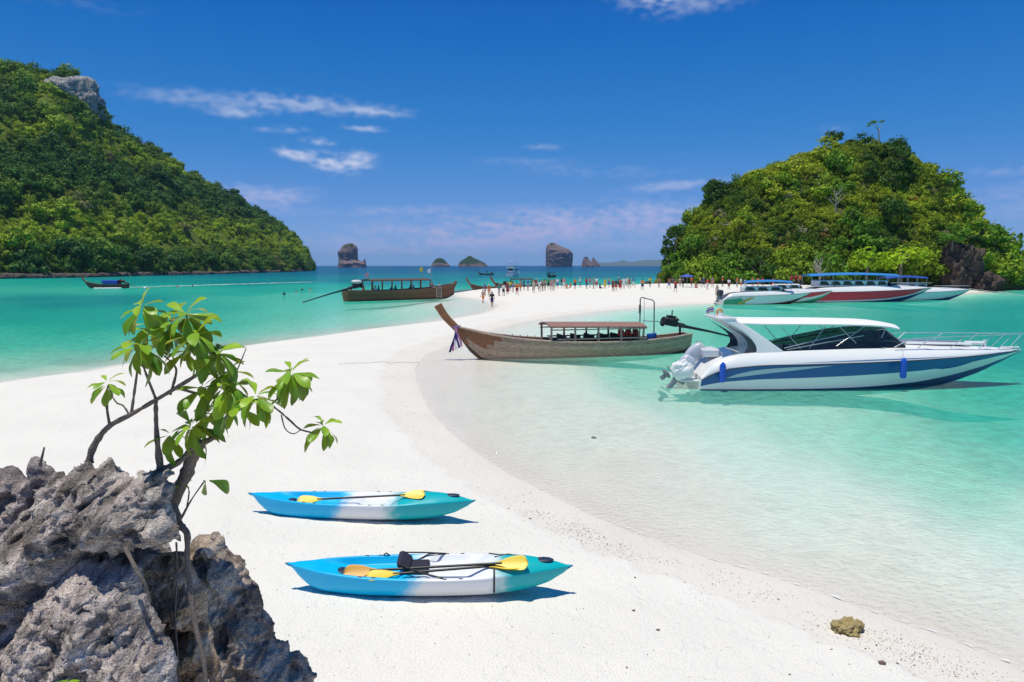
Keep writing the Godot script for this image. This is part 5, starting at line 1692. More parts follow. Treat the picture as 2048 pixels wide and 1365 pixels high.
func build_tour_boat() -> void:
	var white := paint(0.78, 0.79, 0.80, 0.3)
	var o := thing("tour_boat", "white two deck tour boat with an open upper deck out on the strait", "tour boat", Vector3(0.631, 0, -306.011), 1.25)
	o.scale = Vector3.ONE * 1.1
	var rail := func(x: float) -> Vector2: return Vector2(1.3 + 0.06 * maxf(x, 0.0), table([-5, 1.5, 1, 1.7, 4, 1.1, 6, 0.05], x))
	var keel := func(x: float) -> Vector2: return Vector2(-0.3 + 0.02 * maxf(x - 2.0, 0.0), table([-5, 1.2, 1, 1.3, 4, 0.6, 6, 0.02], x))
	put("hull", both_sides(steps(-5.0, 6.0, 16), keel, rail).done(), white, o)
	put("deck", across(steps(-5.0, 6.0, 10), rail, 0.05).done(), white, o)
	var s := Soup.new()
	s.quad(Vector3(-5, -0.3, -1.2), Vector3(-5, 1.3, -1.5), Vector3(-5, 1.3, 1.5), Vector3(-5, -0.3, 1.2))
	put("transom", s.done(), paint(0.5, 0.58, 0.66, 0.4), o)
	s = Soup.new()
	s.box(Vector3(-0.8, 2.3, 0), Vector3(5.6, 1.9, 2.6), Basis.IDENTITY, 0.15)
	put("cabin", s.done(), white, o)
	for sg in [1.0, -1.0]:
		for k in 4:
			s = Soup.new()
			s.box(Vector3(-2.6 + 1.25 * k, 2.5, 1.31 * sg), Vector3(0.95, 0.75, 0.04), Basis.IDENTITY, 0.01)
			put("window", s.done(), mat(0.03, 0.05, 0.07, 0.1), o)
	for sg in [2.04, -3.64]:
		s = Soup.new()
		s.box(Vector3(sg, 2.55, 0), Vector3(0.06, 0.8, 2.0), Basis.IDENTITY, 0.01)
		put("window", s.done(), mat(0.03, 0.05, 0.07, 0.1), o)
	s = Soup.new()
	s.box(Vector3(-1.2, 3.32, 0), Vector3(6.6, 0.12, 3.0), Basis.IDENTITY, 0.04)
	put("upper_deck", s.done(), white, o)
	s = Soup.new()
	for x in [-4.2, -1.8, 1.2]:
		for sg in [1.0, -1.0]: s.tube([Vector3(x, 3.35, 1.3 * sg), Vector3(x + 0.3, 5.7, 1.2 * sg)], [0.05], 6)
	for sg in [1.0, -1.0]:
		s.tube([Vector3(-4.3, 4.1, 1.4 * sg), Vector3(1.8, 4.1, 1.4 * sg)], [0.04], 6)
		s.tube([Vector3(-4.3, 3.75, 1.4 * sg), Vector3(1.8, 3.75, 1.4 * sg)], [0.03], 6)
	put("roof_frame", s.done(), paint(0.6, 0.66, 0.72, 0.4), o)
	s = Soup.new()
	s.box(Vector3(-1.2, 5.75, 0), Vector3(6.0, 0.12, 2.8), Basis.IDENTITY, 0.05)
	put("top_roof", s.done(), white, o)

func build_boats() -> void:
	build_main_speedboat()
	build_moored_speedboats()
	build_longtails()
	build_tour_boat()


# ------------------------------------------------------------------ kayaks
func build_kayak(label: String, at: Vector3, turn: float, white_from: float, white_to: float, sd: int, roll: float) -> Node3D:
	var o := thing("kayak", label, "kayak", at, turn, "kayaks on the sand")
	o.rotation.x = roll
	var n1 := noise(sd, 3.0, 4)
	var keel := func(x: float) -> float: return smooth_table([0, 0.352, 0.05, 0.33, 0.14, 0.22, 0.27, 0.10, 0.45, 0.035, 0.8, 0.006, 1.2, 0, 2.6, 0, 3.0, 0.03, 3.3, 0.10, 3.5, 0.2, 3.6, 0.27], x)
	var rim_y := func(x: float) -> float: return smooth_table([0, 0.375, 0.3, 0.35, 1, 0.315, 2, 0.30, 2.8, 0.305, 3.3, 0.30, 3.6, 0.285], x)
	var half := func(x: float) -> float: return smooth_table([0, 0.015, 0.12, 0.075, 0.5, 0.22, 1.0, 0.33, 1.8, 0.385, 2.5, 0.36, 3.0, 0.25, 3.35, 0.125, 3.6, 0.015], x)
	var xs := steps(0.0, 3.6, 110)
	var v := PackedVector3Array()
	var c := PackedColorArray()
	var idx := PackedInt32Array()
	var prof := []
	var tint := func(p: Vector3) -> Color:
		var e := n1.get_noise_3dv(p * 2.5) * 0.12 + (p.y - 0.15) * -0.5
		var w := smoothstep(white_from - 0.16, white_from + 0.12, p.x + e)
		var t := smoothstep(white_to - 0.20, white_to + 0.12, p.x + n1.get_noise_3dv(p * 2.5 + Vector3(5, 0, 0)) * 0.14)
		return Color(0.001, 0.47, 0.83).lerp(Color(0.78, 0.80, 0.82), w).lerp(Color(0.002, 0.42, 0.46), t)
	for x in xs:
		var h: float = half.call(x)
		var ky: float = keel.call(x)
		var ry: float = rim_y.call(x)
		var open := smoothstep(0.30, 0.55, x) * (1.0 - smoothstep(2.35, 2.55, x))
		var foot := smoothstep(0.5, 0.8, x) * (1.0 - smoothstep(1.35, 1.5, x)) + smoothstep(1.75, 1.85, x) * (1.0 - smoothstep(2.25, 2.4, x)) * 0.7
		var dome := smooth_table([0, 0.0, 0.3, 0.015, 2.3, 0.02, 2.5, 0.07, 2.75, 0.105, 3.1, 0.10, 3.4, 0.05, 3.6, 0.005], x)
		var line := PackedVector3Array()
		# from the rim on the camera side under the keel and back over the deck
		for q in [[1.0, 1.0], [0.985, 0.86], [0.95, 0.62], [0.90, 0.52], [0.82, 0.26], [0.6, 0.08], [0.3, 0.02], [0.0, 0.0], [-0.3, 0.02], [-0.6, 0.08], [-0.82, 0.26], [-0.90, 0.52], [-0.95, 0.62], [-0.985, 0.86], [-1.0, 1.0]]:
			line.append(Vector3(x, lerpf(ky, ry, q[1]), h * q[0]))
		for q in [-0.97, -0.90, -0.82, -0.74, -0.62, -0.4, -0.2, 0.0, 0.2, 0.4, 0.62, 0.74, 0.82, 0.90, 0.97]:
			var a := absf(q)
			var inside := 1.0 - smoothstep(0.72, 0.84, a)
			var deck: float = ry + 0.012 + dome * (1.0 - a * a)
			deck -= open * inside * (0.045 + 0.055 * foot) * minf(1.0, h / 0.2)
			line.append(Vector3(x, maxf(deck, ky + 0.03), h * q))
		for p in line:
			v.append(p)
			c.append(tint.call(p))
		prof.append(line)
	var w: int = prof[0].size()
	for i in prof.size() - 1:
		for j in w:
			var a := i * w + j
			var b := i * w + (j + 1) % w
			idx.append_array([a, a + w, b, b, a + w, b + w])
	var m := StandardMaterial3D.new()
	m.vertex_color_use_as_albedo = true
	m.roughness = 0.38
	m.metallic_specular = 0.45
	put("hull", smooth_mesh(v, idx, c), m, o)
	var black := mat(0.012, 0.012, 0.014, 0.6)
	for x in [0.02, 3.57]:
		var s := Soup.new()
		var y: float = rim_y.call(x)
		s.tube([Vector3(x, y, -0.03), Vector3(x + (0.05 if x > 1 else -0.05), y + 0.01, 0), Vector3(x, y, 0.03)], [0.012], 8)
		put("grab_handle", s.done(), mat(0.02, 0.2, 0.36, 0.5), o)
	for q in [[0.66, 0.075, 0.045], [3.25, 0.11, 0.035]]:
		var s := Soup.new()
		var y: float = rim_y.call(q[0]) + (0.0 if q[0] < 1.0 else 0.085)
		s.ball(Vector3(q[0], y - (0.055 if q[0] < 1.0 else 0.0), 0), Vector3(q[1] * 1.2, 0.022, q[2] * 2.0), 16, 6)
		put("hatch", s.done(), mat(0.015, 0.03, 0.06, 0.5), o)
	for x in [0.95, 1.12, 2.0, 2.2]:
		for sg in [1.0, -1.0]:
			var s := Soup.new()
			s.box(Vector3(x, rim_y.call(x) + 0.014, half.call(x) * 0.92 * sg), Vector3(0.05, 0.014, 0.02), Basis.IDENTITY, 0.004)
			put("strap_eye", s.done(), black, o)
	return o

func build_paddle(label: String, a: Vector3, b: Vector3, left: Color, right: Color, roll: float, blade := 0.42) -> void:
	var o := thing("paddle", label, "paddle", (a + b) / 2.0)
	var d := (b - a).normalized()
	var z := d.cross(Vector3.UP).normalized()
	o.basis = Basis(d, z.cross(d), z) * Basis.from_euler(Vector3(roll, 0, 0))
	var l := (b - a).length() / 2.0
	var s := Soup.new()
	s.tube([Vector3(-l + blade * 0.8, 0, 0), Vector3(l - blade * 0.8, 0, 0)], [0.0165], 10)
	put("shaft", s.done(), mat(0.012, 0.012, 0.014, 0.4), o)
	for e in [[-1.0, left], [1.0, right]]:
		s = Soup.new()
		for side in [0.006, -0.006]:
			var rows := []
			for k in 15:
				var t := k / 14.0
				var w := smooth_table([0, 0.022, 0.15, 0.035, 0.4, 0.075, 0.7, 0.098, 0.88, 0.092, 0.97, 0.055, 1.0, 0.012], t)
				var line := PackedVector3Array()
				for j in 7:
					var q := j / 3.0 - 1.0
					line.append(Vector3(e[0] * (l - blade + blade * t), side + 0.02 * q * q * t + 0.006 * cos(q * 9.0) * t, q * w + 0.018 * t))
				if side * e[0] < 0: line.reverse()
				rows.append(line)
			s.sheet(rows)
		put("blade", s.done(), mat(e[1].r, e[1].g, e[1].b, 0.45), o)

func build_kayaks() -> void:
	var g2 := Vector3(-2.851, 0.52, -8.789)
	var black := mat(0.012, 0.012, 0.014, 0.6)
	var k2 := build_kayak("nearer blue, white and teal kayak with two paddles and a dark seat", Vector3(-2.90, 0.0, -9.06), 0.035, 1.60, 2.72, 601, 0.06)
	k2.scale = Vector3(1.02, 1.0, 1.0)
	k2.position.y = ground_y(-1.1, -9.1) + 0.015
	var k1 := build_kayak("farther blue, white and teal kayak with one paddle, beyond the other kayak", Vector3(-4.46, 0.0, -12.02), -0.03, 1.50, 2.35, 602, 0.0)
	k1.position.y = ground_y(-2.4, -12.0) + 0.012
	k1.scale = Vector3(1.06, 1.0, 1.0)
	var t2 := k2.transform
	var t1 := k1.transform
	var yellow := Color(0.80, 0.60, 0.06)
	build_paddle("paddle with an orange left blade and a broad yellow right blade on the nearer kayak", t2 * Vector3(0.72, 0.315, 0.12), t2 * Vector3(3.04, 0.46, 0.20), Color(0.70, 0.36, 0.06), yellow, 0.75)
	build_paddle("second paddle with yellow blades lying along the near rim of the nearer kayak", t2 * Vector3(1.02, 0.315, 0.24), t2 * Vector3(2.96, 0.42, 0.17), yellow, yellow, 0.3)
	build_paddle("paddle with yellow blades lying along the farther kayak", t1 * Vector3(0.82, 0.335, 0.20), t1 * Vector3(2.84, 0.44, 0.12), yellow, yellow, 0.55)
	# seat, straps and bungees
	var s := Soup.new()
	s.box(Vector3(1.62, 0.30, -0.02), Vector3(0.32, 0.05, 0.36), Basis.IDENTITY, 0.02)
	s.box(Vector3(1.47, 0.365, -0.05), Vector3(0.09, 0.20, 0.38), Basis.from_euler(Vector3(0, 0, 0.95)), 0.035)
	put("seat", s.done(), mat(0.02, 0.018, 0.035, 0.8), k2)
	s = Soup.new()
	s.tube([Vector3(1.45, 0.41, -0.22), Vector3(1.72, 0.36, -0.31), Vector3(1.98, 0.325, -0.345)], [0.009], 6)
	put("seat_strap", s.done(), black, k2)
	s = Soup.new()
	s.tube([Vector3(1.66, 0.33, -0.2), Vector3(1.76, 0.37, -0.24), Vector3(1.86, 0.36, -0.28), Vector3(1.96, 0.325, -0.33)], [0.010], 6)
	put("seat_strap", s.done(), black, k2)
	s = Soup.new()
	s.tube([Vector3(1.45, 0.41, 0.14), Vector3(1.72, 0.36, 0.27), Vector3(1.98, 0.325, 0.345)], [0.009], 6)
	put("seat_strap", s.done(), black, k2)
	s = Soup.new()
	s.tube([Vector3(1.24, 0.325, -0.31), Vector3(1.20, 0.365, -0.30), Vector3(1.16, 0.33, -0.31)], [0.010], 6)
	put("seat_strap", s.done(), black, k2)
	for kk in [k2, k1]:
		s = Soup.new()
		s.tube([Vector3(2.55, 0.35, -0.28), Vector3(2.65, 0.40, -0.14), Vector3(2.85, 0.405, -0.10), Vector3(2.95, 0.355, -0.2)], [0.009], 6)
		s.tube([Vector3(2.62, 0.405, -0.05), Vector3(2.8, 0.41, -0.12), Vector3(2.98, 0.405, -0.05)], [0.011], 6)
		put("bungee", s.done(), black, kk)
	s = Soup.new()
	var rows := []
	for q in [[0.415, 0.16], [0.365, 0.28], [0.325, 0.352], [0.22, 0.345], [0.12, 0.315], [0.05, 0.25]]: rows.append(PackedVector3Array([Vector3(2.60, q[0], q[1]), Vector3(2.622, q[0], q[1])]))
	s.sheet(rows)
	put("tie_strap", s.done(), black, k2)

# ------------------------------------------------------------------ limestone outcrop
func poly_distance(poly: PackedVector2Array, p: Vector2) -> float:
	var best := 1e18
	var inside := false
	var n := poly.size()
	var a := poly[n - 1]
	for k in n:
		var b := poly[k]
		var e := b - a
		var q := p - a
		var t := clampf(q.dot(e) / e.length_squared(), 0.0, 1.0)
		best = minf(best, (q - e * t).length_squared())
		if (a.y > p.y) != (b.y > p.y) and p.x < (b.x - a.x) * (p.y - a.y) / (b.y - a.y) + a.x: inside = not inside
		a = b
	return sqrt(best) * (1.0 if inside else -1.0)

# an outline at its own depth, swollen to both sides, worn into ridges and pits
func rock_block(parent: Node3D, pts: Array, swell: float, lean: float, cell: float, sd: int, colours: Array, strata: float, edge := 0.035, label := "") -> void:
	var poly := PackedVector2Array()
	var z0 := 0.0
	for k in range(0, pts.size(), 3):
		poly.append(Vector2(pts[k], pts[k + 1]))
		z0 += pts[k + 2] * 3.0 / pts.size()
	var lo := poly[0]
	var hi := poly[0]
	for p in poly:
		lo = lo.min(p)
		hi = hi.max(p)
	lo -= Vector2.ONE * 0.06
	hi += Vector2.ONE * 0.06
	var warp := noise(sd, 7.0, 5)
	var warp2 := noise(sd + 1, 7.0, 5)
	var big := noise(sd + 2, 1.7, 3)
	var rid := noise(sd + 3, 1.0, 4, FastNoiseLite.TYPE_SIMPLEX_SMOOTH, true)
	var pit := noise(sd + 4, 12.0, 3, FastNoiseLite.TYPE_CELLULAR)
	pit.cellular_return_type = FastNoiseLite.RETURN_DISTANCE
	var grain := noise(sd + 5, 30.0, 3)
	var chip := noise(sd + 8, 26.0, 2, FastNoiseLite.TYPE_CELLULAR)
	chip.cellular_return_type = FastNoiseLite.RETURN_DISTANCE2_SUB
	var tone := noise(sd + 6, 4.5, 4)
	var hole := noise(sd + 7, 3.2, 2)
	var nx := int((hi.x - lo.x) / cell) + 1
	var ny := int((hi.y - lo.y) / cell) + 1
	var v := PackedVector3Array()
	var c := PackedColorArray()
	var dist := PackedFloat32Array()
	var ca := cos(strata)
	var sa := sin(strata)
	for j in ny + 1:
		for i in nx + 1:
			var p := lo + Vector2(i, j) * cell
			var w := p + Vector2(warp.get_noise_2dv(p), warp2.get_noise_2dv(p)) * edge
			var d := poly_distance(poly, w)
			dist.append(d)
			var t := clampf(d / swell, 0.0, 1.0)
			var round_ := pow(sin(t * PI / 2.0), 0.82)
			var s := p.x * ca + p.y * sa
			var a := -p.x * sa + p.y * ca
			var r := rid.get_noise_2d(s * 1.2, a * 2.9)
			var z := swell * round_ + lean * (hi.y - p.y)
			var fade := smoothstep(0.0, 0.05, d)
			z += fade * (0.062 * r + 0.09 * big.get_noise_2dv(p))
			var pt := pit.get_noise_2d(s * 0.8, a * 1.3)
			z += fade * 0.036 * clampf(pt * 1.4 + 0.6, -0.9, 0.8)
			var ho := smoothstep(0.34, 0.5, hole.get_noise_2dv(p * 1.3))
			z -= fade * ho * 0.07
			z += fade * 0.028 * chip.get_noise_2d(s, a * 1.4)
			z += fade * 0.011 * grain.get_noise_2dv(p)
			var wob := Vector3(warp.get_noise_3d(p.x * 3.0, p.y * 3.0, 4.0), warp2.get_noise_3d(p.x * 3.0, p.y * 3.0, 7.0), 0) * 0.022 * fade
			v.append(Vector3(p.x, p.y, z0 + z) + wob)
			var n := tone.get_noise_2d(s * 1.0, a * 1.8) + 0.55 * tone.get_noise_2dv(p * 5.0) + 0.35 * r
			var col: Color = colours[0].lerp(colours[1], smoothstep(-0.35, 0.25, n)).lerp(colours[2], smoothstep(0.2, 0.75, n))
			c.append(col * Color(1.07, 1.03, 1.0) * (0.95 + 0.25 * grain.get_noise_2dv(p * 1.7)))
	var idx := PackedInt32Array()
	var row := nx + 1
	for j in range(1, ny):      # pull the outermost vertices onto the outline
		for i in range(1, nx):
			var a := j * row + i
			if dist[a] >= 0.0 or dist[a] < -2.2 * cell: continue
			var g := Vector2(dist[a + 1] - dist[a - 1], dist[a + row] - dist[a - row])
			if g.length() < 1e-6: continue
			g = g.normalized() * -dist[a]
			v[a] += Vector3(g.x, g.y, 0)
	for j in ny:
		for i in nx:
			var a := j * row + i
			if maxf(maxf(dist[a], dist[a + 1]), maxf(dist[a + row], dist[a + row + 1])) <= 0.0: continue
			idx.append_array([a, a + row, a + 1, a + 1, a + row, a + row + 1])
	# back half: the same outline swollen the other way
	var base := v.size()
	for k in base:
		var t := clampf(dist[k] / swell, 0.0, 1.0)
		var p := v[k]
		p.z = z0 + lean * (hi.y - p.y) - swell * 0.8 * pow(sin(t * PI / 2.0), 0.82) - 0.002
		v.append(p)
		c.append(c[k])
	for k in range(0, idx.size(), 3): idx.append_array([base + idx[k], base + idx[k + 2], base + idx[k + 1]])
	var o := put("rock_block", smooth_mesh(v, idx, c), rock_mat(), parent)
	if label: o.set_meta("label", label)

func rock_mat() -> StandardMaterial3D:
	if mats.has("rock"): return mats["rock"]
	var m := StandardMaterial3D.new()
	m.vertex_color_use_as_albedo = true
	m.roughness = 0.95
	m.metallic_specular = 0.2
	m.uv1_triplanar = true
	m.uv1_scale = Vector3.ONE / 0.55
	m.albedo_texture = noise_tex(noise(71, 0.03, 6), 1024, grad([0.25, 0.5, 0.72], [lin(0.42, 0.41, 0.43), lin(0.80, 0.79, 0.79), lin(1, 1, 1)]))
	m.heightmap_enabled = true
	m.heightmap_scale = 1.6
	m.heightmap_texture = noise_tex(noise(72, 0.05, 6, FastNoiseLite.TYPE_SIMPLEX_SMOOTH), 1024)
	mats["rock"] = m
	return m

func build_outcrop() -> void:
	var o := thing("limestone_outcrop", "jagged grey limestone outcrop in the lower left foreground", "rock", Vector3(-1.7, 0, -3.6))
	var h := Node3D.new()
	var grey := [Color(0.22, 0.20, 0.19), Color(0.52, 0.475, 0.455), Color(0.76, 0.70, 0.66)]
	var pale := [Color(0.28, 0.25, 0.25), Color(0.52, 0.47, 0.46), Color(0.74, 0.67, 0.65)]
	var tan := [Color(0.36, 0.27, 0.19), Color(0.64, 0.49, 0.35), Color(0.80, 0.70, 0.60)]
	var brown := [Color(0.24, 0.20, 0.175), Color(0.55, 0.465, 0.39), Color(0.76, 0.65, 0.54)]
	o.position = Vector3.ZERO
	var diag := 0.93
	rock_block(o, [-3.285, 3.569, -3.7, -2.974, 3.581, -3.7, -2.764, 3.548, -3.7, -2.64, 3.558, -3.7, -2.567, 3.553, -3.7, -2.543, 3.488, -3.7, -2.523, 3.493, -3.7, -2.496, 3.594, -3.7, -2.461, 3.614, -3.7, -2.423, 3.574, -3.7, -2.385, 3.543, -3.7, -2.346, 3.493, -3.7, -2.138, 3.493, -3.7, -2.227, 3.142, -3.7, -2.468, 2.82, -3.7, -3.225, 2.649, -3.7], 0.14, 0.18, 0.011, 700, pale, diag, 0.03, "pale chipped slab at the back left of the outcrop")
	rock_block(o, [-2.924, 2.969, -3.5, -2.642, 3.153, -3.5, -2.439, 3.311, -3.5, -2.324, 3.451, -3.5, -2.224, 3.562, -3.5, -2.14, 3.636, -3.5, -2.086, 3.638, -3.5, -2.04, 3.625, -3.5, -1.999, 3.661, -3.5, -1.954, 3.638, -3.5, -1.895, 3.589, -3.5, -1.851, 3.575, -3.5, -1.768, 3.602, -3.5, -1.707, 3.625, -3.5, -1.673, 3.589, -3.5, -1.647, 3.506, -3.5, -1.616, 3.419, -3.5, -1.578, 3.317, -3.5, -1.598, 3.288, -3.5, -1.718, 3.262, -3.5, -1.855, 3.233, -3.5, -1.95, 3.233, -3.5, -2.058, 3.174, -3.5, -2.156, 3.071, -3.5, -2.268, 2.929, -3.5, -2.843, 2.656, -3.5], 0.26, 0.40, 0.0075, 710, grey, diag, 0.055)
	rock_block(o, [-2.874, 2.793, -3.3, -2.48, 2.873, -3.3, -2.294, 2.984, -3.3, -2.227, 3.085, -3.3, -2.132, 3.156, -3.3, -2.027, 3.207, -3.3, -1.926, 3.224, -3.3, -1.797, 3.207, -3.3, -1.75, 3.169, -3.3, -1.708, 3.094, -3.3, -1.674, 3.015, -3.3, -1.606, 2.944, -3.3, -1.544, 2.853, -3.3, -1.503, 2.734, -3.3, -1.449, 2.502, -3.3, -1.386, 2.098, -3.3, -2.72, 2.098, -3.3], 0.24, 0.36, 0.0075, 720, [Color(0.26, 0.235, 0.225), Color(0.58, 0.525, 0.50), Color(0.80, 0.73, 0.69)], 1.3, 0.045)
	rock_block(o, [-1.899, 3.135, -3.56, -1.654, 3.154, -3.56, -1.549, 2.972, -3.56, -1.434, 2.455, -3.56, -1.345, 1.777, -3.56, -1.758, 1.777, -3.56, -1.899, 2.829, -3.56], 0.10, 0.22, 0.009, 730, tan, 0.4, 0.02, "pale tan rock in the cleft")
	rock_block(o, [-1.794, 2.986, -3.85, -1.76, 3.096, -3.85, -1.7, 3.159, -3.85, -1.645, 3.152, -3.85, -1.575, 3.096, -3.85, -1.505, 3.036, -3.85, -1.439, 2.946, -3.85, -1.375, 2.881, -3.85, -1.353, 2.793, -3.85, -1.281, 2.715, -3.85, -1.254, 2.637, -3.85, -1.199, 2.565, -3.85, -1.124, 2.551, -3.85, -1.071, 2.499, -3.85, -1.048, 2.413, -3.85, -0.971, 2.148, -3.85, -0.871, 1.657, -3.85, -1.63, 1.657, -3.85, -1.72, 2.334, -3.85], 0.24, 0.30, 0.0085, 740, brown, 2.2, 0.05, "brownish boulder leaning on the right of the outcrop")
	rock_block(o, [-3.333, 3.055, -3.72, -2.858, 3.265, -3.72, -2.435, 3.371, -3.72, -2.119, 3.344, -3.72, -1.882, 3.292, -3.72, -1.803, 3.134, -3.72, -1.791, 2.582, -3.72, -1.754, 1.529, -3.72, -3.339, 1.529, -3.72], 0.16, 0.1, 0.014, 760, grey, 1.1, 0.03)
	rock_block(o, [-3.269, 1.953, -3.5, -2.388, 2.006, -3.5, -1.562, 1.953, -3.5, -0.943, 1.846, -3.5, -0.692, 1.031, -3.5, -0.437, -0.17, -3.5, -3.37, -0.17, -3.5], 0.5, 0.05, 0.05, 750, grey, 1.0, 0.05)
	h.free()

# ------------------------------------------------------------------ small tree on the outcrop
func leaf_mesh(droop: float, fold: float) -> ArrayMesh:   # along +x, unit length
	var s := Soup.new()
	var up := []
	for k in 10:
		var t := k / 9.0
		var w := smooth_table([0, 0.02, 0.12, 0.05, 0.35, 0.13, 0.62, 0.205, 0.82, 0.19, 0.94, 0.10, 1.0, 0.005], t)
		var x := t * (1.0 - 0.18 * droop * t)
		var y := -droop * 0.55 * t * t
		var line := PackedVector3Array()
		for j in 5:
			var q := j / 2.0 - 1.0
			line.append(Vector3(x, y + fold * w * absf(q) - 0.03 * w * q * q + 0.012 * sin(t * 11.0) * absf(q), q * w))
		up.append(line)
	s.sheet(up)
	return s.done()

func build_shrub_tree() -> void:
	var o := thing("rock_tree", "small tree with rosettes of glossy green leaves growing from the limestone outcrop", "tree", Vector3.ZERO)
	var bark := mottled(0.22, 0.185, 0.165, 0.9, 0.3, 0.45, 1.25, 0.6, 801, 0.04)
	var stems := [
		["trunk", [-1.765, 3.349, -3.62, -1.724, 3.441, -3.62, -1.66, 3.539, -3.6, -1.616, 3.636, -3.58, -1.554, 3.713, -3.55], [0.052, 0.046, 0.04, 0.038, 0.03]],
		["branch", [-2.102, 3.627, -3.52, -2.083, 3.69, -3.52, -2.039, 3.761, -3.52, -1.981, 3.816, -3.52, -1.869, 3.873, -3.5, -1.743, 3.945, -3.5, -1.633, 4.008, -3.48, -1.494, 4.094, -3.46, -1.44, 4.167, -3.46, -1.407, 4.22, -3.46], [0.024, 0.021, 0.019, 0.016, 0.014, 0.0125, 0.011, 0.010, 0.009, 0.006]],
		["branch", [-1.737, 3.581, -3.5, -1.746, 3.695, -3.5, -1.749, 3.821, -3.5, -1.745, 3.94, -3.5], [0.024, 0.017, 0.014, 0.012]],
		["branch", [-1.726, 3.599, -3.5, -1.66, 3.624, -3.5, -1.617, 3.669, -3.54, -1.584, 3.708, -3.55], [0.02, 0.018, 0.016, 0.014]],
		["branch", [-1.554, 3.713, -3.55, -1.465, 3.761, -3.52, -1.415, 3.826, -3.5, -1.377, 3.92, -3.5, -1.354, 4.007, -3.5], [0.022, 0.013, 0.012, 0.009, 0.006]],
		["twig", [-1.989, 3.811, -3.52, -1.998, 3.911, -3.52, -1.987, 4.011, -3.52], [0.008, 0.007, 0.005]],
		["twig", [-1.879, 3.871, -3.5, -1.906, 3.915, -3.5, -1.937, 3.93, -3.5, -1.973, 3.966, -3.52], [0.006, 0.005, 0.004]],
		["twig", [-1.869, 3.873, -3.5, -1.848, 3.982, -3.5, -1.825, 4.106, -3.5, -1.815, 4.204, -3.5], [0.009, 0.008, 0.007, 0.006]],
		["twig", [-1.743, 3.945, -3.5, -1.768, 4.019, -3.5, -1.795, 4.106, -3.5, -1.808, 4.192, -3.5], [0.009, 0.008, 0.006, 0.005]],
		["twig", [-1.673, 3.97, -3.5, -1.638, 4.081, -3.5, -1.653, 4.123, -3.5, -1.693, 4.162, -3.5], [0.008, 0.007, 0.005, 0.004]],
		["twig", [-1.494, 4.094, -3.46, -1.518, 4.196, -3.46, -1.547, 4.305, -3.46, -1.558, 4.365, -3.46], [0.009, 0.007, 0.006, 0.005]],
		["twig", [-1.633, 4.008, -3.48, -1.453, 3.969, -3.44, -1.325, 3.948, -3.42, -1.205, 3.96, -3.42, -1.13, 3.916, -3.42, -1.065, 3.858, -3.42, -1.014, 3.814, -3.42, -0.928, 3.794, -3.42], [0.009, 0.008, 0.008, 0.007, 0.006, 0.006, 0.005, 0.004]],
		["twig", [-1.159, 3.931, -3.42, -1.119, 3.97, -3.42, -1.079, 4.021, -3.42, -1.058, 4.069, -3.42], [0.006, 0.005, 0.005, 0.004]],
		["twig", [-1.107, 3.887, -3.42, -1.09, 3.819, -3.42, -1.053, 3.794, -3.42, -1.014, 3.814, -3.42], [0.004, 0.0035, 0.003]],
		["twig", [-1.336, 4.075, -3.46, -1.304, 4.143, -3.46, -1.278, 4.203, -3.46], [0.004, 0.0035, 0.003]],
		["twig", [-1.724, 3.25, -3.6, -1.685, 3.329, -3.6, -1.635, 3.414, -3.6, -1.57, 3.503, -3.6], [0.008, 0.007, 0.005, 0.004]],
		["twig", [-1.668, 3.356, -3.6, -1.649, 3.448, -3.6, -1.662, 3.492, -3.6], [0.005, 0.004, 0.003]],
		["twig", [-1.612, 3.641, -3.56, -1.605, 3.745, -3.5, -1.588, 3.796, -3.5], [0.012, 0.009, 0.006]],
		["root", [-1.688, 3.416, -3.5, -1.636, 3.328, -3.46, -1.595, 3.285, -3.44, -1.587, 3.17, -3.41, -1.556, 3.04, -3.36, -1.517, 2.889, -3.31, -1.476, 2.785, -3.27, -1.449, 2.69, -3.24, -1.43, 2.528, -3.2], [0.022, 0.02, 0.017, 0.016, 0.015, 0.0145, 0.014, 0.013, 0.012]],
		["root", [-1.641, 3.254, -3.42, -1.625, 3.107, -3.38, -1.612, 2.914, -3.31, -1.583, 2.741, -3.26, -1.561, 2.528, -3.2], [0.006, 0.005, 0.005, 0.005, 0.005]],
		["root", [-1.748, 3.333, -3.16, -1.672, 3.254, -3.1, -1.635, 3.184, -3.1, -1.628, 3.093, -3.12], [0.012, 0.011, 0.009, 0.006]]]
	for q in stems:
		var pts := []
		for k in range(0, q[1].size(), 3): pts.append(Vector3(q[1][k], q[1][k + 1], q[1][k + 2]))
		var fine := curve_points(pts, 5)
		var rad := []
		for k in fine.size():
			var x: float = float(k) / (fine.size() - 1) * (q[2].size() - 1)
			var i := mini(int(x), q[2].size() - 2)
			rad.append(lerpf(q[2][i], q[2][i + 1], x - i) * (0.82 + 0.09 * rng.randfn()))
		var s := Soup.new()
		s.tube(fine, rad, 9)
		put(q[0], s.done(), bark, o)
	var shapes := []
	for k in 4: shapes.append(leaf_mesh([0.3, 0.7, 1.1, 0.5][k], [0.25, 0.15, 0.2, 0.4][k]))
	var greens := []
	for q in [[0.055, 0.17, 0.010], [0.09, 0.245, 0.012], [0.165, 0.35, 0.016], [0.27, 0.45, 0.022], [0.034, 0.11, 0.010]]:
		var m := StandardMaterial3D.new()
		m.albedo_color = lin(q[0], q[1], q[2])
		m.roughness = 0.38
		m.metallic_specular = 0.4
		m.backlight_enabled = true
		m.backlight = Color(0.6, 0.6, 0.2)
		greens.append(m)
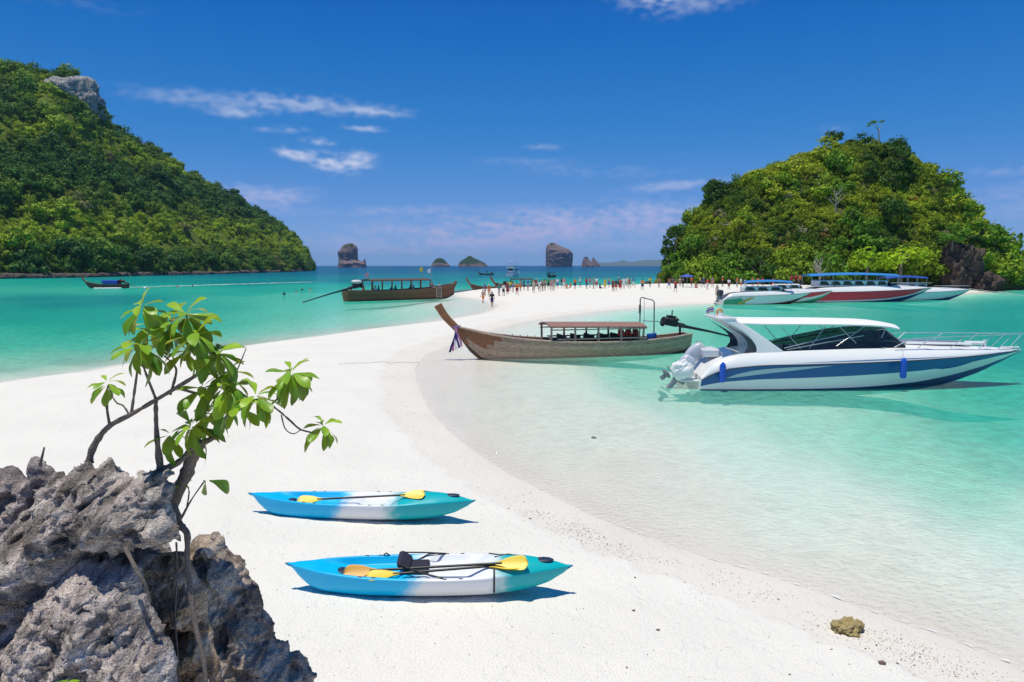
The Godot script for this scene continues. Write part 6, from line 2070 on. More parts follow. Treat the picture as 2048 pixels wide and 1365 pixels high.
	# rosettes: place, leaves, leaf length, highest and lowest leaf angle, lean to the side
	var tufts := [-1.766, 4.408, -3.46, 11, 0.155, -1.77, 4.225, -3.42, 17, 0.17, -1.671, 4.301, -3.5, 8, 0.15, -1.549, 4.371, -3.44, 14, 0.165, -1.48, 4.281, -3.38, 10, 0.165, -1.403, 4.191, -3.4, 14, 0.16, -1.593, 4.189, -3.52, 7, 0.16, -1.978, 4.032, -3.5, 9, 0.115, -1.497, 4.014, -3.46, 9, 0.15, -1.334, 4.031, -3.4, 12, 0.15, -1.435, 3.92, -3.5, 9, 0.15, -1.21, 3.987, -3.38, 11, 0.145, -1.047, 4.096, -3.4, 17, 0.155, -0.902, 3.843, -3.4, 10, 0.13, -1.55, 3.834, -3.44, 13, 0.165, -1.683, 3.776, -3.5, 6, 0.15, -1.394, 4.088, -3.5, 9, 0.15, -1.503, 3.882, -3.54, 8, 0.15, -1.284, 3.943, -3.36, 8, 0.14, -1.669, 4.334, -3.55, 8, 0.15, -1.779, 4.297, -3.55, 8, 0.15]
	for k in range(0, tufts.size(), 5):
		var mid := Vector3(tufts[k], tufts[k + 1], tufts[k + 2])
		var n := int(tufts[k + 3] * 1.35)
		var axis := Basis.from_euler(Vector3(rng.randf_range(-0.1, 0.35), 0, rng.randf_range(-0.25, 0.25)))
		for i in n:
			var a := i * 2.4 + rng.randf_range(-0.3, 0.3)
			var f := float(i) / n
			var up := lerpf(0.75, -1.0, pow(f, 0.75)) + rng.randf_range(-0.2, 0.2)
			var b := axis * Basis.from_euler(Vector3(rng.randf_range(-0.35, 0.35), a, 0)) * Basis.from_euler(Vector3(0, 0, up))
			var l: float = tufts[k + 4] * 0.92 * rng.randf_range(0.8, 1.15) * lerpf(0.8, 1.1, f)
			var g := 3 if f < 0.15 else (2 if f < 0.45 else (1 if f < 0.75 else (0 if rng.randf() < 0.6 else 4)))
			if rng.randf() < 0.2: g = maxi(g - 1, 0)
			var leaf := put("leaf", shapes[(i + k) % 4], greens[g], o, mid + b * Vector3(0.012, 0, 0) + Vector3(0, -0.02 * f, 0))
			leaf.basis = b.scaled_local(Vector3(l, l, l * rng.randf_range(0.75, 0.98)))
	for q in [[Vector3(-1.566, 3.514, -3.58), -1.15, 0.5, 0.165], [Vector3(-1.535, 3.514, -3.58), -0.75, 0.1, 0.17], [Vector3(-1.63, 3.508, -3.6), 0.1, 2.8, 0.09], [Vector3(-1.685, 3.329, -3.6), -0.3, 2.9, 0.08], [Vector3(-1.647, 3.474, -3.6), 0.1, 3.3, 0.11]]:
		var b := Basis.from_euler(Vector3(0.9, q[2], 0)) * Basis.from_euler(Vector3(0, 0, q[1]))
		var leaf := put("leaf", shapes[1], greens[1], o, q[0])
		leaf.basis = b.scaled_local(Vector3.ONE * q[3])
	# dry twig and a little plant on the rock
	var tw := thing("dry_twig", "thin dry twig sticking up from the pale slab of the outcrop", "twig", Vector3.ZERO)
	var s := Soup.new()
	s.tube([Vector3(-2.416, 3.581, -3.62), Vector3(-2.399, 3.633, -3.62), Vector3(-2.386, 3.677, -3.62)], [0.008, 0.006, 0.004], 6)
	put("stem", s.done(), bark, tw)
	var pl := thing("small_plant", "small bright green plant at the bottom edge of the outcrop", "plant", Vector3(-1.82, 2.894, -2.75))
	for i in 16:
		var a := i * 2.4
		var b := Basis.from_euler(Vector3(0, a, 0)) * Basis.from_euler(Vector3(0, 0, rng.randf_range(0.1, 1.1)))
		var leaf := put("leaf", shapes[i % 4], greens[1 + i % 2], pl)
		leaf.basis = b.scaled_local(Vector3.ONE * rng.randf_range(0.05, 0.085))
	s = Soup.new()
	s.tube([Vector3(0, -0.12, -0.02), Vector3(0, 0, 0)], [0.006], 6)
	put("stem", s.done(), bark, pl)

# ------------------------------------------------------------------ small things on the beach
func build_beach_bits() -> void:
	var at := Vector3(4.145, 0.12, -8.565)
	var y := ground_y(at.x, at.z)
	var coral := mottled(0.70, 0.56, 0.26, 0.95, 0.25, 0.4, 1.2, 1.4, 901, 0.04)
	var o := thing("coral_rock", "knobbly yellowish lump of coral rock at the water's edge on the right", "coral rock", Vector3(at.x, y, at.z))
	o.scale = Vector3.ONE * 0.85
	for q in [[0.0, 0.05, 0.0, 0.15, 0.10, 0.12, 910], [-0.10, 0.04, 0.04, 0.09, 0.07, 0.09, 911], [0.10, 0.05, -0.03, 0.11, 0.07, 0.08, 912], [0.19, 0.05, -0.05, 0.075, 0.06, 0.05, 913], [0.02, 0.03, 0.11, 0.09, 0.06, 0.08, 914]]:
		put("lump", blob_rock(q[6], Vector3(q[3], q[4], q[5]), 0.55, 2.6, 40, 26, -1.0), coral, o, Vector3(q[0], q[1], q[2]))
	var bits := [[Vector3(4.113, 0.25, -7.637), 0.035, "small reddish shell piece lying below the coral rock"], [Vector3(2.285, 0, -19.829), 0.06, "dark stone lying in the shallows right of the spit"], [Vector3(0.319, 0.4, -12.468), 0.022, "dark pebble on the sand right of the farther kayak"], [Vector3(1.739, 0.45, -8.22),  0.02, "dark pebble at the edge of the dry sand near the bottom"], [Vector3(1.526, 0.45, -8.687), 0.018, "dark pebble above the litter strip beside the nearer kayak"]]
	for q in bits:
		var p: Vector3 = q[0]
		var b := put("stone", blob_rock(920 + int(q[1] * 1000), Vector3(q[1], q[1] * 0.5, q[1] * 0.7), 0.4, 1.6, 18, 12, -1.0), mat(0.16, 0.11, 0.09, 0.9), self, Vector3(p.x, ground_y(p.x, p.z) + q[1] * 0.3, p.z))
		tag(b, q[2], "stone")
	# litter of shells and bark along the tide line
	var mesh := blob_rock(930, Vector3.ONE, 0.5, 1.8, 7, 4, -1.0)
	var places := []
	var tints := []
	var clump := noise(931, 0.5, 3)
	var tries := 0
	while places.size() < 7500 and tries < 80000:
		tries += 1
		var far := rng.randf() < 0.35
		var z := -rng.randf_range(5.5, 13.0) if not far else -rng.randf_range(13.0, 46.0)
		var x := rng.randf_range(-5.0, 6.5)
		var s := inland(x, z)
		var band := exp(-pow((s - 0.85) / 0.38, 2.0))
		if rng.randf() > band * clampf(0.55 + 1.3 * clump.get_noise_2d(x, z), 0.0, 1.0) + 0.012 * float(s > 0.3): continue
		var r := rng.randf_range(0.0025, 0.006) * (1.0 if rng.randf() < 0.96 else 1.9)
		places.append(Transform3D(Basis.from_euler(Vector3(rng.randf(), rng.randf() * TAU, rng.randf())).scaled_local(Vector3(r * 1.6, r * 0.5, r)), Vector3(x, sand_height(x, z, s) + r * 0.3, z)))
		var g := rng.randf()
		tints.append(Color(0.46, 0.36, 0.30).lerp(Color(0.16, 0.125, 0.105), g) if g > 0.35 else Color(0.5, 0.42, 0.36))
	var lm := StandardMaterial3D.new()
	lm.vertex_color_use_as_albedo = true
	lm.roughness = 0.9
	foliage_mass("tide_litter", mesh, lm, places, tints)
	tag(get_child(-1), "scattered shell and bark litter along the tide line", "litter", "", "stuff")
	# ropes
	var pts := []
	for k in 25:
		var p := Vector3.ZERO
		p = (Vector3(-4.432, 0.05, -34.262)).lerp(Vector3(-7.59, 0.5, -31.37), k / 24.0)
		p.y = ground_y(p.x, p.z) + 0.006
		p.z += 0.12 * sin(k * 0.9)
		pts.append(p)
	var s := Soup.new()
	s.tube(pts, [0.010], 6)
	tag(put("mooring_rope", s.done(), mat(0.50, 0.42, 0.36, 0.9), self), "brown mooring rope lying across the sand left of the longtail's bow", "rope")
	s = Soup.new()
	s.tube([Vector3(61.0, 1.5, -97), Vector3(66, 0.7, -93), Vector3(72, 0.1, -88)], [0.04], 6)
	tag(put("anchor_line", s.done(), mat(0.6, 0.58, 0.5, 0.8), self), "pale anchor line running right from the last speedboat into the water", "rope")
	# thin line of foam where the ripples run out
	s = Soup.new()
	var z := -7.4
	var wob := noise(941, 1.4, 3)
	var inner := PackedVector3Array()
	var outer := PackedVector3Array()
	while z > -13.0:
		var a := 0.0
		var b := 9.0
		for k in 18:
			var m := (a + b) / 2.0
			if inland(m, z) > -0.03 + 0.10 * wob.get_noise_1d(z): a = m
			else: b = m
		var w := maxf(0.0, 0.07 * wob.get_noise_1d(z * 3.0 + 50.0))
		inner.append(Vector3(a, 0.012, z))
		outer.append(Vector3(a + w, 0.010, z - w * 0.4))
		z -= 0.035
	for k in inner.size() - 1:
		if inner[k].distance_to(outer[k]) > 0.006: s.quad(inner[k], outer[k], outer[k + 1], inner[k + 1])
	tag(put("shore_foam", s.done(), mat(0.82, 0.82, 0.82, 0.7), self), "thin broken foam line along the water's edge at the lower right", "foam", "", "stuff")
	# wake of the running boat and foam at the rocks
	s = Soup.new()
	for k in 260:
		var t := pow(rng.randf(), 0.8)
		var p := (Vector3(-81.812, 0, -149.36)).lerp(Vector3(-55.22, 0, -203.847), t)
		p += Vector3(rng.randfn() * 1.0, 0.006, rng.randfn() * lerpf(0.5, 1.6, t))
		var w := rng.randf_range(0.5, 2.4) * (1.0 - 0.5 * t)
		var d := rng.randf_range(0.12, 0.4)
		var ring := PackedVector3Array()
		for j in 7: ring.append(p + Vector3(cos(TAU * j / 7.0) * w * rng.randf_range(0.6, 1.2), 0, sin(TAU * j / 7.0) * d * rng.randf_range(0.6, 1.2)))
		s.fan(ring)
	for k in 60:
		var p := (Vector3(-82.774, 0, -144.215)).lerp(Vector3(-78.486, 0, -145.468), rng.randf())
		s.ball(p + Vector3(0, 0.05, rng.randfn() * 0.4), Vector3(0.5, 0.14, 0.3) * rng.randf_range(0.5, 1.2), 7, 4)
	var wk := put("wake_foam", s.done(), mat(0.8, 0.82, 0.82, 0.8), self)
	tag(wk, "white foam wake trailing behind the small speeding longtail", "foam", "", "stuff")
	s = Soup.new()
	for k in 160:
		var p := (Vector3(86.118, 0, -134.376)).lerp(Vector3(113.483, 0, -163.978), rng.randf())
		p += Vector3(rng.randfn() * 0.8, 0.01, rng.randfn() * 1.2)
		var ring := PackedVector3Array()
		var w := rng.randf_range(0.2, 0.8)
		for j in 7: ring.append(p + Vector3(cos(TAU * j / 7.0) * w * rng.randf_range(0.6, 1.2), 0, sin(TAU * j / 7.0) * w * 0.6))
		s.fan(ring)
	tag(put("shore_foam", s.done(), mat(0.8, 0.82, 0.82, 0.8), self), "white foam washing round the rocks at the island's right end", "foam", "", "stuff")

func build_foreground() -> void:
	build_kayaks()
	build_outcrop()
	build_shrub_tree()
	build_beach_bits()


# ------------------------------------------------------------------ people
# one smooth surface round tapered bones: [a, b, ra, rb]
func flesh(bones: Array, cell: float, k: float, grow := 0.0) -> ArrayMesh:
	var lo := Vector3.ONE * 1e9
	var hi := -lo
	for b in bones:
		var r := maxf(b[2], b[3]) + grow + k + cell * 2.0
		lo = lo.min((b[0] as Vector3) - Vector3.ONE * r).min((b[1] as Vector3) - Vector3.ONE * r)
		hi = hi.max((b[0] as Vector3) + Vector3.ONE * r).max((b[1] as Vector3) + Vector3.ONE * r)
	var n := Vector3i(((hi - lo) / cell).ceil()) + Vector3i.ONE
	var f := PackedFloat32Array()
	f.resize(n.x * n.y * n.z)
	f.fill(1.0)
	for b in bones:
		var a: Vector3 = b[0]
		var e: Vector3 = b[1] - a
		var l2 := maxf(e.length_squared(), 1e-8)
		var r := maxf(b[2], b[3]) + grow + k + cell * 2.0
		var p0 := Vector3i(((a.min(b[1]) - Vector3.ONE * r - lo) / cell).floor()).clamp(Vector3i.ZERO, n - Vector3i.ONE)
		var p1 := Vector3i(((a.max(b[1]) + Vector3.ONE * r - lo) / cell).ceil()).clamp(Vector3i.ZERO, n - Vector3i.ONE)
		for z in range(p0.z, p1.z + 1):
			for y in range(p0.y, p1.y + 1):
				for x in range(p0.x, p1.x + 1):
					var p := lo + Vector3(x, y, z) * cell
					var t := clampf((p - a).dot(e) / l2, 0.0, 1.0)
					var d := (p - a - e * t).length() - lerpf(b[2], b[3], t) - grow
					var i := x + n.x * (y + n.y * z)
					var h := maxf(k - absf(d - f[i]), 0.0) / k
					f[i] = minf(d, f[i]) - h * h * k * 0.25
	var at := {}
	var v := PackedVector3Array()
	var idx := PackedInt32Array()
	var off := [Vector3i(0, 0, 0), Vector3i(1, 0, 0), Vector3i(0, 1, 0), Vector3i(1, 1, 0), Vector3i(0, 0, 1), Vector3i(1, 0, 1), Vector3i(0, 1, 1), Vector3i(1, 1, 1)]
	var edges := [[0, 1], [2, 3], [4, 5], [6, 7], [0, 2], [1, 3], [4, 6], [5, 7], [0, 4], [1, 5], [2, 6], [3, 7]]
	var st := [0, 1, n.x, n.x + 1, n.x * n.y, n.x * n.y + 1, n.x * n.y + n.x, n.x * n.y + n.x + 1]
	for z in n.z - 1:
		for y in n.y - 1:
			for x in n.x - 1:
				var i := x + n.x * (y + n.y * z)
				var m := 0
				for c in 8:
					if f[i + st[c]] < 0.0: m |= 1 << c
				if m == 0 or m == 255: continue
				var s := Vector3.ZERO
				var q := 0
				for e in edges:
					var fa := f[i + st[e[0]]]
					var fb := f[i + st[e[1]]]
					if (fa < 0.0) == (fb < 0.0): continue
					s += Vector3(off[e[0]]).lerp(Vector3(off[e[1]]), fa / (fa - fb))
					q += 1
				at[i] = v.size()
				v.append(lo + (Vector3(x, y, z) + s / q) * cell)
	var du := [1, n.x, n.x * n.y]
	for i in at:
		for ax in 3:
			var u: int = du[(ax + 1) % 3]
			var w: int = du[(ax + 2) % 3]
			if not (at.has(i - u) and at.has(i - w) and at.has(i - u - w)): continue
			var fa := f[i]
			var fb := f[i + du[ax]]
			if (fa < 0.0) == (fb < 0.0): continue
			var a: int = at[i]
			var b: int = at[i - u]
			var c: int = at[i - u - w]
			var d: int = at[i - w]
			if fa < 0.0: idx.append_array([a, c, b, a, d, c])
			else: idx.append_array([a, b, c, a, c, d])
	return smooth_mesh(v, idx)

# joints of a 1.7 m figure facing +z
func figure(pose: String) -> Dictionary:
	var J := {"hip": Vector3(0, 0.92, 0), "waist": Vector3(0, 1.08, 0), "chest": Vector3(0, 1.28, 0), "neck": Vector3(0, 1.45, -0.01), "head": Vector3(0, 1.585, 0.015),
		"lh": Vector3(0.085, 0.88, 0), "rh": Vector3(-0.085, 0.88, 0), "lk": Vector3(0.10, 0.48, 0.015), "rk": Vector3(-0.10, 0.48, 0.015), "la": Vector3(0.11, 0.08, -0.01), "ra": Vector3(-0.11, 0.08, -0.01),
		"ls": Vector3(0.175, 1.39, 0), "rs": Vector3(-0.175, 1.39, 0), "le": Vector3(0.235, 1.12, -0.02), "re": Vector3(-0.235, 1.12, -0.02), "lw": Vector3(0.25, 0.88, 0.05), "rw": Vector3(-0.25, 0.88, 0.05)}
	if pose == "walk":
		J.lk = Vector3(0.09, 0.50, 0.17)
		J.la = Vector3(0.09, 0.10, 0.20)
		J.rk = Vector3(-0.09, 0.48, -0.08)
		J.ra = Vector3(-0.09, 0.13, -0.32)
		J.lw = Vector3(0.25, 0.90, -0.16)
		J.rw = Vector3(-0.25, 0.93, 0.22)
	elif pose == "camera":   # hands lifted to the face
		J.le = Vector3(0.23, 1.18, 0.14)
		J.re = Vector3(-0.23, 1.18, 0.14)
		J.lw = Vector3(0.07, 1.50, 0.24)
		J.rw = Vector3(-0.07, 1.50, 0.24)
	elif pose == "akimbo":
		J.le = Vector3(0.36, 1.16, -0.08)
		J.lw = Vector3(0.16, 0.98, 0.03)
		J.la = Vector3(0.17, 0.08, -0.01)
		J.lk = Vector3(0.13, 0.48, 0.02)
	elif pose == "sit":      # seat height 0.42
		for k in ["hip", "waist", "chest", "neck", "head", "lh", "rh", "ls", "rs", "le", "re"]: J[k] -= Vector3(0, 0.42, 0)
		J.lk = Vector3(0.11, 0.48, 0.42)
		J.rk = Vector3(-0.11, 0.48, 0.42)
		J.la = Vector3(0.11, 0.08, 0.46)
		J.ra = Vector3(-0.11, 0.08, 0.46)
		J.lw = Vector3(0.12, 0.56, 0.30)
		J.rw = Vector3(-0.12, 0.56, 0.30)
	return J

var wardrobe := {}

func dress(pose: String) -> Dictionary:
	if wardrobe.has(pose): return wardrobe[pose]
	var J := figure(pose)
	var arms := []
	var legs := []
	for s in ["l", "r"]:
		var h: Vector3 = J[s + "h"]
		var kn: Vector3 = J[s + "k"]
		var an: Vector3 = J[s + "a"]
		legs.append_array([[h, kn, 0.082, 0.055], [kn, an, 0.054, 0.034], [an + Vector3(0, -0.03, -0.02), an + Vector3(0, -0.045, 0.15), 0.036, 0.026]])
		var sh: Vector3 = J[s + "s"]
		var el: Vector3 = J[s + "e"]
		var wr: Vector3 = J[s + "w"]
		var dir := (wr - el).normalized()
		arms.append_array([[sh, el, 0.046, 0.036], [el, wr, 0.035, 0.025], [wr, wr + dir * 0.08, 0.026, 0.03], [wr + dir * 0.07, wr + dir * 0.16, 0.022, 0.012], [wr + dir * 0.03, wr + dir * 0.09 + Vector3(0.03, 0, 0.02) * (-1.0 if s == "l" else 1.0), 0.014, 0.01]])
	var trunk := [[J.hip + Vector3(0.05, 0, 0), J.hip - Vector3(0.05, 0, 0), 0.105, 0.105], [J.hip, J.waist, 0.115, 0.10], [J.waist, J.chest, 0.105, 0.125], [J.chest + Vector3(0.07, 0.03, 0), J.chest + Vector3(-0.07, 0.03, 0), 0.10, 0.10], [J.ls, J.rs, 0.052, 0.052]]
	var head := [[J.neck - Vector3(0, 0.05, 0), J.neck + Vector3(0, 0.06, 0.005), 0.052, 0.048], [J.head + Vector3(0, 0.015, -0.01), J.head + Vector3(0, -0.05, 0.012), 0.092, 0.068], [J.head + Vector3(0, -0.015, 0.085), J.head + Vector3(0, -0.03, 0.10), 0.014, 0.016]]
	var out := {}
	out.body = flesh(trunk + head + arms + legs, 0.022, 0.035)
	out.hair = flesh([[J.head + Vector3(0, 0.045, -0.025), J.head + Vector3(0, -0.03, -0.045), 0.092, 0.075]], 0.02, 0.02)
	out.long_hair = flesh([[J.head + Vector3(0, 0.045, -0.025), J.head + Vector3(0, -0.03, -0.045), 0.092, 0.08], [J.head + Vector3(0, -0.03, -0.06), J.neck + Vector3(0, -0.12, -0.09), 0.07, 0.05]], 0.02, 0.03)
	var th := []
	for s in ["l", "r"]: th.append([J[s + "h"], (J[s + "h"] as Vector3).lerp(J[s + "k"], 0.62), 0.088, 0.080])
	var pelvis := [[J.hip + Vector3(0.05, 0, 0), J.hip - Vector3(0.05, 0, 0), 0.108, 0.108], [J.hip, J.hip.lerp(J.waist, 0.55), 0.116, 0.106]]
	out.shorts = flesh(pelvis + th, 0.022, 0.03, 0.014)
	out.trunks = flesh(pelvis, 0.022, 0.03, 0.010)
	var slv := []
	for s in ["l", "r"]: slv.append([J[s + "s"], (J[s + "s"] as Vector3).lerp(J[s + "e"], 0.55), 0.056, 0.052])
	out.shirt = flesh(trunk + slv, 0.022, 0.03, 0.014)
	out.top = flesh([[J.chest + Vector3(0.07, 0.03, 0.02), J.chest + Vector3(-0.07, 0.03, 0.02), 0.102, 0.102]], 0.022, 0.03, 0.006)
	out.vest = flesh([[J.waist, J.chest, 0.12, 0.14], [J.chest + Vector3(0.08, 0.04, 0), J.chest + Vector3(-0.08, 0.04, 0), 0.115, 0.115]], 0.022, 0.03, 0.03)
	out.dress = flesh(trunk + [[J.hip, J.hip + Vector3(0, -0.42, 0), 0.14, 0.21]], 0.022, 0.04, 0.016)
	var hm := Soup.new()
	var c: Vector3 = J.head + Vector3(0, 0.065, -0.005)
	var rows := []
	for q in [[0.20, -0.012], [0.19, 0.0], [0.108, 0.008], [0.10, 0.06], [0.07, 0.085], [0.0, 0.092]]:
		var ring := PackedVector3Array()
		for k in 14: ring.append(c + Vector3(cos(TAU * k / 14.0) * q[0], q[1], -sin(TAU * k / 14.0) * q[0]))
		rows.append(ring)
	hm.sheet(rows, true)
	out.hat = hm.done()
	wardrobe[pose] = out
	return out

var dye := {"red": [0.50, 0.02, 0.025], "orange": [0.70, 0.17, 0.02], "yellow": [0.72, 0.50, 0.04], "white": [0.75, 0.75, 0.74], "black": [0.015, 0.015, 0.018], "navy": [0.015, 0.025, 0.10], "blue": [0.03, 0.12, 0.48], "purple": [0.14, 0.05, 0.26], "pink": [0.65, 0.18, 0.26],
	"cream": [0.62, 0.52, 0.38], "teal": [0.02, 0.28, 0.30], "maroon": [0.20, 0.015, 0.03], "grey": [0.28, 0.28, 0.29], "green": [0.04, 0.25, 0.06], "brown": [0.16, 0.085, 0.045]}
var skins := [[0.42, 0.23, 0.15], [0.32, 0.16, 0.10], [0.50, 0.30, 0.21], [0.22, 0.11, 0.065]]

func person(label: String, at: Vector3, turn: float, pose: String, skin: int, wear: Array, hair := "short", group := "people on the sandbar") -> Node3D:
	# wear: [[garment, colour], ...]
	var w := dress(pose)
	var o := thing("person", label, "person", at, turn, group)
	var sk: Array = skins[skin]
	put("body", w.body, mat(sk[0], sk[1], sk[2], 0.6), o)
	if hair == "hat":
		put("hair", w.hair, mat(0.03, 0.02, 0.015, 0.7), o)
		put("hat", w.hat, mat(0.6, 0.5, 0.33, 0.8), o)
	elif hair == "long": put("hair", w.long_hair, mat(0.06, 0.035, 0.02, 0.6), o)
	elif hair == "fair": put("hair", w.long_hair, mat(0.35, 0.24, 0.11, 0.6), o)
	else: put("hair", w.hair, mat(0.025, 0.018, 0.014, 0.6), o)
	for q in wear:
		var c: Array = dye[q[1]]
		put(q[0], w[q[0]], mat(c[0], c[1], c[2], 0.8), o)
	o.scale = Vector3.ONE * rng.randf_range(0.95, 1.06)
	return o

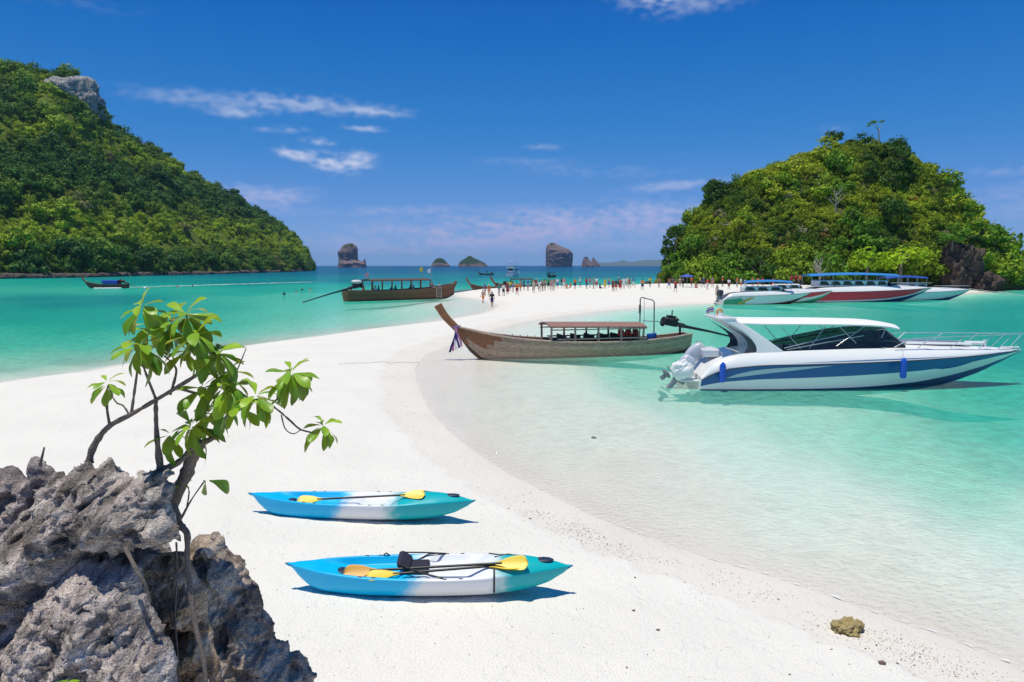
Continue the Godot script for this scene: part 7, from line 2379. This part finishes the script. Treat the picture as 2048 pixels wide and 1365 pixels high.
func build_people() -> void:
	# [place, turn, pose, skin, clothes, hair, label]
	var crowd := [
		[Vector3(-3.656, 0.4, -91.449), 2.6, "walk", 0, [["shorts", "orange"]], "short", "bare chested person in orange shorts walking at the water's edge near the spit's tip"],
		[Vector3(-2.275, 0.3, -82.486), 3.0, "walk", 1, [["shirt", "black"], ["shorts", "navy"]], "long", "person in black standing nearest the camera at the spit's tip"],
		[Vector3(-3.214, 0.5, -101.434), 0.4, "stand", 0, [["shirt", "orange"], ["trunks", "red"]], "hat", "person in an orange shirt and straw hat at the spit's tip"],
		[Vector3(-4.072, 0.7, -109.53), 1.2, "stand", 2, [["shirt", "purple"], ["shorts", "grey"]], "short", "person in a purple shirt left of the orange shirt at the spit's tip"],
		[Vector3(-1.181, 0.8, -100.878), 0.6, "akimbo", 1, [["shirt", "white"], ["shorts", "black"]], "short", "person in a white shirt and black shorts right of the spit's tip, hand on hip"],
		[Vector3(-0.674, 0.8, -108.822), -0.5, "stand", 2, [["dress", "maroon"]], "long", "person in a maroon dress beside the white shirted one near the spit's tip"],
		[Vector3(-0.318, 0.8, -115.648), 2.8, "stand", 0, [["shirt", "yellow"], ["shorts", "teal"]], "short", "person in yellow and teal in front of the white tour boat"],
		[Vector3(0.695, 0.8, -100.878), 0.2, "walk", 1, [["shirt", "orange"], ["shorts", "maroon"]], "short", "person in an orange shirt and maroon shorts walking below the tour boat"],
		[Vector3(1.871, 0.8, -113.28), 1.8, "stand", 3, [["shirt", "navy"], ["shorts", "navy"]], "short", "person all in navy standing right of the orange shirted walker"],
		[Vector3(2.574, 0.8, -116.869), -1.0, "stand", 0, [["shirt", "blue"], ["shorts", "grey"]], "short", "person in a blue shirt and grey shorts between the navy and cream figures"],
		[Vector3(3.19, 0.8, -107.761), 0.3, "camera", 2, [["dress", "cream"]], "fair", "fair haired person in a cream dress taking a picture on the sandbar"],
		[Vector3(4.289, 0.8, -113.28), 3.0, "stand", 1, [["shirt", "white"], ["trunks", "black"]], "long", "person in a white shirt right of the cream dress"],
		[Vector3(4.708, 0.8, -112.131), 0.9, "stand", 0, [["trunks", "maroon"]], "short", "bare chested person in maroon trunks right of the white shirt"],
		[Vector3(5.365, 0.8, -118.117), 2.2, "akimbo", 2, [["trunks", "black"], ["top", "black"]], "long", "person in a black bikini under the dark roofed longtail"],
		[Vector3(6.16, 0.8, -113.28), 0.1, "stand", 2, [["trunks", "pink"], ["top", "pink"]], "fair", "fair haired person in a pink bikini right of the dark roofed longtail"],
		[Vector3(6.757, 0.8, -116.869), 0.5, "camera", 0, [["shorts", "cream"]], "short", "bare chested person in cream shorts taking a picture beside the pink bikini"],
		[Vector3(7.397, 0.8, -118.117), -0.7, "stand", 2, [["shirt", "white"], ["shorts", "blue"]], "short", "person in a white shirt and blue shorts in the middle of the sandbar"],
		[Vector3(8.048, 0.8, -118.117), 1.5, "stand", 3, [["shirt", "black"], ["shorts", "grey"]], "short", "person in a black shirt and grey shorts in the middle of the sandbar"],
		[Vector3(8.767, 0.8, -116.869), 0.4, "sit", 2, [["trunks", "orange"], ["top", "orange"]], "long", "person in an orange bikini sitting on the sandbar"],
		[Vector3(9.411, 0.8, -116.869), -0.4, "sit", 0, [["shorts", "yellow"]], "short", "bare chested person in yellow shorts sitting beside the orange bikini"],
		[Vector3(12.213, 0.85, -119.105), 0.8, "stand", 1, [["shirt", "red"], ["shorts", "blue"]], "short", "person in a red shirt and blue shorts at the left of the thin middle group"],
		[Vector3(12.927, 0.85, -120.418), 2.5, "walk", 0, [["trunks", "purple"]], "short", "bare chested person in purple trunks walking beside the red and blue one"],
		[Vector3(13.507, 0.85, -120.418), 1.0, "stand", 2, [["trunks", "teal"], ["top", "teal"]], "fair", "fair haired person in a teal bikini in the thin middle group"],
		[Vector3(13.852, 0.85, -119.105), -0.2, "stand", 2, [["shirt", "white"], ["shorts", "red"]], "long", "person in a white shirt and red shorts in the thin middle group"],
		[Vector3(14.426, 0.85, -119.105), 1.1, "sit", 3, [["shirt", "navy"], ["shorts", "black"]], "short", "person in navy sitting at the right of the thin middle group"],
		[Vector3(15.543, 0.85, -111.789), 0.3, "stand", 1, [["shirt", "maroon"], ["shorts", "maroon"]], "short", "person all in maroon at the left of the dense group on the sandbar"],
		[Vector3(16.17, 0.85, -112.945), 2.9, "akimbo", 0, [["shirt", "black"], ["shorts", "red"]], "short", "person in a black shirt and red shorts in the dense group, hand on hip"],
		[Vector3(17.087, 0.85, -116.563), 0.7, "stand", 3, [["shirt", "teal"], ["shorts", "black"]], "hat", "person in a teal shirt and straw hat in the dense group on the sandbar"],
		[Vector3(17.595, 0.85, -117.82), 0.0, "camera", 2, [["dress", "red"]], "long", "person in a red dress taking a picture in the dense group"],
		[Vector3(18.36, 0.85, -119.105), -0.6, "stand", 2, [["shirt", "white"], ["shorts", "white"]], "short", "person all in white in the dense group on the sandbar"],
		[Vector3(18.852, 0.85, -119.105), 1.7, "stand", 2, [["shirt", "white"], ["trunks", "grey"]], "fair", "fair haired person in a white shirt at the right of the dense group"],
		[Vector3(18.459, 0.85, -114.126), 0.2, "stand", 0, [["trunks", "red"], ["top", "red"]], "long", "person in a red bikini at the right end of the dense group"],
		[Vector3(20.29, 0.85, -112.945), 3.1, "akimbo", 2, [["shirt", "orange"], ["shorts", "navy"]], "short", "person in an orange shirt and navy shorts standing alone right of the dense group"],
		[Vector3(23.263, 0.85, -103.323), 0.2, "walk", 2, [["vest", "red"], ["shorts", "black"]], "long", "person in a red vest and black shorts walking alone in front of the boulders"],
		[Vector3(27.54, 0.85, -119.105), -0.3, "stand", 0, [["trunks", "cream"], ["top", "cream"]], "fair", "fair haired person in a cream bikini right of the red vest"],
		[Vector3(30.08, 0.85, -121.761), 0.6, "stand", 1, [["shirt", "orange"], ["shorts", "brown"]], "short", "person in an orange shirt and brown shorts under the blue beach umbrella"],
		[Vector3(29.306, 0.85, -124.537), 2.0, "stand", 3, [["shirt", "grey"], ["shorts", "black"]], "short", "person in a grey shirt left of the blue beach umbrella's pole"],
		[Vector3(31.504, 0.85, -121.761), 1.4, "walk", 0, [["shirt", "yellow"], ["shorts", "navy"]], "short", "person in a yellow shirt walking right of the blue beach umbrella"],
		[Vector3(32.09, 0.85, -121.761), 1.6, "walk", 1, [["shirt", "blue"], ["shorts", "black"]], "hat", "person in a blue shirt and straw hat following the yellow shirt"],
		[Vector3(32.868, 0.85, -119.105), -0.4, "stand", 2, [["trunks", "pink"], ["top", "purple"]], "long", "person in pink trunks and a purple top at the foot of the right island"],
		[Vector3(26.596, 0.6, -94.152), 0.4, "stand", 2, [["dress", "cream"]], "hat", "person in a cream dress and straw hat left of the green sterned boat"],
		[Vector3(36.1, 0.85, -116.563), 0.5, "stand", 0, [["vest", "orange"], ["shorts", "grey"]], "short", "person in an orange vest above the green sterned boat's stern"],
		[Vector3(35.976, 0.85, -114.126), 1.5, "stand", 2, [["shirt", "white"], ["shorts", "orange"]], "short", "person in a white shirt and orange shorts above the green sterned boat's stern"],
		[Vector3(38.196, 0.85, -119.105), 0.9, "walk", 1, [["shirt", "white"], ["shorts", "white"]], "long", "person all in white walking behind the green sterned speedboat"],
		[Vector3(39.764, 0.9, -120.137), 0.2, "stand", 1, [["vest", "orange"], ["shorts", "black"]], "short", "person in an orange vest and black shorts behind the green sterned boat's canopy"],
		[Vector3(40.674, 0.9, -120.137), 2.4, "stand", 0, [["vest", "orange"], ["shorts", "red"]], "long", "long haired person in an orange vest and red shorts behind the green sterned boat's canopy"],
		[Vector3(42.359, 0.9, -122.876), -0.2, "stand", 3, [["shirt", "red"], ["shorts", "navy"]], "short", "person in a red shirt and navy shorts at the trees behind the speedboats"],
		[Vector3(44.134, 0.9, -122.876), 0.8, "stand", 2, [["dress", "red"]], "long", "person in a red dress furthest right among the people by the trees"],
		[Vector3(-1.899, 0.75, -106.078), 0.9, "stand", 0, [["shirt", "teal"], ["shorts", "white"]], "short", "person in a teal shirt and white shorts just right of the spit's tip"],
		[Vector3(0.153, 0.8, -111.006), 2.0, "camera", 2, [["trunks", "blue"], ["top", "blue"]], "long", "person in a blue bikini taking a picture below the tour boat"],
		[Vector3(1.299, 0.8, -111.006), -0.9, "stand", 3, [["shirt", "grey"], ["shorts", "orange"]], "short", "person in a grey shirt and orange shorts below and right of the tour boat"],
		[Vector3(3.9, 0.8, -115.648), 1.3, "walk", 1, [["shirt", "red"], ["shorts", "grey"]], "hat", "person in a red shirt and straw hat between the cream dress and a white shirt"],
		[Vector3(5.811, 0.8, -115.648), -0.1, "stand", 0, [["shirt", "green"], ["shorts", "black"]], "short", "person in a green shirt left of the pink bikini"],
		[Vector3(8.454, 0.8, -118.117), 2.7, "walk", 2, [["shirt", "pink"], ["shorts", "white"]], "fair", "fair haired person in a pink shirt left of the sitting pair"],
		[Vector3(10.243, 0.8, -118.117), 0.2, "stand", 1, [["vest", "orange"], ["shorts", "navy"]], "short", "person in an orange vest right of the sitting pair"],
		[Vector3(11.027, 0.85, -117.82), 1.9, "walk", 3, [["shirt", "white"], ["shorts", "teal"]], "hat", "person in white and teal with a straw hat walking in the gap of the crowd"],
		[Vector3(15.082, 0.85, -117.82), 0.5, "stand", 2, [["dress", "yellow"]], "long", "person in a yellow dress between the thin middle and the dense group"],
		[Vector3(15.73, 0.85, -117.82), -0.5, "stand", 0, [["shorts", "blue"]], "short", "bare chested person in blue shorts just left of the dense group"],
		[Vector3(19.494, 0.85, -116.563), 0.9, "walk", 2, [["shirt", "blue"], ["shorts", "white"]], "short", "person in a blue shirt and white shorts leaving the dense group on its right"],
		[Vector3(22.622, 0.85, -119.105), 0.3, "stand", 3, [["shirt", "yellow"], ["shorts", "black"]], "short", "person in a yellow shirt and black shorts right of the lone orange shirt"],
		[Vector3(24.098, 0.85, -119.105), -0.8, "stand", 2, [["trunks", "navy"], ["top", "navy"]], "long", "person in a navy bikini at the first boulders of the island"],
		[Vector3(25.737, 0.85, -119.105), 1.2, "walk", 1, [["vest", "orange"], ["shorts", "blue"]], "short", "person in an orange vest and blue shorts left of the red vest"],
		[Vector3(30.163, 0.85, -119.105), 0.1, "sit", 0, [["shorts", "red"]], "short", "bare chested person in red shorts sitting right of the umbrella"],
		[Vector3(32.049, 0.85, -119.105), 2.3, "stand", 2, [["shirt", "red"], ["shorts", "white"]], "fair", "fair haired person in a red shirt at the island's foot"],
		[Vector3(34.507, 0.85, -119.105), 0.7, "stand", 3, [["vest", "orange"], ["shorts", "navy"]], "hat", "person in an orange vest and straw hat at the island's foot"],
		[Vector3(35.573, 0.85, -119.105), -0.2, "stand", 1, [["shirt", "white"], ["shorts", "maroon"]], "short", "person in a white shirt and maroon shorts at the island's foot"]]
	for q in crowd:
		var p: Vector3 = q[0]
		if p.z < -105.0: p *= rng.randf_range(0.94, 1.05)
		p.y = ground_y(p.x, p.z) - 0.01
		if q[2] == "sit": p.y -= 0.38
		person(q[6], p, q[1], q[2], q[3], q[4], q[5])
	# aboard
	var big: Node3D = get_node("longtail_boat_001")
	var tf := big.transform
	for q in [[6.3, 0.5, 0.9, "white", 2, "person in a white shirt sitting at the front under the big longtail's roof"], [7.4, -0.6, 2.6, "navy", 1, "person in a navy shirt sitting second under the big longtail's roof"], [9.0, 0.6, 1.2, "grey", 3, "person in a grey shirt sitting in the middle of the big longtail"], [10.2, -0.5, 0.4, "blue", 2, "person in a blue shirt sitting behind the middle of the big longtail"], [11.6, 0.5, 2.0, "purple", 0, "person in a purple shirt sitting near the back of the big longtail"], [12.6, -0.5, 1.0, "white", 3, "person in a white shirt sitting last under the big longtail's roof"], [14.0, 0.0, 2.0, "red", 3, "person in a red shirt sitting by the big longtail's engine"]]:
		person(q[5], tf * Vector3(q[0], 0.62, q[1]), q[2], "sit", q[4], [["shirt", q[3]], ["shorts", "black"]], "short", "people aboard the big longtail")
	for q in [[3.4, 0.3, "pink", 2, "person in a pink shirt sitting on the big longtail's bow deck"], [2.6, -0.3, "white", 2, "person in a white shirt sitting on the big longtail's bow deck"]]:
		person(q[4], tf * Vector3(q[0], 0.95, q[1]), 1.0, "sit", q[3], [["shirt", q[2]], ["shorts", "blue"]], "long", "people aboard the big longtail")
	for q in [[Vector3(34.777, 2.682, -90.5), "red", 1, "person in a red vest standing in the long red speedboat's stern"], [Vector3(35.457, 2.613, -90.8), "red", 3, "second person in a red vest standing further forward in the red speedboat's stern"], [Vector3(36.12, 2.479, -91.2), "orange", 2, "person in an orange vest standing in the red speedboat right of the red vests"]]:
		var p: Vector3 = q[0]
		p.y = 1.75
		person(q[3], p, 0.5, "stand", q[2], [["vest", q[1]], ["shorts", "black"]], "short", "people aboard the moored speedboats")
	var run: Vector3 = get_node("longtail_boat_002").position
	person("helmsman in a red shirt at the back of the small speeding longtail", run + Vector3(7.0, 0.15, 0), -1.4, "stand", 3, [["shirt", "red"], ["shorts", "navy"]], "short", "people aboard small boats")
	for q in [[Vector3(-14.362, 0, -354.404), 4.2, "black", "dark clad helmsman of the longtail far out in the strait"], [Vector3(12.765, 0, -269.232), 2.0, "navy", "person in navy standing in the dark roofed longtail"]]:
		person(q[3], q[0] + Vector3(q[1] * 0.5, 0.35, 0), 0.4, "stand", 3, [["shirt", q[2]], ["shorts", "black"]], "short", "people aboard small boats")
	# swimmers, chest deep
	for q in [[Vector3(-37.698, 0, -126.742), "orange", 0, "swimmer in an orange vest furthest left beside the big longtail's tail shaft"], [Vector3(-38.85, 0, -134.376), "black", 1, "swimmer in a black top between the two orange vested swimmers"], [Vector3(-37.37, 0, -134.376), "orange", 2, "swimmer in an orange vest nearest the big longtail's stern"], [Vector3(-35.746, 0, -113.804), "navy", 3, "dark swimmer alone below the tail shaft of the big longtail"], [Vector3(-70.322, 0, -152.765), "red", 2, "swimmer in red far out behind the small tree's top"], [Vector3(-69.539, 0, -158.174), "black", 1, "dark swimmer right of the red one, far out in the lagoon"]]:
		person(q[3], q[0] + Vector3(0, -1.28, 0), rng.randf() * TAU, "stand", q[2], [["vest", q[1]]], "short", "swimmers in the lagoon")
	var bu := thing("buoy", "small white buoy floating in the lagoon behind the speeding longtail", "buoy", Vector3(-73.006, 0, -144.526))
	var s := Soup.new()
	s.ball(Vector3(0, 0.12, 0), Vector3(0.32, 0.28, 0.32), 14, 9)
	put("float", s.done(), mat(0.8, 0.8, 0.8, 0.5), bu)
	s = Soup.new()
	s.tube([Vector3(0, 0.36, 0), Vector3(0, 0.48, 0)], [0.05], 8)
	put("eye", s.done(), mat(0.3, 0.3, 0.3, 0.5), bu)
	# beach umbrella
	var um := thing("beach_umbrella", "blue beach umbrella in front of the boulders at the island's left foot", "beach umbrella", Vector3(29.325, 0.85, -121.761))
	um.position.y = ground_y(um.position.x, um.position.z)
	s = Soup.new()
	s.tube([Vector3(0, -0.2, 0), Vector3(0, 2.1, 0)], [0.025], 6)
	put("pole", s.done(), mat(0.6, 0.6, 0.6, 0.4), um)
	s = Soup.new()
	var rows := []
	for k in 6:
		var t := k / 5.0
		var ring := PackedVector3Array()
		for j in 16: ring.append(Vector3(cos(TAU * j / 16.0) * 1.15 * t, 2.15 - 0.42 * t * t - 0.05 * t * (j % 2), -sin(TAU * j / 16.0) * 1.15 * t))
		rows.append(ring)
	rows.reverse()
	s.sheet(rows, true)
	put("canopy", s.done(), mat(0.05, 0.09, 0.42, 0.7), um)


func build_all() -> void:
	build_hills()
	build_boats()
	build_foreground()
	build_people()
